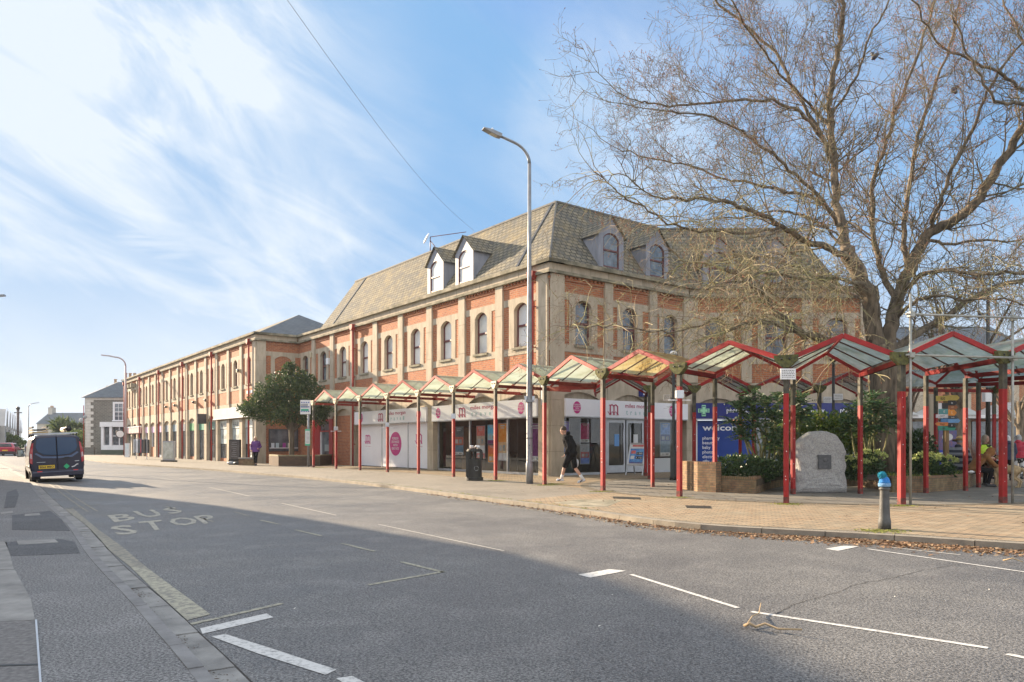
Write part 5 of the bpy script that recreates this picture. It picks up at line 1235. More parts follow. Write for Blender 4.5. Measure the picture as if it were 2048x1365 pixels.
# ------------------------------------------------------------------ big bare tree
TWA = mat('twig_bark', (.165,.12,.085), (.15,.135,.075), scale=1.2, rough=.9, lo=.4, hi=.6)
TWP = mat('pale_shoot', (.34,.27,.17), (.22,.215,.09), scale=1.1, rough=.85, lo=.4, hi=.6)
BUD = mat('bud', (.22,.06,.035), (.30,.12,.06), scale=2, rough=.8)
class Tree:
    def __init__(s, seed): s.R = random.Random(seed); s.t = MB(); s.c = MB(); s.limbs = []
    def limb(s, pts, r0, r1, n=9, wob=.06):
        P = [V(p) for p in pts]; P = smoothp(P, 2); k = len(P)
        P = [p + V((s.R.gauss(0,wob*.5),)*1+(s.R.gauss(0,wob*.5), s.R.gauss(0,wob*.5))) if 1 < i < k-1 else p for i, p in enumerate(P)]
        r0 *= .78; s.t.tube(P, [r0+(r1-r0)*(i/(k-1))**.8 for i in range(k)], n, BARK); s.limbs.append((P, r0, r1)); return P
    def grow(s, p, d, L_, r, lvl, droop, dens):
        R = s.R; n = (6, 5, 3, 2)[lvl]; P = [p]; D = d.normalized(); st_ = L_/n; dirs = [D]
        for i in range(n):
            k = .16+.05*lvl; D = (D + V((R.gauss(0,k), R.gauss(0,k), R.gauss(0,k) - droop*.30*(i+1)/n + (.10 if droop <= 0 else 0)))).normalized(); P.append(P[-1]+D*st_); dirs.append(D)
        mt = TWP if droop > .4 and R.random() < .75 else TWA
        s.c.tube(P, [max(.003, r*(1-.72*i/n)) for i in range(n+1)], 4 if lvl == 0 else 3, mt, False, lvl < 2)
        if lvl >= 2:
            if droop < .5:
                q = P[-1]; b = .011*R.uniform(.7,1.5); s.c.add([q+V((b,0,0)), q+V((-b*.5,b,0)), q+V((-b*.5,-b,0)), q+dirs[-1]*b*2.6], [(0,1,3),(1,2,3),(2,0,3)], BUD)
            if lvl == 3: return
        m = max(1, int(dens*(8.5, 6.0, 2.4)[lvl]*R.uniform(.7,1.2)))
        for j in range(m):
            t = R.uniform(.12, 1) if lvl else R.uniform(.08,1); i = min(n-1, int(t*n)); q = P[i].lerp(P[i+1], t*n-i)
            a = dirs[i]; sd = a.cross(V((R.gauss(0,1),R.gauss(0,1),R.gauss(0,1)))).normalized(); nd = a*R.uniform(.35,.95)+sd*R.uniform(.5,1)
            s.grow(q, nd, L_*R.uniform(.30,.58), r*.55, lvl+1, droop*.8, dens)
    def clothe(s, P, r0, r1, step, Lr, droop, dens, t0=.15, out=None, up=.12):
        R = s.R; tot = sum((b-a).length for a, b in zip(P, P[1:])); acc = 0; nxt = t0*tot
        for a, b in zip(P, P[1:]):
            l = (b-a).length; acc += l
            while acc > nxt:
                nxt += step*R.uniform(.6,1.5); t = acc/tot; D = (b-a).normalized()
                sd = D.cross(V((R.gauss(0,1),R.gauss(0,1),R.gauss(0,1)))).normalized(); u = up if droop < .3 else -.15
                d = D*R.uniform(.35,1.0)+sd*R.uniform(.5,1)+V((0,0,u)); 
                s.grow(b, d, R.uniform(*Lr)*(1-.35*t), max(.01, (r0+(r1-r0)*t)*.32), 0 if R.random() < .75 else 1, droop, dens)
        s.grow(P[-1], P[-1]-P[-3], Lr[1]*.8, r1*.9, 0, droop, dens)
TY = 22.0
def tp(px, py, dy=0.0): return PX(px, TY+dy, py)
T = Tree(5); bt = thing('bare_tree', 'huge bare plane like tree with thick twisting limbs spreading over the walkway', 'tree', (tp(1768,960).x, TY, 0))
b0_ = V((tp(1768,900).x, TY, 0))
# trunk
m = T.t
P = smoothp([V((b0_.x,TY,.2)), tp(1768,880), tp(1766,820), tp(1770,760), tp(1768,720), tp(1762,690)], 1)
m.tube(P, [.54-.13*min(1,i/3) for i in range(len(P))], 18, BARK)
for k in range(9):      # buttress ribs
    a = 2*pi*k/9+.3; o_ = V((cos(a),sin(a),0)); P2 = [V((b0_.x,TY,.2))+o_*.52, tp(1768,880)+o_*.36, tp(1767,820)+o_*.33, tp(1769,760)+o_*.30, tp(1766,700)+o_*.18]; m.tube(P2, [.16,.11,.1,.1,.07], 8, BARK)
L = {}
L['left_stem'] = T.limb([tp(1757,715), tp(1750,670), tp(1744,620), tp(1735,580,-.2), tp(1712,540,-.3), tp(1692,500,-.3)], .34, .21, 14)
L['lead'] = T.limb([tp(1692,500,-.3), tp(1680,450,-.1), tp(1672,380,.2), tp(1667,300,.4), tp(1660,240,.4), tp(1657,200,.3), tp(1668,130,.2), tp(1690,50,.1), tp(1684,-20,0)], .19, .055)
L['right_stem'] = T.limb([tp(1778,715), tp(1780,660,.2), tp(1790,610,.4), tp(1812,560,.6), tp(1835,500,.6), tp(1862,460,.4), tp(1925,434,0), tp(1975,370,-.5), tp(2010,310,-.8), tp(2060,240,-1)], .30, .10, 13)
L['low_left'] = T.limb([tp(1752,700,-.2), tp(1715,697,-1.0), tp(1660,688,-1.6), tp(1620,675,-2.0), tp(1586,658,-2.2), tp(1550,622,-2.3), tp(1522,588,-2.2), tp(1490,555,-2.2), tp(1450,540,-2.3)], .21, .05, 11)
L['lowfork'] = T.limb([tp(1600,668,-2.1), tp(1560,650,-2.6), tp(1520,642,-3.0), tp(1490,648,-3.2), tp(1455,662,-3.3)], .09, .025)
L['left_up'] = T.limb([tp(1700,520,-.3), tp(1660,495,-.8), tp(1617,485,-1.2), tp(1585,468,-1.5), tp(1550,444,-1.8), tp(1473,408,-2.2), tp(1400,395,-2.6), tp(1330,398,-3)], .15, .03)
L['a1'] = T.limb([tp(1668,320,.4), tp(1625,240,1.0), tp(1583,170,1.5), tp(1560,110,1.8), tp(1500,60,2.1), tp(1430,0,2.4), tp(1400,-40,2.6)], .085, .03)
L['a2'] = T.limb([tp(1670,345,.3), tp(1645,280,-.1), tp(1618,235,-.4), tp(1570,208,-.8), tp(1499,198,-1.2), tp(1427,208,-1.6), tp(1345,213,-1.9), tp(1285,205,-2.2)], .085, .02)
L['a3'] = T.limb([tp(1684,455,-.1), tp(1640,395,-.9), tp(1600,355,-1.3), tp(1550,313,-1.8), tp(1519,285,-2), tp(1463,250,-2.4), tp(1400,228,-2.8), tp(1330,222,-3)], .085, .018)
L['a4'] = T.limb([tp(1688,470,-.2), tp(1650,403,.8), tp(1581,385,1.3), tp(1520,370,1.8), tp(1468,362,2.2), tp(1427,348,2.5), tp(1371,328,2.8), tp(1300,318,3.1), tp(1240,300,3.3)], .085, .016)
L['a5'] = T.limb([tp(1560,455,-1.7), tp(1480,470,-2.4), tp(1400,465,-2.9), tp(1355,455,-3.1), tp(1300,425,-3.3), tp(1258,403,-3.4), tp(1222,373,-3.5), tp(1185,340,-3.6)], .055, .012)
L['a6'] = T.limb([tp(1655,245,.4), tp(1690,195,0), tp(1720,140,-.4), tp(1735,80,-.8), tp(1770,20,-1), tp(1790,-30,-1.2)], .06, .02)
L['a7'] = T.limb([tp(1660,260,.4), tp(1630,220,1.4), tp(1560,150,-.2), tp(1530,100,-.8), tp(1480,40,-1.2), tp(1455,-20,-1.5)], .06, .02)
L['b1'] = T.limb([tp(1795,610,.3), tp(1770,560,.9), tp(1752,510,1.2), tp(1745,450,1.4), tp(1742,370,1.6), tp(1765,300,1.7), tp(1788,240,1.8), tp(1815,160,2), tp(1850,70,2.2), tp(1870,0,2.4)], .14, .03)
L['b2'] = T.limb([tp(1815,560,.6), tp(1808,480,1.2), tp(1815,400,1.7), tp(1830,310,2.1), tp(1842,250,2.4), tp(1870,170,2.7), tp(1905,80,3), tp(1920,0,3.2)], .12, .03)
L['b3'] = T.limb([tp(1860,462,.4), tp(1880,400,-.3), tp(1905,330,-.8), tp(1945,260,-1.2), tp(1970,190,-1.5), tp(2010,120,-1.8), tp(2070,60,-2)], .09, .025)
L['c1'] = T.limb([tp(1790,700,.1), tp(1830,670,.5), tp(1865,648,.9), tp(1909,624,1.3), tp(1960,582,1.6), tp(2048,560,2), tp(2120,545,2.3)], .17, .06, 11)
L['c2'] = T.limb([tp(1805,580,.5), tp(1850,548,-.4), tp(1900,540,-1.2), tp(1960,550,-1.9), tp(2040,545,-2.5), tp(2120,560,-3)], .10, .03)
L['c3'] = T.limb([tp(1790,640,.2), tp(1830,600,-.6), tp(1870,590,-1.4), tp(1920,600,-2.1), tp(1980,595,-2.7), tp(2060,610,-3.2)], .08, .02)
L['c4'] = T.limb([tp(1850,480,.5), tp(1890,490,1.2), tp(1950,480,1.9), tp(2020,485,2.5), tp(2100,470,3)], .08, .02)
L['d1'] = T.limb([tp(1730,570,-.2), tp(1690,560,-1.4), tp(1650,555,-2.1), tp(1600,560,-2.7), tp(1540,545,-3.1), tp(1480,560,-3.6), tp(1420,575,-4)], .08, .018)
L['d2'] = T.limb([tp(1738,600,-.2), tp(1700,590,.8), tp(1650,570,1.5), tp(1590,530,2.1), tp(1520,510,2.5), tp(1450,520,2.9), tp(1380,545,3.2)], .07, .018)
L['d3'] = T.limb([tp(1490,600,-2.2), tp(1440,635,-2.4), tp(1390,658,-2.6), tp(1330,668,-2.8), tp(1270,655,-3), tp(1200,650,-3.1), tp(1130,658,-3.2)], .045, .010)
L['d4'] = T.limb([tp(1692,500,-.3), tp(1650,450,.9), tp(1600,428,1.5), tp(1540,420,2), tp(1470,440,2.6), tp(1400,440,3)], .06, .016)
hang = {'low_left','lowfork','d1','d2','d3','c3','c2','a5','d4'}
for k_, P in L.items():
    r0, r1 = [(a, b) for (Q, a, b) in T.limbs if Q is P][0]
    if k_ in ('left_stem',): T.clothe(P, .08, .05, .5, (1.2,2.2), .3, .8, .3); continue
    hg = k_ in hang
    T.clothe(P, min(r0,.10), r1, .24 if not hg else .2, (1.5,2.9) if not hg else (1.1,2.0), .55 if hg else -.05, .95 if not hg else .75, .12)
# pendulous shoots in front
R = T.R
for _ in range(500):
    k_ = R.choice(['low_left','low_left','d1','d1','d2','d2','lowfork','left_up','d4','c3','c2','c1','a5','d3']); P = L[k_]; p = P[int(len(P)*R.uniform(.25,.98))-1]
    T.grow(V(p), V((R.gauss(0,.6),R.gauss(0,.6),R.uniform(-.1,.5))), R.uniform(1.1,2.3), .013, 1, 1.25, .55)
T.t.build('trunk', bt, ID, uv=False); T.c.build('crown', bt, ID, uv=False)
# second tree out of frame to the right reaching in at the top
TY = 20.0; T2 = Tree(8); bt2 = thing('bare_tree', 'bare tree standing beyond the right edge with branches reaching in at the top corner', 'tree', (17.2, 20.5, 0))
T2.limb([V((17.2,20.5,0)), V((17.1,20.4,3)), tp(2260,400), tp(2200,260), tp(2140,215)], .35, .12, 12)
for pts in ([tp(2140,215), tp(2048,183), tp(2012,150,-.2), tp(1960,128,-.4), tp(1894,106,-.6), tp(1848,46,-.8), tp(1820,-10,-1)], [tp(2160,225), tp(2048,205,-.5), tp(1991,205,-.8), tp(1965,160,-1), tp(1930,95,-1.2), tp(1905,30,-1.4)], [tp(2150,230), tp(2080,120,.5), tp(2030,60,.8), tp(2000,-20,1)]):
    P = T2.limb(pts, .07, .02); T2.clothe(P, .06, .015, .3, (1.0,2.0), -.05, .8, .1)
T2.t.build('trunk', bt2, ID, uv=False); T2.c.build('crown', bt2, ID, uv=False)
# trees behind the walkway on the right
def back_tree(lab, x, y, h, seed, spread=3.0):
    t_ = thing('bare_tree', lab, 'tree', (x,y,0)); B = Tree(seed); R = B.R; o_ = V((x,y,0))
    P = B.limb([o_, o_+V((.1,0,h*.25)), o_+V((-.05,0,h*.5))], h*.05, h*.03, 10)
    for k in range(8):
        a = 2*pi*k/8+R.random(); e = o_+V((cos(a)*spread*R.uniform(.5,1), sin(a)*spread*R.uniform(.5,1), h*R.uniform(.7,1))); s_ = o_+V((0,0,h*R.uniform(.22,.5)))
        Q = B.limb([s_, s_.lerp(e,.4)+V((0,0,.3)), e], h*.02, .02, 6); B.clothe(Q, .05, .02, .5, (.9,1.8), .1, .6, .15)
    B.t.build('trunk', t_, ID, uv=False); B.c.build('crown', t_, ID, uv=False)
back_tree('sunlit bare tree behind the fingerpost', 20.2, 33.5, 8.5, 71, 4)
back_tree('slim bare tree far right beyond the square', 33, 48, 8, 72, 4)
back_tree('bare tree in front of the distant brick hall', 23.5, 44, 8, 73, 4)
# pigeons
def pigeon(p, rz, lab):
    m = MB(); PG = mat('pigeon_grey',(.10,.11,.14),(.05,.05,.07),scale=20,rough=.6)
    q = Matrix.Rotation(radians(-35),3,'X'); m.ball((0,0,0),(.075,.14,.08),PG,10,7,rot=q); m.ball((0,.10,.13),(.038,.045,.04),PG,8,6); m.ball((0,.07,.09),(.045,.05,.07),PG,8,6)
    m.beam((0,-.1,-.07),(0,-.24,-.17),.06,.02,PG); m.beam((0,.14,.13),(0,.165,.122),.012,.01,BLKM); m.tube([(.02,0,-.06),(.02,.01,-.13)],.006,4,REDM); m.tube([(-.02,0,-.06),(-.02,.01,-.13)],.006,4,REDM)
    tag(m.build('pigeon', None, frame(p, rz)), lab, 'pigeon')
TY = 22.0
pigeon(tp(1750,113,.9), .9, 'grey pigeon perched high in the middle of the bare tree'); pigeon(tp(1908,182,2.6), -1.6, 'pigeon perched in the right part of the crown'); pigeon(tp(1962,632,1.5), 1.8, 'dark pigeon low on a limb above the walkway')
# overhead cable
m = MB(); a = PX(560, 16, -20); b = PX(948, 40, 462); P = [a.lerp(b,t/14)-V((0,0,1.1*sin(pi*t/14)*.5)) for t in range(15)]; m.tube(P, .0065, 4, mat('cable',(.12,.12,.13),rough=.6), False); c = V((3.35,29.9,11.7)); P2=[b, b.lerp(V((-2.0,37.2,11.7)),.5), V((-2.0,37.2,11.7))]; m.tube(P2,.0065,4,MATS['cable'],False)
tag(m.build('overhead_cable', None, ID), 'thin overhead cable running from the top of the sky down to the roof ridge', 'cable')
# ------------------------------------------------------------------ vehicles
TYRE = mat('tyre',(.015,.015,.016),(.03,.03,.03),scale=9,rough=.9); RIM = mat('rim',(.3,.3,.31),rough=.35,metal=.7)
VANP = mat('dark_blue_paint',(.018,.02,.045),(.035,.028,.045),scale=1.5,rough=.35,coat=.3,spec=.4); VGL = mat('van_glass',(.025,.06,.13),(.035,.075,.15),scale=1,rough=.12,spec=.5)
TRIM = mat('black_trim',(.02,.02,.024),rough=.5); LAMPR = mat('red_lamp',(.45,.02,.03),(.55,.12,.12),scale=9,rough=.15); PLY = mat('number_plate_yellow',(.75,.50,.03),rough=.4); LCLR = mat('clear_lamp',(.6,.45,.45),rough=.15)
def wheel(par, M, x, y, r, w, s):
    m = MB(); sd = 1 if x > 0 else -1; n = 20
    def ring(rr, xx): return [(xx, y+rr*cos(2*pi*k/n), r+rr*sin(2*pi*k/n)) for k in range(n)]
    prof = [(r*.6,x-w/2),(r*.93,x-w/2),(r,x-w/2+.03),(r,x+w/2-.03),(r*.93,x+w/2),(r*.6,x+w/2)]; vs = [p for rr, xx in prof for p in ring(rr,xx)]
    fs = [(i*n+k,i*n+(k+1)%n,(i+1)*n+(k+1)%n,(i+1)*n+k) for i in range(5) for k in range(n)]; m.add(vs, fs, TYRE, True); wh = m.build('wheel', par, M)
    m = MB(); rr = r*.6; vs = [(x-w*.3,y,r)]+ring(rr,x-w*.3)+[(x+w*.3,y,r)]+ring(rr,x+w*.3)
    m.add(vs, [(0,1+(k+1)%n,1+k) for k in range(n)]+[(n+1,n+2+k,n+2+(k+1)%n) for k in range(n)], RIM)
    for k in range(5): t = 2*pi*k/5; m.beam((x+sd*w*.36,y,r),(x+sd*w*.36,y+rr*.95*cos(t),r+rr*.95*sin(t)),.03,.05,RIM)
    m.build('rim', wh, M)
def sections(m, secs, prof, mt, s=1):
    "secs = (y, belt z, top z, width scale, bottom z)"
    n = len(prof); vs = []
    for y, zb, zt, ws, z0 in secs:
        for hw, t in prof:
            z = z0+(zb-z0)*t if t <= 1 else zb+(zt-zb)*(t-1); vs.append((hw*ws*s, y*s, z*s))
        for hw, t in reversed(prof):
            z = z0+(zb-z0)*t if t <= 1 else zb+(zt-zb)*(t-1); vs.append((-hw*ws*s, y*s, z*s))
    k = 2*n; fs = [(i*k+j, (i+1)*k+j, (i+1)*k+(j+1)%k, i*k+(j+1)%k) for i in range(len(secs)-1) for j in range(k)]
    fs.append(tuple(range(k))); fs.append(tuple((len(secs)-1)*k+j for j in range(k-1,-1,-1))); m.add(vs, fs, mt)
    return m
vs_ = .84; VC = V((-15.75, 25.7, ZR)); va = atan2(.81,-.585)-pi/2
van = thing('panel_van', 'dark blue panel van driving away with ladders on its roof', 'van', M=frame(VC, va) @ Matrix.Rotation(radians(-2.6),4,'Y'))
VM = WM[van]
m = MB(); prof = [(.86,0),(.95,.25),(.985,.7),(.975,1.0),(.93,1.35),(.84,1.8),(.74,1.93),(.5,2.0)]
sections(m, [(.03,1.15,1.88,.965,.30),(.10,1.15,1.95,.995,.28),(1.2,1.15,1.97,1,.26),(3.0,1.15,1.97,1,.26),(3.5,1.15,1.86,.985,.26),(4.2,1.05,1.2,.95,.26),(4.8,.95,1.02,.88,.26),(4.95,.75,.8,.8,.3)], prof, VANP, vs_)
bd = m.build('body', van, bevel=.02); 
for p in bd.data.polygons: p.use_smooth = False
s = vs_
def V2(m, pts, y0, y1, mt): m.prism([(x*s,z*s) for x,z in pts], y0*s, y1*s, mt)
for sg_ in (-1,1):
    m = MB(); V2(m, [(sg_*.01,.45),(sg_*.83,.48),(sg_*.88,.95),(sg_*.86,1.3),(sg_*.76,1.8),(sg_*.66,1.87),(sg_*.01,1.89)][::sg_], .005, .05, VANP); dr = m.build('rear_door', van, bevel=.012)
    m = MB(); V2(m, [(sg_*.02,1.12),(sg_*.45,1.15),(sg_*.66,1.28),(sg_*.74,1.45),(sg_*.69,1.78),(sg_*.6,1.83),(sg_*.02,1.85)][::sg_], -.008, .01, VGL); m.build('window', dr, bevel=.01)
    m = MB(); V2(m, [(sg_*.02,1.06),(sg_*.5,1.09),(sg_*.72,1.24),(sg_*.78,1.2),(sg_*.54,1.02),(sg_*.02,.99)][::sg_], -.004, .02, mat('pale_blue_swage',(.10,.14,.24),rough=.25)); m.build('swage', dr)
    m = MB(); V2(m, [(sg_*.87,.78),(sg_*.955,.84),(sg_*.945,1.25),(sg_*.865,1.62),(sg_*.80,1.66),(sg_*.85,1.2)][::sg_], -.012, .16, LAMPR); V2(m, [(sg_*.875,1.0),(sg_*.94,1.04),(sg_*.93,1.22),(sg_*.875,1.2)][::sg_], -.018, -.01, LCLR); m.build('tail_light', van)
    m = MB(); m.box(sg_*.55*s,sg_*.72*s,-.075*s,-.05*s,.44*s,.49*s,mat('reflector',(.8,.06,.05),rough=.2)); m.build('rear_reflector', van)
    m = MB(); m.box(sg_*1.0*s,sg_*1.24*s,3.62*s,3.72*s,1.05*s,1.38*s,TRIM); m.box(sg_*1.02*s,sg_*1.22*s,3.61*s,3.615*s,1.08*s,1.35*s,mat('mirror_glass',(.35,.4,.42),rough=.05,metal=.9)); m.build('wing_mirror', van)
    m = MB(); m.box(sg_*.955*s,sg_*.99*s,.25*s,3.0*s,.62*s,.70*s,TRIM); m.box(sg_*.94*s,sg_*.968*s,2.9*s,3.6*s,1.18*s,1.6*s,VGL); m.build('side_trim', van)
    m = MB(); m.box(sg_*.90*s,sg_*.995*s,.35*s,1.15*s,.2*s,.42*s,TRIM) if False else m.box(sg_*.6*s,sg_*.93*s,.3*s,.5*s,.12*s,.34*s,TRIM); m.build('mud_flap', van)
    for y in (.95, 3.95): wheel(van, VM, sg_*.83*s, y*s, .34*s, .24*s, s)
m = MB(); m.box(-.93*s,.93*s,-.07*s,.25*s,.26*s,.50*s,VANP); m.box(-.9*s,.9*s,-.085*s,-.05*s,.42*s,.46*s,mat('bumper_edge',(.10,.11,.16),rough=.3)); m.build('rear_bumper', van, bevel=.02)
m = MB(); m.box(.18*s,.48*s,-.03*s,0,.95*s,1.0*s,TRIM); m.box(.25*s,.42*s,-.045*s,-.02,1.0*s,1.03*s,TRIM); m.build('door_handle', van)
m = MB(); m.box(-.66*s,-.10*s,-.02*s,.0,.58*s,.72*s,PLY); text(m,'BE65 MBO',-.62*s,-.14*s,.605*s,.695*s,-.024*s,TRIM,.02); m.build('number_plate', van)
m = MB(); c = (.32*s,.64*s); q = .11*s; m.prism([(c[0]-q,c[1]),(c[0],c[1]-q),(c[0]+q,c[1]),(c[0],c[1]+q)],-.012,.0,mat('green_sticker',(.03,.45,.18),rough=.4)); m.ribbon([(.5*s,.6*s),(.6*s,.63*s),(.68*s,.7*s),(.74*s,.71*s)],.04*s,-.012,.0,LW2); m.ribbon([(-.72*s,.85*s),(-.42*s,.85*s)],.012,-.012,0,ALU); m.ribbon([(.62*s,.84*s),(.78*s,.85*s)],.02,-.012,0,LW2); m.build('door_sticker', van)
m = MB(); m.box(-.004,.004,-.012,.0,.46*s,1.88*s,TRIM); m.box(-.8*s,.8*s,-.01,-.004,.735*s,.745*s,TRIM); m.build('door_seam', van)
m = MB()
for y in (.5,1.7,2.9): m.beam((-.82*s,y*s,2.02*s),(.82*s,y*s,2.02*s),.05,.04,ALU); m.box(-.8*s,-.74*s,y*s-.03,y*s+.03,1.9*s,2.02*s,TRIM); m.box(.74*s,.8*s,y*s-.03,y*s+.03,1.9*s,2.02*s,TRIM)
m.build('roof_bar', van)
LAD = mat('ladder_yellow',(.55,.40,.16),(.4,.32,.2),scale=5,rough=.5)
t_ = thing('ladder', 'stacked ladders strapped on the left of the van roof', 'ladder', M=VM@Matrix.Translation((-.5*s,0,2.05*s))); m = MB()
for z in (.03,.12,.21):
    for x in (-.22,.2): m.beam((x,.35,z),(x,2.6,z),.05,.05,LAD if z < .2 else TRIM)
for i in range(8): m.beam((-.22,.45+.28*i,.03),(.2,.45+.28*i,.03),.03,.03,LAD); m.beam((-.22,.45+.28*i,.12),(.2,.45+.28*i,.12),.03,.03,TRIM)
m.build('ladder_frame', t_)
t_ = thing('roof_tube', 'pale pipe carrier tube with a black cap on the right of the van roof', 'tube', M=VM@Matrix.Translation((.5*s,0,2.12*s))); m = MB(); m.tube([(0,.5,.06),(0,2.7,.06)],.085,12,LAD if False else mat('cream_tube',(.6,.48,.3),rough=.5)); m.build('tube_body', t_); m = MB(); m.tube([(0,.42,.06),(0,.52,.06)],.1,12,TRIM); m.build('end_cap', t_)
# parked cars far left
def car(lab, loc, rz, paint, s=1.0, suv=False, group='cars parked at the far end of the street'):
    c = thing('parked_car', lab, 'car', M=frame(loc, rz), group=group); M = WM[c]; h = 1.68 if suv else 1.45
    m = MB(); prof = [(.80,0),(.88,.3),(.9,.75),(.87,1.0),(.80,1.25),(.70,1.8),(.55,1.97),(.3,2.0)]
    sections(m, [(0,.85,.9,.9,.3),(.08,.95,1.0,.97,.24),(.35,.98,h-.06,.98,.22),(.9,.98,h,1,.2),(2.2,.95,h-.02,1,.2),(3.0,.92,1.0,.97,.2),(4.0,.8,.84,.92,.22),(4.2,.6,.65,.82,.28)], prof, paint, s); m.build('body', c, bevel=.015)
    m = MB(); m.prism([(-.62*s,1.0*s),(.62*s,1.0*s),(.52*s,(h-.1)*s),(-.52*s,(h-.1)*s)], .0, .2*s, PANE_D); o = m.build('rear_window', c, M@Matrix.Translation((0,.04,0)))
    for sg_ in (-1,1):
        m = MB(); m.box(sg_*.6*s,sg_*.86*s,-.03*s,.1*s,.72*s,.88*s,LAMPR); m.build('tail_light', c)
        m = MB(); m.add([(sg_*.86*s,.6*s,1.0*s),(sg_*.86*s,2.6*s,1.0*s),(sg_*.74*s,2.1*s,(h-.12)*s),(sg_*.74*s,.75*s,(h-.12)*s)],[(0,1,2,3)],PANE_D); m.build('side_window', c)
        for y in (.8,3.3): wheel(c, M, sg_*.78*s, y*s, .32*s, .2*s, s)
    m = MB(); m.box(-.26*s,.26*s,-.02*s,.02*s,.55*s,.66*s,PLY); m.build('number_plate', c); m = MB(); m.box(-.85*s,.85*s,-.04*s,.1*s,.26*s,.5*s,TRIM); m.build('bumper', c)
REDC = mat('red_car_paint',(.40,.03,.06),rough=.25,coat=.5); WHC = mat('white_car_paint',(.6,.62,.65),rough=.25,coat=.5); DKC = mat('dark_car_paint',(.05,.055,.07),rough=.25,coat=.5)
car('red hatchback parked at the far left with its tail towards us', (-55.5,81,ZR), .42, REDC)
car('dark off roader parked beyond the red hatchback', (-57.0,90,ZR), .42, DKC, 1.12, True)
car('white car parked behind the red hatchback', (-61.5,95,ZR), .42, WHC, 1.1)
car('silver car at the far end of the row', (-70,112,ZR), .42, WHC, 1.1)

# ------------------------------------------------------------------ distant houses
RUB = brick_mat('rubble_stone',(.19,.175,.15),(.12,.115,.10),(.26,.25,.22),bw=.42,rh=.16,ms=.03,stain=(.10,.10,.09),samt=.5,bump=.8)
REN = mat('cream_render',(.46,.43,.38),(.40,.37,.32),scale=.6,rough=.9); QUO = mat('quoin_stone',(.62,.60,.55),(.5,.48,.43),scale=2,rough=.8)
def sash(par, M, x, z, w, h, y=-.02, fr=WHITE, p_=PANE_F):
    f = MB(); t=.09
    f.box(x-w/2-.12,x-w/2+t,y-.08,y+.05,z,z+h,fr); f.box(x+w/2-t,x+w/2+.12,y-.08,y+.05,z,z+h,fr); f.box(x-w/2-.12,x+w/2+.12,y-.1,y+.05,z+h,z+h+.2,fr); f.box(x-w/2-.18,x+w/2+.18,y-.14,y+.05,z-.14,z,fr); f.box(x-w/2+t,x+w/2-t,y-.05,y+.03,z+h/2-.04,z+h/2+.04,fr)
    for k in (-1,1): f.box(x+k*w*.16-.02,x+k*w*.16+.02,y-.03,y+.02,z,z+h,fr)
    f.box(x-w/2+t,x+w/2-t,y-.03,y+.02,z+h*.25-.02,z+h*.25+.02,fr); f.box(x-w/2+t,x+w/2-t,y-.03,y+.02,z+h*.75-.02,z+h*.75+.02,fr)
    o = f.build('window', par, M); g = MB(); g.box(x-w/2+t,x+w/2-t,y-.012,y+.01,z,z+h,p_); g.build('pane', o, M)
HY = 86.0; hx = lambda p: (p-1024)/1480*HY
H1 = thing('stone_house', 'grey rubble stone house with white quoins and bay window beyond the brick range', 'house', (hx(210),HY,0)); M = frame((hx(171),HY,0))
w_ = 11.0; m = MB(); m.box(0,w_,0,6.4,0,6.4,RUB); m.build('wall', H1, M)
m = MB()
for i in range(16): z = .75+i*.355; m.box(-.03,(.95 if i % 2 else .62),-.05,.4,z,z+.34,QUO); m.box(-.05,-.001,-.05,(.5 if i % 2 else .9),z,z+.34,QUO)
m.box(-.04,w_,-.06,.1,6.35,6.6,QUO); m.build('quoin', H1, M)
m = MB(); e = [(-.3,-.3),(w_+.3,-.3),(w_+.3,6.7),(-.3,6.7)]; p, q = (2.1,3.2,8.7),(8.0,3.2,8.7); E_ = [(x,y,6.6) for x,y in e]
m.quad(E_[0],E_[1],q,p,SLATE); m.quad(E_[2],E_[3],p,q,SLATE); m.add([E_[3],E_[0],p],[(0,1,2)],SLATE); m.add([E_[1],E_[2],q],[(0,1,2)],SLATE); rf_ = m.build('roof', H1, M)
m = MB(); m.beam(E_[0],p,.14,.08,QUO); m.build('hip_tile', rf_, M)
for cx, cy, zt, ps in ((.7,5.2,8.2,(0,)),(2.2,5.8,9.0,(-.5,.0,.5))):
    m = MB(); m.box(cx-.8,cx+.8,cy-.4,cy+.4,6.8,zt,RUB); m.box(cx-.9,cx+.9,cy-.5,cy+.5,zt,zt+.18,QUO)
    for d_ in ps: m.lathe([(.17,zt+.18),(.15,zt+.9),(.2,zt+.95),(.2,zt+1.02)],(cx+d_*1.1,cy,0),10,mat('chimney_pot',(.42,.30,.20),rough=.8))
    m.build('chimney', H1, M)
sash(H1, M, 4.1, 4.0, 1.5, 1.9)
m = MB(); m.box(2.3,5.6,-.9,.0,.0,.55,mat('green_base',(.08,.10,.07),rough=.8)); m.box(2.3,5.6,-.9,0,.55,1.1,WHITE); m.box(2.2,5.7,-1.0,0,3.2,3.75,WHITE)
for x in (2.3,3.25,5.3): m.box(x,x+.3,-.9,-.6,1.1,3.2,WHITE)
m.box(2.6,5.3,-.55,-.5,1.1,3.2,PANE_F); m.box(3.55,5.3,-.8,-.74,2.1,2.2,WHITE); m.box(4.3,4.4,-.8,-.74,1.1,3.2,WHITE); m.build('bay_window', H1, M)
m = MB(); m.box(-1.0,1.8,-1.5,-1.2,0,.85,RUB); tag(m.build('garden_wall', None, M), 'low rubble wall at the corner of the stone house', 'wall')
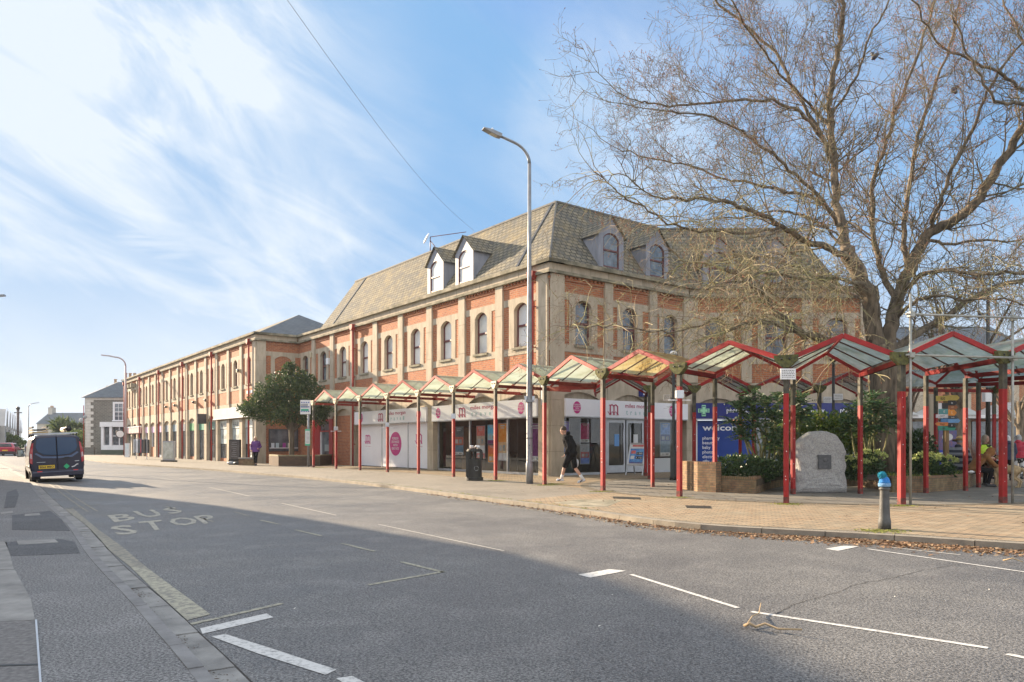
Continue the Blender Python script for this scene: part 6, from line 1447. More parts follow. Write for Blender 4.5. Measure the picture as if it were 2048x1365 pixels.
def house(lab, x, y, rz, w, d, h, rh, wm, nch=2, win=True, gable=0, group='houses at the far end of the street'):
    t_ = thing('house', lab, 'house', (x,y,0), rz, group); m = MB(); m.box(0,w,0,d,0,h,wm); m.build('wall', t_)
    m = MB(); m.quad((-.2,-.2,h),(w+.2,-.2,h),(w+.2,d/2,h+rh),(-.2,d/2,h+rh),SLATE); m.quad((w+.2,d+.2,h),(-.2,d+.2,h),(-.2,d/2,h+rh),(w+.2,d/2,h+rh),SLATE)
    m.add([(0,0,h),(0,d,h),(0,d/2,h+rh)],[(0,1,2)],wm); m.add([(w,0,h),(w,d/2,h+rh),(w,d,h)],[(0,1,2)],wm); ro = m.build('roof', t_)
    for k in range(nch):
        m = MB(); cx = .5+(w-1)*k/max(1,nch-1); m.box(cx-.45,cx+.45,d/2-.7,d/2+.7,h+rh-.6,h+rh+1.2,wm)
        for q in (-.4,0,.4): m.lathe([(.14,h+rh+1.2),(.12,h+rh+1.6)],(cx,d/2+q,0),8,mat('chimney_pot',(.42,.30,.20),rough=.8))
        m.build('chimney', t_)
    for k in range(gable):
        cx = w*(k+.5)/gable; gw = w/gable*.36; m = MB(); m.prism([(cx-gw,0),(cx+gw,0),(cx+gw,h),(cx,h+rh*.95),(cx-gw,h)],-.7,.1,wm); m.build('gable_bay', t_)
        m = MB(); m.beam((cx-gw-.15,-.75,h-.1),(cx,-.75,h+rh),.15,.25,WHITE); m.beam((cx+gw+.15,-.75,h-.1),(cx,-.75,h+rh),.15,.25,WHITE); m.build('barge_board', t_); m = MB(); m.box(cx-gw*.45,cx+gw*.45,-.75,-.69,h*.62,h*.9,PANE_F); m.box(cx-gw*.5,cx+gw*.5,-.76,-.69,h*.15,h*.45,PANE_F); m.build('bay_glazing', t_)
    if win and not gable:
        for z in (h*.15,h*.6):
            for k in range(max(1,int(w/3))): x0 = 1.2+k*3; m = MB(); m.box(x0,x0+1.1,-.04,.02,z,z+1.3,PANE_D); m.box(x0-.08,x0+1.18,-.06,-.041,z-.12,z,WHITE); m.build('window', t_)
STN = mat('pale_grey_stone',(.46,.44,.41),(.38,.36,.34),scale=.5,rough=.9)
# the street falls away along d1; its left side shows gabled terraces end on
al = atan2(-.70,.71)
house('row of pointed gables at the far left edge', -66.0, 95, atan2(.85,-.527), 62, 9, 3.6, 2.4, STN, 6, gable=8)
house('cream rendered house with a chimney stack beyond the gabled row', -104, 162, 0, 9, 9, 5.6, 2.6, REN, 1)
house('grey roofed house in the middle of the far street end', -92, 170, -.1, 9, 9, 4.2, 2.2, STN, 2)
house('small pale cottage left of the palm', -100, 190, 0, 12, 8, 4.5, 2.0, REN, 2)
house('low cottage partly hidden by the palm tree', -82, 150, 0, 8, 7, 3.0, 1.6, REN, 1)
# conservatory-like shopfront low at the far left
pc = V(((36-1024)/1480*118,118,0)); tp_ = thing('telegraph_pole','dark telegraph pole above the far left houses','telegraph pole',pc); m = MB(); m.tube([(0,0,0),(0,0,(888-815)*118/1480+1.25)],.19,8,mat('dark_pole',(.10,.07,.06),rough=.8)); m.beam((-.6,0,6.2),(.6,0,6.2),.15,.15,BLKM); m.ball((0,0,6.9),.3,BLKM,8,5); m.build('pole', tp_)
pc = V(((167.5-1024)/1480*84,84,0)); tp_ = thing('aerial_mast','thin aerial mast with dishes beside the stone house','aerial',(pc.x,pc.y,0)); m = MB(); m.tube([(0,0,0),(0,0,5.6)],.05,6,PIPE); m.ball((-.25,0,3.9),(.3,.1,.3),GREY,10,6); m.ball((.15,0,4.3),(.22,.1,.22),GREY,10,6); m.build('mast', tp_)
# cordyline palms and shrubs at the street end
def cordyline(x, y, z0, h, r_, seed, lab):
    t_ = thing('palm_tree', lab, 'palm', (x,y,0), 0, 'spiky palms at the street end'); R = random.Random(seed); m = MB(); f = MB()
    PL = leafmat('palm_leaf',(.06,.09,.04),(.12,.16,.06),(.22,.25,.1),.6,.3)
    for k in range(5):
        e = V((x+R.uniform(-r_,r_)*.7, y+R.uniform(-r_,r_)*.7, h*R.uniform(.75,1))); m.tube([(x,y,0),((x+e.x)/2,(y+e.y)/2,h*.5),e],[.2,.14,.1],6,BARK)
        for _ in range(70):
            v = V((R.gauss(0,1),R.gauss(0,1),R.gauss(.25,.8))).normalized(); leaf(f, e, v, r_*R.uniform(.6,1.15), .05, PL, R, .25)
    m.build('trunk', t_, ID); f.build('crown', t_, ID, uv=False)
X = lambda p, Y: (p-1024)/1480*Y
cordyline(X(120,98), 98, 0, 3.6, 1.5, 81, 'left spiky palm above the van roof'); cordyline(X(137,100), 100, 0, 3.9, 1.6, 82, 'tallest spiky palm above the van roof'); cordyline(X(152,96), 96, 0, 2.6, 1.2, 83, 'low right spiky palm by the stone house')
BUSH = leafmat('far_bush',(.07,.11,.03),(.14,.18,.05),(.25,.26,.09),.6,.3)
t_ = thing('garden_shrubs','mixed green garden shrubs behind the van','shrubs',(X(145,92),92,0)); clumps('foliage', t_, [((X(p,92),92,z),(1.6,1.2,1.2)) for p,z in ((108,.9),(122,1.2),(135,1.4),(150,1.8),(160,1.0),(98,.6))], 3500, .3, BUSH, 84, .35); t_['kind'] = 'stuff'
t_ = thing('garden_shrubs','dark hedge at the far left edge of the street','hedge',(X(5,100),100,0)); clumps('foliage', t_, [((X(p,100),100,z),(2.2,1.5,1.2)) for p,z in ((-10,1.4),(8,1.5),(24,.9))], 2000, .35, BUSH, 85, .35); t_['kind'] = 'stuff'
# pavement items in front of the wing
bb = G(470,930); t_ = thing('pavement_sign','black framed swing board with chalk writing by the nail bar','sign',(bb.x,bb.y,0),-.5); m = MB(); m.box(-.48,.48,-.04,.04,.28,1.5,BLKM); m.box(-.42,.42,-.05,-.041,.34,1.44,mat('chalkboard',(.06,.05,.045),(.12,.10,.09),scale=6,rough=.7))
R = random.Random(12)
for i in range(8): w = R.uniform(.12,.3); m.box(-w,w,-.054,-.051,1.32-i*.12,1.335-i*.12,GREY)
m.build('board', t_); m = MB(); m.ball((-.25,0,.1),(.33,.28,.12),GREY,12,6); m.ball((.3,0,.1),(.33,.28,.12),BLKM,12,6); m.box(-.5,.5,-.05,.05,.1,.28,BLKM); m.build('weighted_base', t_)
bb = G(338,924); t_ = thing('pavement_sign','grey framed picture board leaning outside the middle of the brick range','sign',(bb.x,bb.y,0),-.5); m = MB(); m.box(-.6,.6,-.06,.06,.1,1.45,ALU); m.box(-.52,.52,-.07,-.061,.2,1.35,mat('board_picture',(.35,.36,.28),(.6,.6,.55),scale=3,rough=.4)); m.box(-.62,.62,-.2,.2,0,.1,BLKM); m.build('board', t_)
bb = G(283,919); t_ = thing('clothes_rail','rail of white and dark clothes outside the pink shop','clothes rail',(bb.x,bb.y,0),-.6); m = MB(); m.tube([(-.8,0,0),(-.8,0,1.7),(.8,0,1.7),(.8,0,0)],.03,6,ALU,smooth=False); m.build('rail', t_)
m = MB()
for i in range(9): x = -.7+i*.17; mt_ = (WHITE,DKC,WHITE,WHITE,DKC,DKC,REDC,DKC,DKC)[i]; m.prism([(x-.06,.5+.03*i%.1),(x+.06,.5),(x+.05,1.55),(x-.05,1.6)],-.25,.25,mt_)
m.build('clothes', t_)
bb = G(255,916); t_ = thing('pavement_sign','narrow white board at the far end of the brick range','sign',(bb.x,bb.y,0),-.6); m = MB(); m.box(-.35,.35,-.05,.05,.05,1.3,LW2); m.box(-.28,.28,-.055,-.051,.3,1.2,mat('faint_print',(.5,.6,.62),(.7,.7,.7),scale=8,rough=.5)); m.build('board', t_)
# ------------------------------------------------------------------ beyond the square on the right
HB = thing('brick_hall','distant long red brick hall behind the walkway posts on the right','building',(30,62,0)); m = MB()
m.box(22,60,62,74,0,8.2,BRICK); m.build('wall', HB, ID); m = MB()
for x in range(22,60,4): m.box(x-.35,x+.35,61.8,62.1,0,8.2,CONC)
m.box(21.8,60.2,61.7,62.1,8.0,8.7,CONC); m.build('stone_dressing', HB, ID); m = MB(); m.quad((21.5,61.5,8.7),(44,61.5,8.7),(44,68,12),(21.5,68,12),SLATE); m.add([(21.5,61.5,8.7),(21.5,68,12),(21.5,74.5,8.7)],[(0,1,2)],SLATE); m.build('roof', HB, ID)
m = MB(); m.box(22,60,59.0,61.9,3.3,3.55,LW2)
for x in range(23,60,5): m.prism([(x,3.55),(x+2.2,4.6),(x+4.4,3.55)],58.8,61.6,mat('pale_canopy',(.45,.48,.48),rough=.4)); m.box(x,x+.12,59,59.12,0,3.3,LW2)
m.build('shop_canopy', HB, ID); m = MB()
for x in range(23,58,5): m.box(x+.4,x+4.2,61.75,61.9,.3,3.1,PANE_F)
m.build('shop_window', HB, ID)
LH = thing('low_building','low tiled roof building beyond the right end of the walkway','building',(60,75,0)); m = MB(); m.box(60,95,75,84,0,4.5,mat('pale_brick',(.42,.30,.22),(.36,.25,.18),scale=1,rough=.9)); m.build('wall', LH, ID); m = MB(); m.quad((58,74,4.4),(97,74,4.4),(97,80,8),(58,80,8),ROOF); m.build('roof', LH, ID)
# board on a pillar behind the fingerpost and small distant things
t_ = thing('car_park_sign','blue and white parking direction board on a pale pillar behind the fingerpost','sign',(X(1882,27.5),27.5,0)); m = MB(); m.box(-.42,-.1,0,.3,0,3.1,CONC); m.build('pillar', t_)
m = MB(); PB2 = mat('sign_royal_blue',(.02,.05,.42),rough=.4); m.box(-.1,.55,-.06,-.01,.45,1.02,PB2); m.box(-.1,.55,-.06,-.01,1.02,1.75,mat('pinkish_print',(.24,.12,.2),(.08,.11,.3),scale=9,rough=.4)); disc(m,.2,1.5,.2,.14,-.075,LW2); text(m,'PARKING',-.03,.48,.84,.93,-.064,LW2,.02); text(m,'ENTRY',.0,.4,.68,.77,-.064,LW2,.02); m.box(.1,.45,-.066,-.06,.56,.59,LW2); m.build('board', t_)
t_ = thing('street_lamp','tall black lamp column beyond the square with two small boxes','street lamp',(X(1976,30),30,0)); m = MB(); m.tube([(0,0,0),(0,0,7.4)],[.1,.06],8,BLKM); m.box(-.28,.28,-.1,.1,4.3,4.5,BLKM); m.box(-.18,.18,-.12,.12,2.95,3.4,LW2); m.build('column', t_)
m = MB(); m.tube([(0,0,7.4),(-.3,0,7.9),(-1.2,0,8.1)],.05,6,BLKM); m.build('lamp_arm', t_)
t_ = thing('shrub','reddish bare shrub behind the seated people','shrub',(X(1955,25.6),25.6,0)); R = random.Random(77); m = MB()
for _ in range(420): a=R.uniform(0,2*pi); e=V((t_.location.x+.7*cos(a)*R.random(),25.6+.5*sin(a),R.uniform(.6,1.45))); m.tube([V((t_.location.x+.3*cos(a),25.6+.2*sin(a),.1)),e],[.006,.003],3,mat('red_twig',(.30,.12,.09),(.35,.2,.12),scale=4,rough=.9),False)
m.build('stem', t_, ID, uv=False)
# ------------------------------------------------------------------ people and dog
SKIN = mat('skin', (.55,.33,.24), (.48,.27,.19), scale=6, rough=.55)
def capsule(m, a, b, ra, rb, n=12, mt=None):
    a, b = V(a), V(b); m.tube([a, a.lerp(b,.5), b], [ra, (ra+rb)/2, rb], n, mt); m.ball(a, ra, mt, n, 8); m.ball(b, rb, mt, n, 8)
def hand(m, w, e, mt, curl=.6, s=1.0, side=1):
    "palm, four unequal bent fingers and a thumb at wrist w, coming from elbow e"
    d = (V(w)-V(e)).normalized(); q = d.cross(V((0,1,0))); 
    if q.length < .2: q = d.cross(V((0,0,1)))
    q.normalize(); q = q*side; n = d.cross(q)
    c = V(w)+d*.05*s; 
    for k in range(4): o_ = q*(k-1.5)*.02*s; capsule(m, V(w)+o_*.6, c+o_+d*.03*s, .015*s, .013*s, 8, mt)
    for k in range(4):
        b = c+q*(k-1.5)*.021*s+d*.04*s; L_ = (.075,.085,.08,.062)[k]*s; v1 = (d*cos(curl)+n*sin(curl)).normalized(); v2 = (d*cos(curl*2.1)+n*sin(curl*2.1)).normalized()
        capsule(m, b, b+v1*L_*.5, .0095*s, .009*s, 7, mt); capsule(m, b+v1*L_*.5, b+v1*L_*.5+v2*L_*.5, .009*s, .008*s, 7, mt)
    t0 = V(w)+d*.02*s-q*.03*s; t1 = t0+(d*.7-q*.7+n*.3).normalized()*.035*s; capsule(m, t0, t1, .012*s, .011*s, 7, mt); capsule(m, t1, t1+(d*.9-q*.1+n*.45).normalized()*.035*s, .011*s, .009*s, 7, mt)
def head(m, c, f, mt, s=1.0):
    "c = head centre, f = facing direction"
    f = V(f).normalized(); up_ = V((0,0,1)); r_ = f.cross(up_).normalized(); u = r_.cross(f); c = V(c)
    rot = Matrix((r_, f, u)).transposed()
    m.ball(c+u*.02*s, (.076*s,.096*s,.105*s), mt, 16, 12, rot=rot); m.ball(c-u*.055*s+f*.03*s, (.055*s,.06*s,.06*s), mt, 12, 8, rot=rot)
    m.ball(c+f*.1*s-u*.015*s, (.013*s,.02*s,.026*s), mt, 8, 6, rot=rot); m.ball(c+f*.088*s-u*.062*s, (.025*s,.012*s,.009*s), mt, 8, 5, rot=rot)
    for k in (-1,1): m.ball(c+r_*.077*s*k-f*.008*s, (.012*s,.02*s,.03*s), mt, 8, 6, rot=rot); m.ball(c+r_*.03*k*s+f*.083*s+u*.028*s, (.018*s,.012*s,.008*s), mt, 6, 5, rot=rot)
    return rot
def eyes(par, M, c, f, s=1.0):
    f = V(f).normalized(); r_ = f.cross(V((0,0,1))).normalized(); u = r_.cross(f); m = MB()
    for k in (-1,1): m.ball(V(c)+r_*.031*k*s+f*.090*s+u*.012*s, .0085*s, TRIM, 6, 5)
    m.build('eyes', par, M)
def person(lab, loc, rz, J, top, bottom, shoe, hair, hs=1.0, vox=.013, sleeve=True, shorts=False, hood=False, skirt_top=.0, group=None, hairlen=0, bulk=1.0, sock=None, curl=.6):
    p = thing('person', lab, 'person', loc, rz, group); M = WM[p]; k = J
    b = MB(); rot = head(b, k['head'], k['face'], SKIN, hs); capsule(b, k['neck'], V(k['head'])-V((0,0,.06)), .055, .05, 12, SKIN)
    P, C_, N = V(k['pelvis']), V(k['chest']), V(k['neck'])
    def torso(m, g, mt):
        yw = k.get('yaw', 0)
        pts = [P-V((0,0,.10)), P, P.lerp(C_,.35), P.lerp(C_,.75), C_, C_.lerp(N,.55), N]
        rx = [.155,.175,.15,.165,.18,.15,.06]; ry = [.11,.125,.115,.125,.125,.10,.055]
        m.loft([(q, a*g*hs, b_*g*hs, yw) for q, a, b_ in zip(pts, rx, ry)], 20, mt)
    torso(b, .93, SKIN)
    for s_ in 'LR':
        sd = -1 if s_ == 'L' else 1
        S_, E_, H_ = [V(k[n+s_]) for n in ('sh','el','ha')]; capsule(b, S_, E_, .046, .036, 12, SKIN); capsule(b, E_, H_, .035, .025, 12, SKIN); hand(b, H_, E_, SKIN, curl, hs, sd)
        A_, K_, F_ = [V(k[n+s_]) for n in ('hip','kn','an')]; capsule(b, A_, K_, .078, .05, 12, SKIN); capsule(b, K_.lerp(F_,0), K_.lerp(F_,.35), .05, .054, 12, SKIN); capsule(b, K_.lerp(F_,.35), F_, .054, .034, 12, SKIN); capsule(b, F_, V(k['to'+s_]), .034, .03, 10, SKIN)
    body = remesh(b, 'body', p, M, SKIN, vox)
    eyes(p, M, k['head'], k['face'], hs)
    t = MB(); torso(t, 1.08*bulk, top); 
    for s_ in 'LR':
        S_, E_, H_ = [V(k[n+s_]) for n in ('sh','el','ha')]; capsule(t, S_, E_, .066*bulk, .055*bulk, 12, top); 
        if sleeve: capsule(t, E_, E_.lerp(H_,.94), .054*bulk, .040*bulk, 12, top)
        capsule(t, C_, S_, .10*bulk, .075*bulk, 12, top)
    if skirt_top: t.loft([(P-V((0,0,skirt_top)), .20*bulk, .155*bulk), (P, .19*bulk, .145*bulk), (P.lerp(C_,.4), .18*bulk, .14*bulk)], 20, top)
    if hood == 'down': t.ball(N-V(k['face'])*.07+V((0,0,-.01)), (.10,.07,.075), top, 12, 8)
    if hood == 'up': t.ball(V(k['head'])-V(k['face']).normalized()*.03+V((0,0,.02)), (.115,.12,.135), top, 14, 10, rot=rot); capsule(t, N, V(k['head']), .1, .1, 12, top)
    remesh(t, 'jacket', p, M, top, vox)
    t = MB(); t.loft([(P-V((0,0,.13)), .165, .13), (P, .18, .14), (P+V((0,0,.06)), .165, .13)], 18, bottom)
    for s_ in 'LR':
        A_, K_, F_ = [V(k[n+s_]) for n in ('hip','kn','an')]
        if shorts: capsule(t, A_, A_.lerp(K_,.9), .108, .095, 14, bottom)
        else: capsule(t, A_, K_, .098, .068, 12, bottom); capsule(t, K_, F_.lerp(K_,.05), .066, .05, 12, bottom)
    remesh(t, 'shorts' if shorts else 'trousers', p, M, bottom, vox)
    for s_ in 'LR':
        F_, T_ = V(k['an'+s_]), V(k['to'+s_]); d = T_-F_; dd = d.normalized(); m = MB(); dz = V((0,0,-.02))
        capsule(m, F_-dd*.03+V((0,0,-.035)), T_+V((0,0,0)), .044, .036, 12, shoe); capsule(m, F_+V((0,0,.0)), F_+dd*.06+V((0,0,-.03)), .045, .04, 10, shoe)
        m.beam(F_-dd*.075+V((0,0,-.062)), T_+dd*.035+V((0,0,-.025)), .085, .03, WHITE if shoe in (WHITE, RUNN) else shoe)
        o = remesh(m, 'shoe', p, M, shoe, .009, 2)
        if shoe is RUNN:
            q = MB(); r_ = dd.cross(V((0,0,1))).normalized()
            for e in (-1, 1): q.beam(F_+dd*.01+r_*.046*e+V((0,0,-.01)), F_+dd*.10+r_*.041*e+V((0,0,-.045)), .012, .03, TRIM)
            q.build('shoe_stripe', o, M)
        if sock: q = MB(); K_ = V(k['kn'+s_]); q.tube([F_, F_.lerp(K_,.16), F_.lerp(K_,.34)], [.047,.049,.055], 12, sock); q.build('sock', p, M)
    if hair is not None:
        h = MB(); c = V(k['head']); f = V(k['face']).normalized(); r_ = f.cross(V((0,0,1))).normalized(); u = r_.cross(f)
        h.ball(c+u*.045*hs-f*.02*hs, (.086*hs,.10*hs,.092*hs), hair, 14, 10, .03, rot=rot); 
        if hairlen: h.ball(c-u*.03*hs-f*.045*hs, (.092*hs,.075*hs,.11*hs*hairlen), hair, 12, 8, .04, rot=rot); [h.ball(c+r_*.075*k_*hs-u*.01*hs, (.025*hs,.06*hs,.09*hs*hairlen), hair, 8, 6, rot=rot) for k_ in (-1,1)]
        remesh(h, 'hair', p, M, hair, .012, 1)
    return p
BLKC = mat('black_cloth',(.010,.010,.012),(.018,.018,.02),scale=6,rough=.95,bump=.3,spec=.12); RUNN = mat('white_trainer',(.66,.68,.72),(.5,.54,.6),scale=14,rough=.6); DARKH = mat('dark_brown_hair',(.04,.025,.015),(.08,.05,.03),scale=40,rough=.7,bump=.6)
BLONDE = mat('blonde_hair',(.62,.50,.32),(.45,.35,.22),scale=40,rough=.6,bump=.5); GREYH = mat('grey_hair',(.42,.41,.40),(.28,.27,.26),scale=40,rough=.7,bump=.5)
PURP = mat('purple_coat',(.10,.03,.16),(.14,.05,.22),scale=6,rough=.6,bump=.3); BRWN = mat('tan_hoodie',(.30,.14,.045),(.22,.10,.035),scale=5,rough=.95,bump=.4); NAVYC = mat('navy_coat',(.02,.03,.06),(.03,.04,.08),scale=6,rough=.8); REDJ = mat('red_jacket',(.45,.015,.04),(.36,.01,.035),scale=5,rough=.6,bump=.3); NEON = mat('neon_vest',(.62,.85,.03),(.55,.78,.05),scale=8,rough=.5)
# man walking to the left, head bowed
mp = V((G(1143,966.5).x, G(1143,966.5).y, 0))
J = dict(pelvis=(0,0,.97), chest=(0,.11,1.34), neck=(0,.18,1.55), head=(0,.27,1.66), face=(0,1,-.55),
 shL=(-.19,.10,1.44), elL=(-.24,-.02,1.16), haL=(-.22,.12,.93), shR=(.19,.12,1.44), elR=(.23,-.02,1.17), haR=(.22,.0,.90),
 hipL=(-.09,.01,.92), knL=(-.10,.20,.52), anL=(-.10,.30,.13), toL=(-.10,.44,.10), hipR=(.09,0,.92), knR=(.10,-.07,.50), anR=(.10,-.36,.12), toR=(.10,-.20,.045))
man = person('man in black hooded top, black shorts and white trainers walking left past the shop', mp, radians(64), J, BLKC, BLKC, RUNN, DARKH, 1.08, .010, shorts=True, hood='down', sock=LW2, bulk=1.22)
bg = MB(); bg.ball((.0,0,-.17),(.07,.10,.15),mat('pale_bag',(.6,.62,.66),(.5,.52,.55),scale=8,rough=.5),12,9,.12); bg.tube([(0,-.03,-.05),(0,0,.05),(0,.03,-.05)],.006,5,LW2)
tag(bg.build('carrier_bag', None, WM[man] @ Matrix.Translation((.26,-.05,.80))), 'pale carrier bag hanging from the hand of the man in shorts', 'bag')
# woman in purple coming toward the camera
wp = G(511.5,931.5)
J = dict(pelvis=(0,0,.90), chest=(0,.03,1.22), neck=(0,.05,1.42), head=(0,.08,1.55), face=(.15,1,-.1),
 shL=(-.17,.03,1.33), elL=(-.27,-.05,1.08), haL=(-.17,.17,.98), shR=(.17,.03,1.33), elR=(.27,-.08,1.08), haR=(.24,.08,.90),
 hipL=(-.08,0,.86), knL=(-.06,.16,.50), anL=(-.04,.10,.13), toL=(-.05,.24,.05), hipR=(.08,0,.86), knR=(.07,.04,.46), anR=(.02,-.10,.10), toR=(.03,.04,.035))
person('blonde woman in a purple coat and black leggings hurrying along by the evergreen tree', wp, radians(180+12), J, PURP, BLKC, TRIM, BLONDE, 1.0, .012, skirt_top=.12, hairlen=.8, bulk=1.12, hood='down')
# seated man in a brown hooded top leaning forward to the right
def at(px, Y): return V(((px-1024)/1480*Y, Y, 0))
J = dict(pelvis=(0,0,.52), chest=(0,.26,.82), neck=(0,.42,.93), head=(0,.54,.99), face=(0,1,-.75), 
 shL=(-.19,.32,.86), elL=(-.22,.52,.66), haL=(-.08,.70,.60), shR=(.19,.32,.86), elR=(.22,.50,.64), haR=(.08,.70,.58),
 hipL=(-.1,.05,.50), knL=(-.15,.47,.50), anL=(-.13,.42,.10), toL=(-.14,.60,.05), hipR=(.1,.05,.50), knR=(.15,.46,.49), anR=(.13,.38,.10), toR=(.14,.56,.05))
sp_ = at(1944,21.5); person('seated man in a tan hooded top and black trousers bent forward on the planter edge', sp_, radians(-90-4), J, BRWN, BLKC, TRIM, DARKH, 1.05, .014, hood='up', bulk=1.2)
# seated man in striped top and straw hat
ms, nt, bb_ = _nt('striped_knit'); N_ = nt.nodes; L_k = nt.links; tc = N_.new('ShaderNodeTexCoord'); sx = N_.new('ShaderNodeSeparateXYZ'); L_k.new(tc.outputs['Object'], sx.inputs[0]); mm = N_.new('ShaderNodeMath'); mm.operation = 'PINGPONG'; mm.inputs[1].default_value = .085; L_k.new(sx.outputs['Z'], mm.inputs[0]); gt = N_.new('ShaderNodeMath'); gt.operation = 'GREATER_THAN'; gt.inputs[1].default_value = .042; L_k.new(mm.outputs[0], gt.inputs[0])
mx = N_.new('ShaderNodeMix'); mx.data_type = 'RGBA'; mx.inputs['A'].default_value = (.025,.03,.045,1); mx.inputs['B'].default_value = (.20,.21,.23,1); L_k.new(gt.outputs[0], mx.inputs['Factor']); L_k.new(mx.outputs['Result'], bb_.inputs['Base Color']); bb_.inputs['Roughness'].default_value = .95
J = dict(pelvis=(0,0,.55), chest=(0,-.05,.95), neck=(0,.02,1.16), head=(0,.08,1.28), face=(.1,1,-.3),
 shL=(-.2,-.03,1.06), elL=(-.26,.1,.80), haL=(-.15,.32,.66), shR=(.2,-.03,1.06), elR=(.26,.1,.80), haR=(.15,.32,.66),
 hipL=(-.1,.05,.52), knL=(-.14,.46,.50), anL=(-.13,.46,.10), toL=(-.14,.62,.05), hipR=(.1,.05,.52), knR=(.14,.46,.50), anR=(.13,.46,.10), toR=(.14,.62,.05))
s2_ = at(1918,22.6); sm_ = person('seated man in a grey and navy striped jumper with his back to the fingerpost', s2_, radians(-50), J, ms, NAVYC, TRIM, GREYH, 1.05, .014, bulk=1.3, hood='down')
m = MB(); STR = mat('straw',(.50,.34,.16),(.42,.28,.12),scale=30,rough=.9); m.lathe([(.20,0),(.205,.012),(.115,.03),(.108,.10),(.07,.135),(.02,.14)],(0,0,0),18,STR); m.lathe([(.118,.03),(.114,.055)],(0,0,0),18,TRIM)
tag(m.build('straw_hat', None, WM[sm_] @ Matrix.Translation((0,.06,1.34)) @ Matrix.Rotation(radians(-14),4,'X')), 'straw hat with a dark band worn by the man in the striped jumper', 'hat')
# woman in a neon vest seated facing us
J = dict(pelvis=(0,0,.52), chest=(0,.04,.92), neck=(0,.05,1.13), head=(0,.08,1.27), face=(-.3,1,-.1),
 shL=(-.18,.02,1.03), elL=(-.28,.08,.78), haL=(-.12,.34,.70), shR=(.18,.02,1.03), elR=(.28,.08,.78), haR=(.12,.34,.70),
 hipL=(-.09,.05,.52), knL=(-.14,.44,.52), anL=(-.13,.44,.10), toL=(-.14,.60,.05), hipR=(.09,.05,.52), knR=(.14,.44,.52), anR=(.13,.44,.10), toR=(.14,.60,.05))
s3_ = at(1967,23.6) + V((0,0,.13)); hv = person('fair haired woman in a neon yellow vest over black seated behind the others', s3_, radians(180+14), J, BLKC, BLKC, TRIM, mat('ash_hair',(.36,.29,.21),(.26,.2,.15),scale=40,rough=.7), 1.02, .014, hairlen=1.2)
m = MB(); P_, C__ = V((0,0,.48)), V((0,.04,.92)); m.loft([(P_,.23,.19),(P_.lerp(C__,.5),.225,.19),(C__,.24,.18),(V((0,.045,1.02)),.22,.165),(V((0,.05,1.09)),.14,.12)],20,NEON); remesh(m,'vest',hv,WM[hv],NEON,.014)
m = MB(); m.loft([(V((0,.14,1.0)),.05,.085),(V((0,.06,1.10)),.075,.09)],12,BLKC); m.prism([(-.07,1.08),(.07,1.08),(0,.78)],.17,.205,BLKC); m.build('vest_opening',hv,WM[hv])
# bench for the neon vest person
t_ = thing('bench','dark slatted bench under the woman in the neon vest','bench',(s3_.x,s3_.y+.1,0)); m = MB(); m.box(-.7,.7,-.2,.25,.53,.58,BN); [m.box(x,x+.06,-.18,.2,0,.53,BLKM) for x in (-.6,.54)]; m.build('seat', t_)
# standing pair on the right
def stand(h, fy=0.0, yaw=0):
    s = h/1.7; f = lambda *a: tuple(v*s for v in a)
    return dict(pelvis=f(0,0,.92), chest=f(0,.02,1.25), neck=f(0,.03,1.44), head=f(0,.06,1.57), face=(.1+yaw,1,-.1), shL=f(-.18,0,1.35), elL=f(-.24,-.02,1.08), haL=f(-.2,.12,.88), shR=f(.18,0,1.35), elR=f(.24,-.02,1.08), haR=f(.2,.12,.88),
     hipL=f(-.09,0,.88), knL=f(-.1,.03,.48), anL=f(-.1,-.02,.10), toL=f(-.12,.12,.04), hipR=f(.09,0,.88), knR=f(.1,.02,.48), anR=f(.1,.03,.10), toR=f(.13,.17,.04))
person('grey haired person in a navy coat standing half hidden behind the double red post', at(2016,25.2), radians(-20), stand(1.52), NAVYC, BLKC, TRIM, mat('white_hair',(.62,.61,.6),(.5,.5,.5),scale=40,rough=.7), 1.0, .014, skirt_top=.12, bulk=1.2, hairlen=.6, hood='down')
PAT = mat('black_white_print',(.015,.015,.018),(.62,.62,.62),scale=11,rough=.8,lo=.49,hi=.51)
rp = person('grey haired person in a red jacket and black and white patterned trousers, right edge', at(2037,26.2), radians(-35), stand(1.56), REDJ, PAT, TRIM, GREYH, 1.02, .014, skirt_top=.10, bulk=1.3, hairlen=.9, hood='down')
m = MB(); m.ball((0,0,0),(.10,.05,.13),BLKM,12,8); m.tube([(0,0,.1),(.1,.0,.4),(.2,.05,.62)],.008,4,BLKM); tag(m.build('shoulder_bag', None, WM[rp] @ Matrix.Translation((-.27,-.08,.93))), 'small dark shoulder bag worn over the red jacket', 'bag')
# golden dog seen from behind
FUR = mat('golden_fur',(.56,.42,.25),(.40,.27,.14),scale=9,rough=1,bump=.9,bscale=60); dp = at(2013,21.2)
dog = thing('dog','golden long haired dog standing behind the double red post','dog',dp,radians(38)); m = MB()
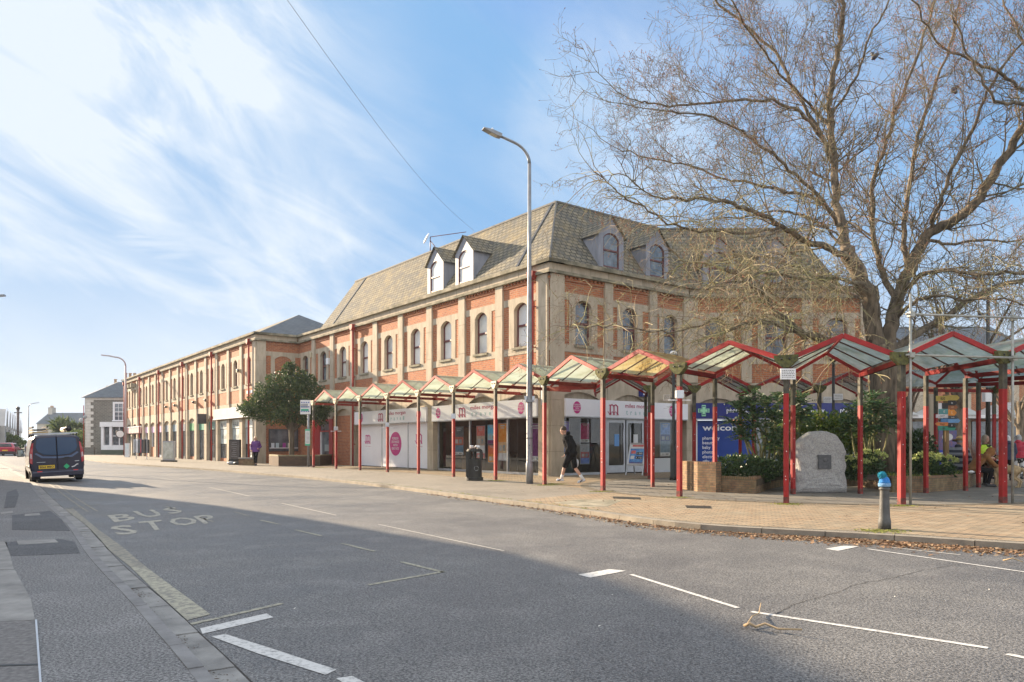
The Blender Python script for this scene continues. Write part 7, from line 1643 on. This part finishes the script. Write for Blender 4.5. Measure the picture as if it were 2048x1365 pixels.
# local y forward; nose toward +y
m.tube([(0,-.30,.52),(0,-.2,.53),(0,0,.50),(0,.2,.50),(0,.32,.53)],[.09,.125,.12,.145,.12],16,FUR); m.ball((0,-.28,.50),(.11,.1,.12),FUR,12,8); m.ball((0,.26,.47),(.115,.12,.15),FUR,12,8)
m.tube([(0,.32,.56),(0,.42,.68),(0,.47,.74)],[.09,.075,.07],12,FUR); m.ball((0,.50,.75),(.068,.085,.068),FUR,12,8); capsule(m,(0,.55,.73),(0,.66,.70),.042,.032,10,FUR)
for k in (-1,1):
    m.ball((k*.065,.47,.74),(.02,.035,.055),FUR,8,6); capsule(m,(k*.075,.26,.42),(k*.075,.24,.22),.05,.032,10,FUR); capsule(m,(k*.075,.24,.22),(k*.075,.26,.05),.030,.024,10,FUR); capsule(m,(k*.075,.27,.03),(k*.075,.32,.025),.03,.025,8,FUR)
    capsule(m,(k*.08,-.24,.46),(k*.085,-.18,.30),.085,.05,10,FUR); capsule(m,(k*.085,-.18,.30),(k*.085,-.34,.18),.045,.028,10,FUR); capsule(m,(k*.085,-.34,.18),(k*.085,-.31,.04),.026,.024,10,FUR); capsule(m,(k*.085,-.31,.03),(k*.085,-.25,.025),.03,.025,8,FUR)
m.tube([(0,-.36,.56),(0,-.44,.50),(0,-.47,.38),(0,-.45,.26)],[.035,.05,.055,.02],10,FUR); remesh(m,'body',dog,WM[dog],FUR,.011,2)
m = MB(); m.ball((0,.695,.71),.016,TRIM,8,6); [m.ball((k*.035,.565,.765),.010,TRIM,6,5) for k in (-1,1)]; m.build('nose_and_eyes', dog)
# crumpled paper on the planter edge
m = MB(); R = random.Random(5); m.ball((0,0,.03),(.1,.05,.04),LW2,9,6,.5,R); q = PX(1940,21.0,942); tag(m.build('crumpled_paper', None, frame((q.x,20.95,.42))), 'crumpled white paper lying on the planter edge beside the tan hooded man', 'paper')

# ------------------------------------------------------------------ posters in the windows
def poster(M, x, z, w, h, cols, lab, y=.24):
    t_ = thing('poster', lab, 'poster', M=M @ Matrix.Translation((x, y, z)), group=None); m = MB(); m.box(-w/2-.03,w/2+.03,.0,.02,-.03,h+.03,ALU); m.build('frame', t_)
    m = MB(); n = len(cols); zz = h; R = random.Random(int(x*50+z*9))
    for i, (fr_, c) in enumerate(cols):
        mt_ = mat('poster_%02d_%02d_%02d' % tuple(int(v*50) for v in c), c, tuple(min(1,v*1.5+.05) for v in c), scale=7, rough=.35); m.box(-w/2, w/2, -.004, 0, zz-h*fr_, zz, mt_)
        if i % 2 == 1 or n == 1: [m.box(-w*.38+w*.42*j, -w*.38+w*.42*j+w*.3, -.007, -.004, zz-h*fr_*.8, zz-h*fr_*.3, LW2 if (i+j) % 2 else mat('poster_pic',(.15,.4,.6),(.7,.5,.3),scale=12,rough=.4)) for j in (0,1)]
        zz -= h*fr_
    m.box(-w*.3, w*.3, -.006, -.004, h*.93, h*.96, LW2); m.box(-w*.22, w*.22, -.006, -.004, h*.87, h*.895, LW2); m.build('print', t_)
Rd, Bl, Or, Pu, Wh, Te, Mg = (.62,.08,.08), (.08,.35,.72), (.90,.32,.05), (.19,.035,.18), (.84,.82,.84), (.05,.35,.36), (.52,.03,.18)
poster(ML, -6.75, .75, .75, 1.25, [(.35,(.10,.12,.13)),(.3,(.5,.14,.1)),(.25,(.12,.25,.35)),(.1,Wh)], 'dark poster with a red lower half in the left window of the travel shop')
poster(ML, -5.0, .62, .62, 1.4, [(.3,(.75,.2,.17)),(.3,(.55,.42,.33)),(.25,Wh),(.15,(.6,.2,.2))], 'red and sandy holiday poster directly behind the litter bin')
poster(ML, -4.15, 1.25, .62, .8, [(.45,(.14,.52,.88)),(.35,(.35,.6,.75)),(.2,Pu)], 'bright blue holiday poster left of the seventh red post')
poster(ML, -4.12, .45, .62, .72, [(.5,(.85,.20,.08)),(.5,Or)], 'orange red poster under the blue one in the travel shop')
poster(ML, -3.38, .55, .58, 1.55, [(.5,Or),(.3,(.8,.5,.3)),(.2,Wh)], 'tall orange poster by the middle window bar of the travel shop')
poster(ML, -1.15, .55, .85, 1.5, [(.86,Pu),(.14,Wh)], 'tall dark purple poster with a pale oval behind the lamp post')
m = MB(); disc(m, -1.15, 1.25, .27, .33, .28, mat('oval_print',(.6,.5,.5),(.4,.25,.3),scale=9,rough=.5)); disc(m,-1.15,1.25,.22,.28,.277,Pu and MATS['poster_%02d_%02d_%02d' % tuple(int(v*50) for v in Pu)]); m.build('printed_oval', shop, ML)
poster(MR, .98, .62, .42, 1.5, [(.3,(.35,.3,.65)),(.4,(.05,.24,.75)),(.2,(.1,.3,.7)),(.1,Wh)], 'tall blue poster beside the corner pillar behind the walking man')
poster(MR, 2.05, 1.32, .46, .75, [(.85,Mg),(.15,Wh)], 'small wine red poster with a white blot right of the walking man')
m = MB(); disc(m, 2.05, 1.66, .13, .17, .285, LW2); m.build('printed_blot', shop, MR)
poster(MR, 2.05, .45, .46, .78, [(.4,(.5,.52,.55)),(.3,(.5,.12,.12)),(.3,(.2,.3,.65))], 'grey blue poster below the wine red one')
poster(MR, 5.85, 1.4, .42, .72, [(.5,(.6,.1,.2)),(.5,(.6,.2,.3))], 'upper pink red poster right of the shop doors')
poster(MR, 5.85, .55, .42, .75, [(.5,(.06,.2,.62)),(.3,(.2,.5,.7)),(.2,(.5,.3,.25))], 'lower blue poster right of the shop doors')
poster(MR, 6.9, .72, .62, 1.45, [(.35,(.2,.35,.65)),(.2,(.08,.12,.3)),(.35,(.15,.25,.35)),(.1,Wh)], 'tall blue cruise poster at the right end of the travel shop')
# ------------------------------------------------------------------ terrace on the near side of the street (its roofline shades the road)
EV_ = V((-2.578, 2.015, 0))*6.0
edge = [(110,977),(200,985),(420,1010),(620,1040),(820,1075),(1000,1104),(1200,1160),(1400,1240),(1600,1345)]
ep_ = []
for x, y in edge: p = GR(x, y); q = p+EV_; k = q.x/q.y; ep_.append(V((q.x, q.y, 0)))
ep_ = [V((p.x if p.x/p.y < -.72 else -.72*p.y, p.y, 0)) for p in ep_]
nb = thing('terrace_block', 'plain two storey brick block on the near side of the street', 'building', (-22, 20, 0))
m = MB(); pts = [(-60,62),(-60,-20),(-11,-20),(-12.2,6)] + [(p.x,p.y) for p in ep_[::-1]]; m.slab(pts, 0, 5.96, BRICK); m.build('wall', nb, ID)
m = MB(); m.slab([(x*1.0,y) for x,y in pts], 5.96, 6.0, CONCD); m.build('flat_roof', nb, ID)
m = MB()
for a, b in zip(ep_, ep_[1:]):
    d = (b-a); l = d.length
    if l < 1.2: continue
    d.normalize(); n_ = V((-d.y, d.x, 0)); n_ = -n_ if n_.x < 0 else n_
    for z0, z1 in ((.5,2.3),(3.4,4.9)):
        for k in range(max(1,int(l/2.6))): c = a+d*(l*(k+.5)/max(1,int(l/2.6))); m.beam(up(c-d*.6+n_*.02,(z0+z1)/2), up(c+d*.6+n_*.02,(z0+z1)/2), .06, z1-z0, PANE_F)
m.build('window', nb, ID)
# ------------------------------------------------------------------ sky, sun, air, camera
EL = radians(17.0); AZ = radians(-52.0)
Sv = V((sin(AZ)*cos(EL), cos(AZ)*cos(EL), sin(EL)))
w = bpy.data.worlds.new('World'); SC.world = w; w.use_nodes = True; nt = w.node_tree; N = nt.nodes; L = nt.links; bg = N['Background']
sky = N.new('ShaderNodeTexSky'); sky.sky_type = 'NISHITA'; sky.sun_disc = False; sky.sun_elevation = EL; sky.sun_rotation = AZ; sky.air_density = 1.0; sky.dust_density = .6; sky.ozone_density = 2.2
tc = N.new('ShaderNodeTexCoord'); sep = N.new('ShaderNodeSeparateXYZ'); L.new(tc.outputs['Generated'], sep.inputs[0])
def math_(op, a, b=None, c=None, clamp=False):
    n = N.new('ShaderNodeMath'); n.operation = op; n.use_clamp = clamp
    for i, v in enumerate((a, b, c)):
        if v is None: continue
        if isinstance(v, (int, float)): n.inputs[i].default_value = v
        else: L.new(v, n.inputs[i])
    return n.outputs[0]
def cloud(rot, scl, sc, det, lo, hi, dist=.0, seed=0.0):
    mp = N.new('ShaderNodeMapping'); mp.inputs['Rotation'].default_value = (0,radians(rot),0); mp.inputs['Location'].default_value = (seed,seed*.7,0)
    m2 = N.new('ShaderNodeMapping'); m2.inputs['Scale'].default_value = scl; L.new(tc.outputs['Generated'], mp.inputs['Vector']); L.new(mp.outputs['Vector'], m2.inputs['Vector'])
    n = N.new('ShaderNodeTexNoise'); n.inputs['Scale'].default_value = sc; n.inputs['Detail'].default_value = det; n.inputs['Roughness'].default_value = .6; n.inputs['Distortion'].default_value = dist
    L.new(m2.outputs['Vector'], n.inputs['Vector']); r = N.new('ShaderNodeMapRange'); r.interpolation_type = 'SMOOTHSTEP'; r.inputs['From Min'].default_value = lo; r.inputs['From Max'].default_value = hi; L.new(n.outputs['Fac'], r.inputs['Value']); return r.outputs['Result']
def veil(az, el, r0, r1, amt):
    "soft round patch of sky centred on a compass bearing and elevation"
    d = V((sin(radians(az))*cos(radians(el)), cos(radians(az))*cos(radians(el)), sin(radians(el))))
    n = N.new('ShaderNodeVectorMath'); n.operation = 'DOT_PRODUCT'; L.new(tc.outputs['Generated'], n.inputs[0]); n.inputs[1].default_value = d
    r = N.new('ShaderNodeMapRange'); r.interpolation_type = 'SMOOTHSTEP'; r.inputs['From Min'].default_value = cos(radians(r1)); r.inputs['From Max'].default_value = cos(radians(r0)); r.inputs['To Max'].default_value = amt; L.new(n.outputs['Value'], r.inputs['Value']); return r.outputs['Result']
c1 = cloud(-22, (1,1,1.8), 2.6, 12, .36, .72, .8, 1.3); c2 = cloud(-30, (.8,.8,3.2), 5.0, 13, .36, .74, 1.2, 4.2); c3 = cloud(0, (1,1,1.6), 1.5, 5, .38, .62, .3, 7.7)
mask = veil(-27, 24, 3, 21, 1.0)
for v in (veil(-20, 15, 2, 15, .85), veil(-13, 8, 1, 13, .7), veil(-30, 6, 1, 13, .45), veil(8, 22, 1, 10, .35), veil(20, 28, 3, 16, .18), veil(-45, 15, 5, 25, .7)): mask = math_('MAXIMUM', mask, v)
tex = math_('ADD', math_('MULTIPLY', c1, .70), math_('MULTIPLY', c2, .42)); tex = math_('MULTIPLY', tex, math_('ADD', math_('MULTIPLY', c3, .5), .55))
a = math_('MULTIPLY', tex, math_('ADD', mask, .13)); a = math_('ADD', a, math_('MULTIPLY', mask, .20))
st1 = math_('MULTIPLY', veil(-25.5, 14.2, .3, 4.5, 1.0), cloud(4, (.6,.6,7), 6, 8, .35, .6, .5, 2.2)); a = math_('MAXIMUM', a, math_('MULTIPLY', st1, .55))
hz_ = N.new('ShaderNodeMapRange'); hz_.interpolation_type = 'SMOOTHSTEP'; hz_.inputs['From Min'].default_value = .33; hz_.inputs['From Max'].default_value = -.03; hz_.inputs['To Max'].default_value = .95; L.new(sep.outputs['Z'], hz_.inputs['Value'])
fac = math_('MAXIMUM', a, hz_.outputs['Result']); fac = math_('ADD', fac, math_('MULTIPLY', a, .3), clamp=True); fac = math_('MINIMUM', fac, .93)
hs = N.new('ShaderNodeHueSaturation'); hs.inputs['Saturation'].default_value = 1.12; hs.inputs['Value'].default_value = 1.0; L.new(sky.outputs['Color'], hs.inputs['Color'])
mx = N.new('ShaderNodeMix'); mx.data_type = 'RGBA'; dk = N.new('ShaderNodeMix'); dk.data_type = 'RGBA'; dk.blend_type = 'DARKEN'; dk.inputs['Factor'].default_value = 1; dk.inputs['B'].default_value = (1.08, 2.05, 3.4, 1); L.new(hs.outputs['Color'], dk.inputs['A']); L.new(dk.outputs['Result'], mx.inputs['A'])
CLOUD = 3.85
# brighter unseen cloud overhead and behind the viewer, added to lift the shade
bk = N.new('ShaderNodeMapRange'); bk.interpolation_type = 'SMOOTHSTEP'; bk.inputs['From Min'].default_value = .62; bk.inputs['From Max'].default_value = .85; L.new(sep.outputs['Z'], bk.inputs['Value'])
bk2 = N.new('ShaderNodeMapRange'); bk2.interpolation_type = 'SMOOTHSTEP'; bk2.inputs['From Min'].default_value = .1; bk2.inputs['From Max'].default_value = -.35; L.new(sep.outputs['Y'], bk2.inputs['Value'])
fill_cloud = math_('MAXIMUM', bk.outputs['Result'], bk2.outputs['Result']); fac = math_('MAXIMUM', fac, math_('MULTIPLY', fill_cloud, .9)); 
cc = N.new('ShaderNodeMix'); cc.data_type = 'RGBA'; L.new(fill_cloud, cc.inputs['Factor']); cc.inputs['A'].default_value = (CLOUD*.90, CLOUD*.98, CLOUD*1.07, 1); cc.inputs['B'].default_value = (CLOUD*1.6, CLOUD*1.66, CLOUD*1.76, 1)
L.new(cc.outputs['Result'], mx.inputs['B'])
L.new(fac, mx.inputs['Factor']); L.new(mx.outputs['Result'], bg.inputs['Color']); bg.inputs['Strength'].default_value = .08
sl = bpy.data.lights.new('sun', 'SUN'); sl.energy = 5.0; sl.angle = radians(.6); sl.color = (1.0, .80, .57); so = bpy.data.objects.new('sun', sl); COL.objects.link(so)
so.rotation_mode = 'QUATERNION'; so.rotation_quaternion = Sv.to_track_quat('Z', 'Y')
cam = bpy.data.cameras.new('camera'); co = bpy.data.objects.new('camera', cam); COL.objects.link(co); SC.camera = co
hm = bpy.data.materials.new('air'); hm.use_nodes = True; hn = hm.node_tree; hn.nodes.remove(hn.nodes['Principled BSDF']); pv_ = hn.nodes.new('ShaderNodeVolumePrincipled')
pv_.inputs['Color'].default_value = (.80,.90,1,1); pv_.inputs['Density'].default_value = .0003; pv_.inputs['Anisotropy'].default_value = .1; hn.links.new(pv_.outputs[0], hn.nodes['Material Output'].inputs['Volume'])
m = MB(); m.box(-1300,1300,-400,1700,-1.1,24,hm); hz = m.build('haze', None, ID, uv=False, kind='stuff'); tag(hz, 'thin pale winter haze filling the air over the street', 'haze')
co.location = (0,0,HC); co.rotation_euler = (pi/2,0,0); cam.sensor_width = 36; cam.lens = F/2048*36; cam.shift_y = (HZ-682.5)/2048; cam.clip_end = 4000; cam.clip_start = .05
SC.view_settings.view_transform = 'Standard'; SC.view_settings.look = 'None'; SC.view_settings.exposure = 1.66; SC.view_settings.gamma = 1
try: SC.cycles.max_bounces = 6; SC.cycles.transparent_max_bounces = 12; SC.cycles.diffuse_bounces = 3; SC.cycles.glossy_bounces = 3
except Exception: pass
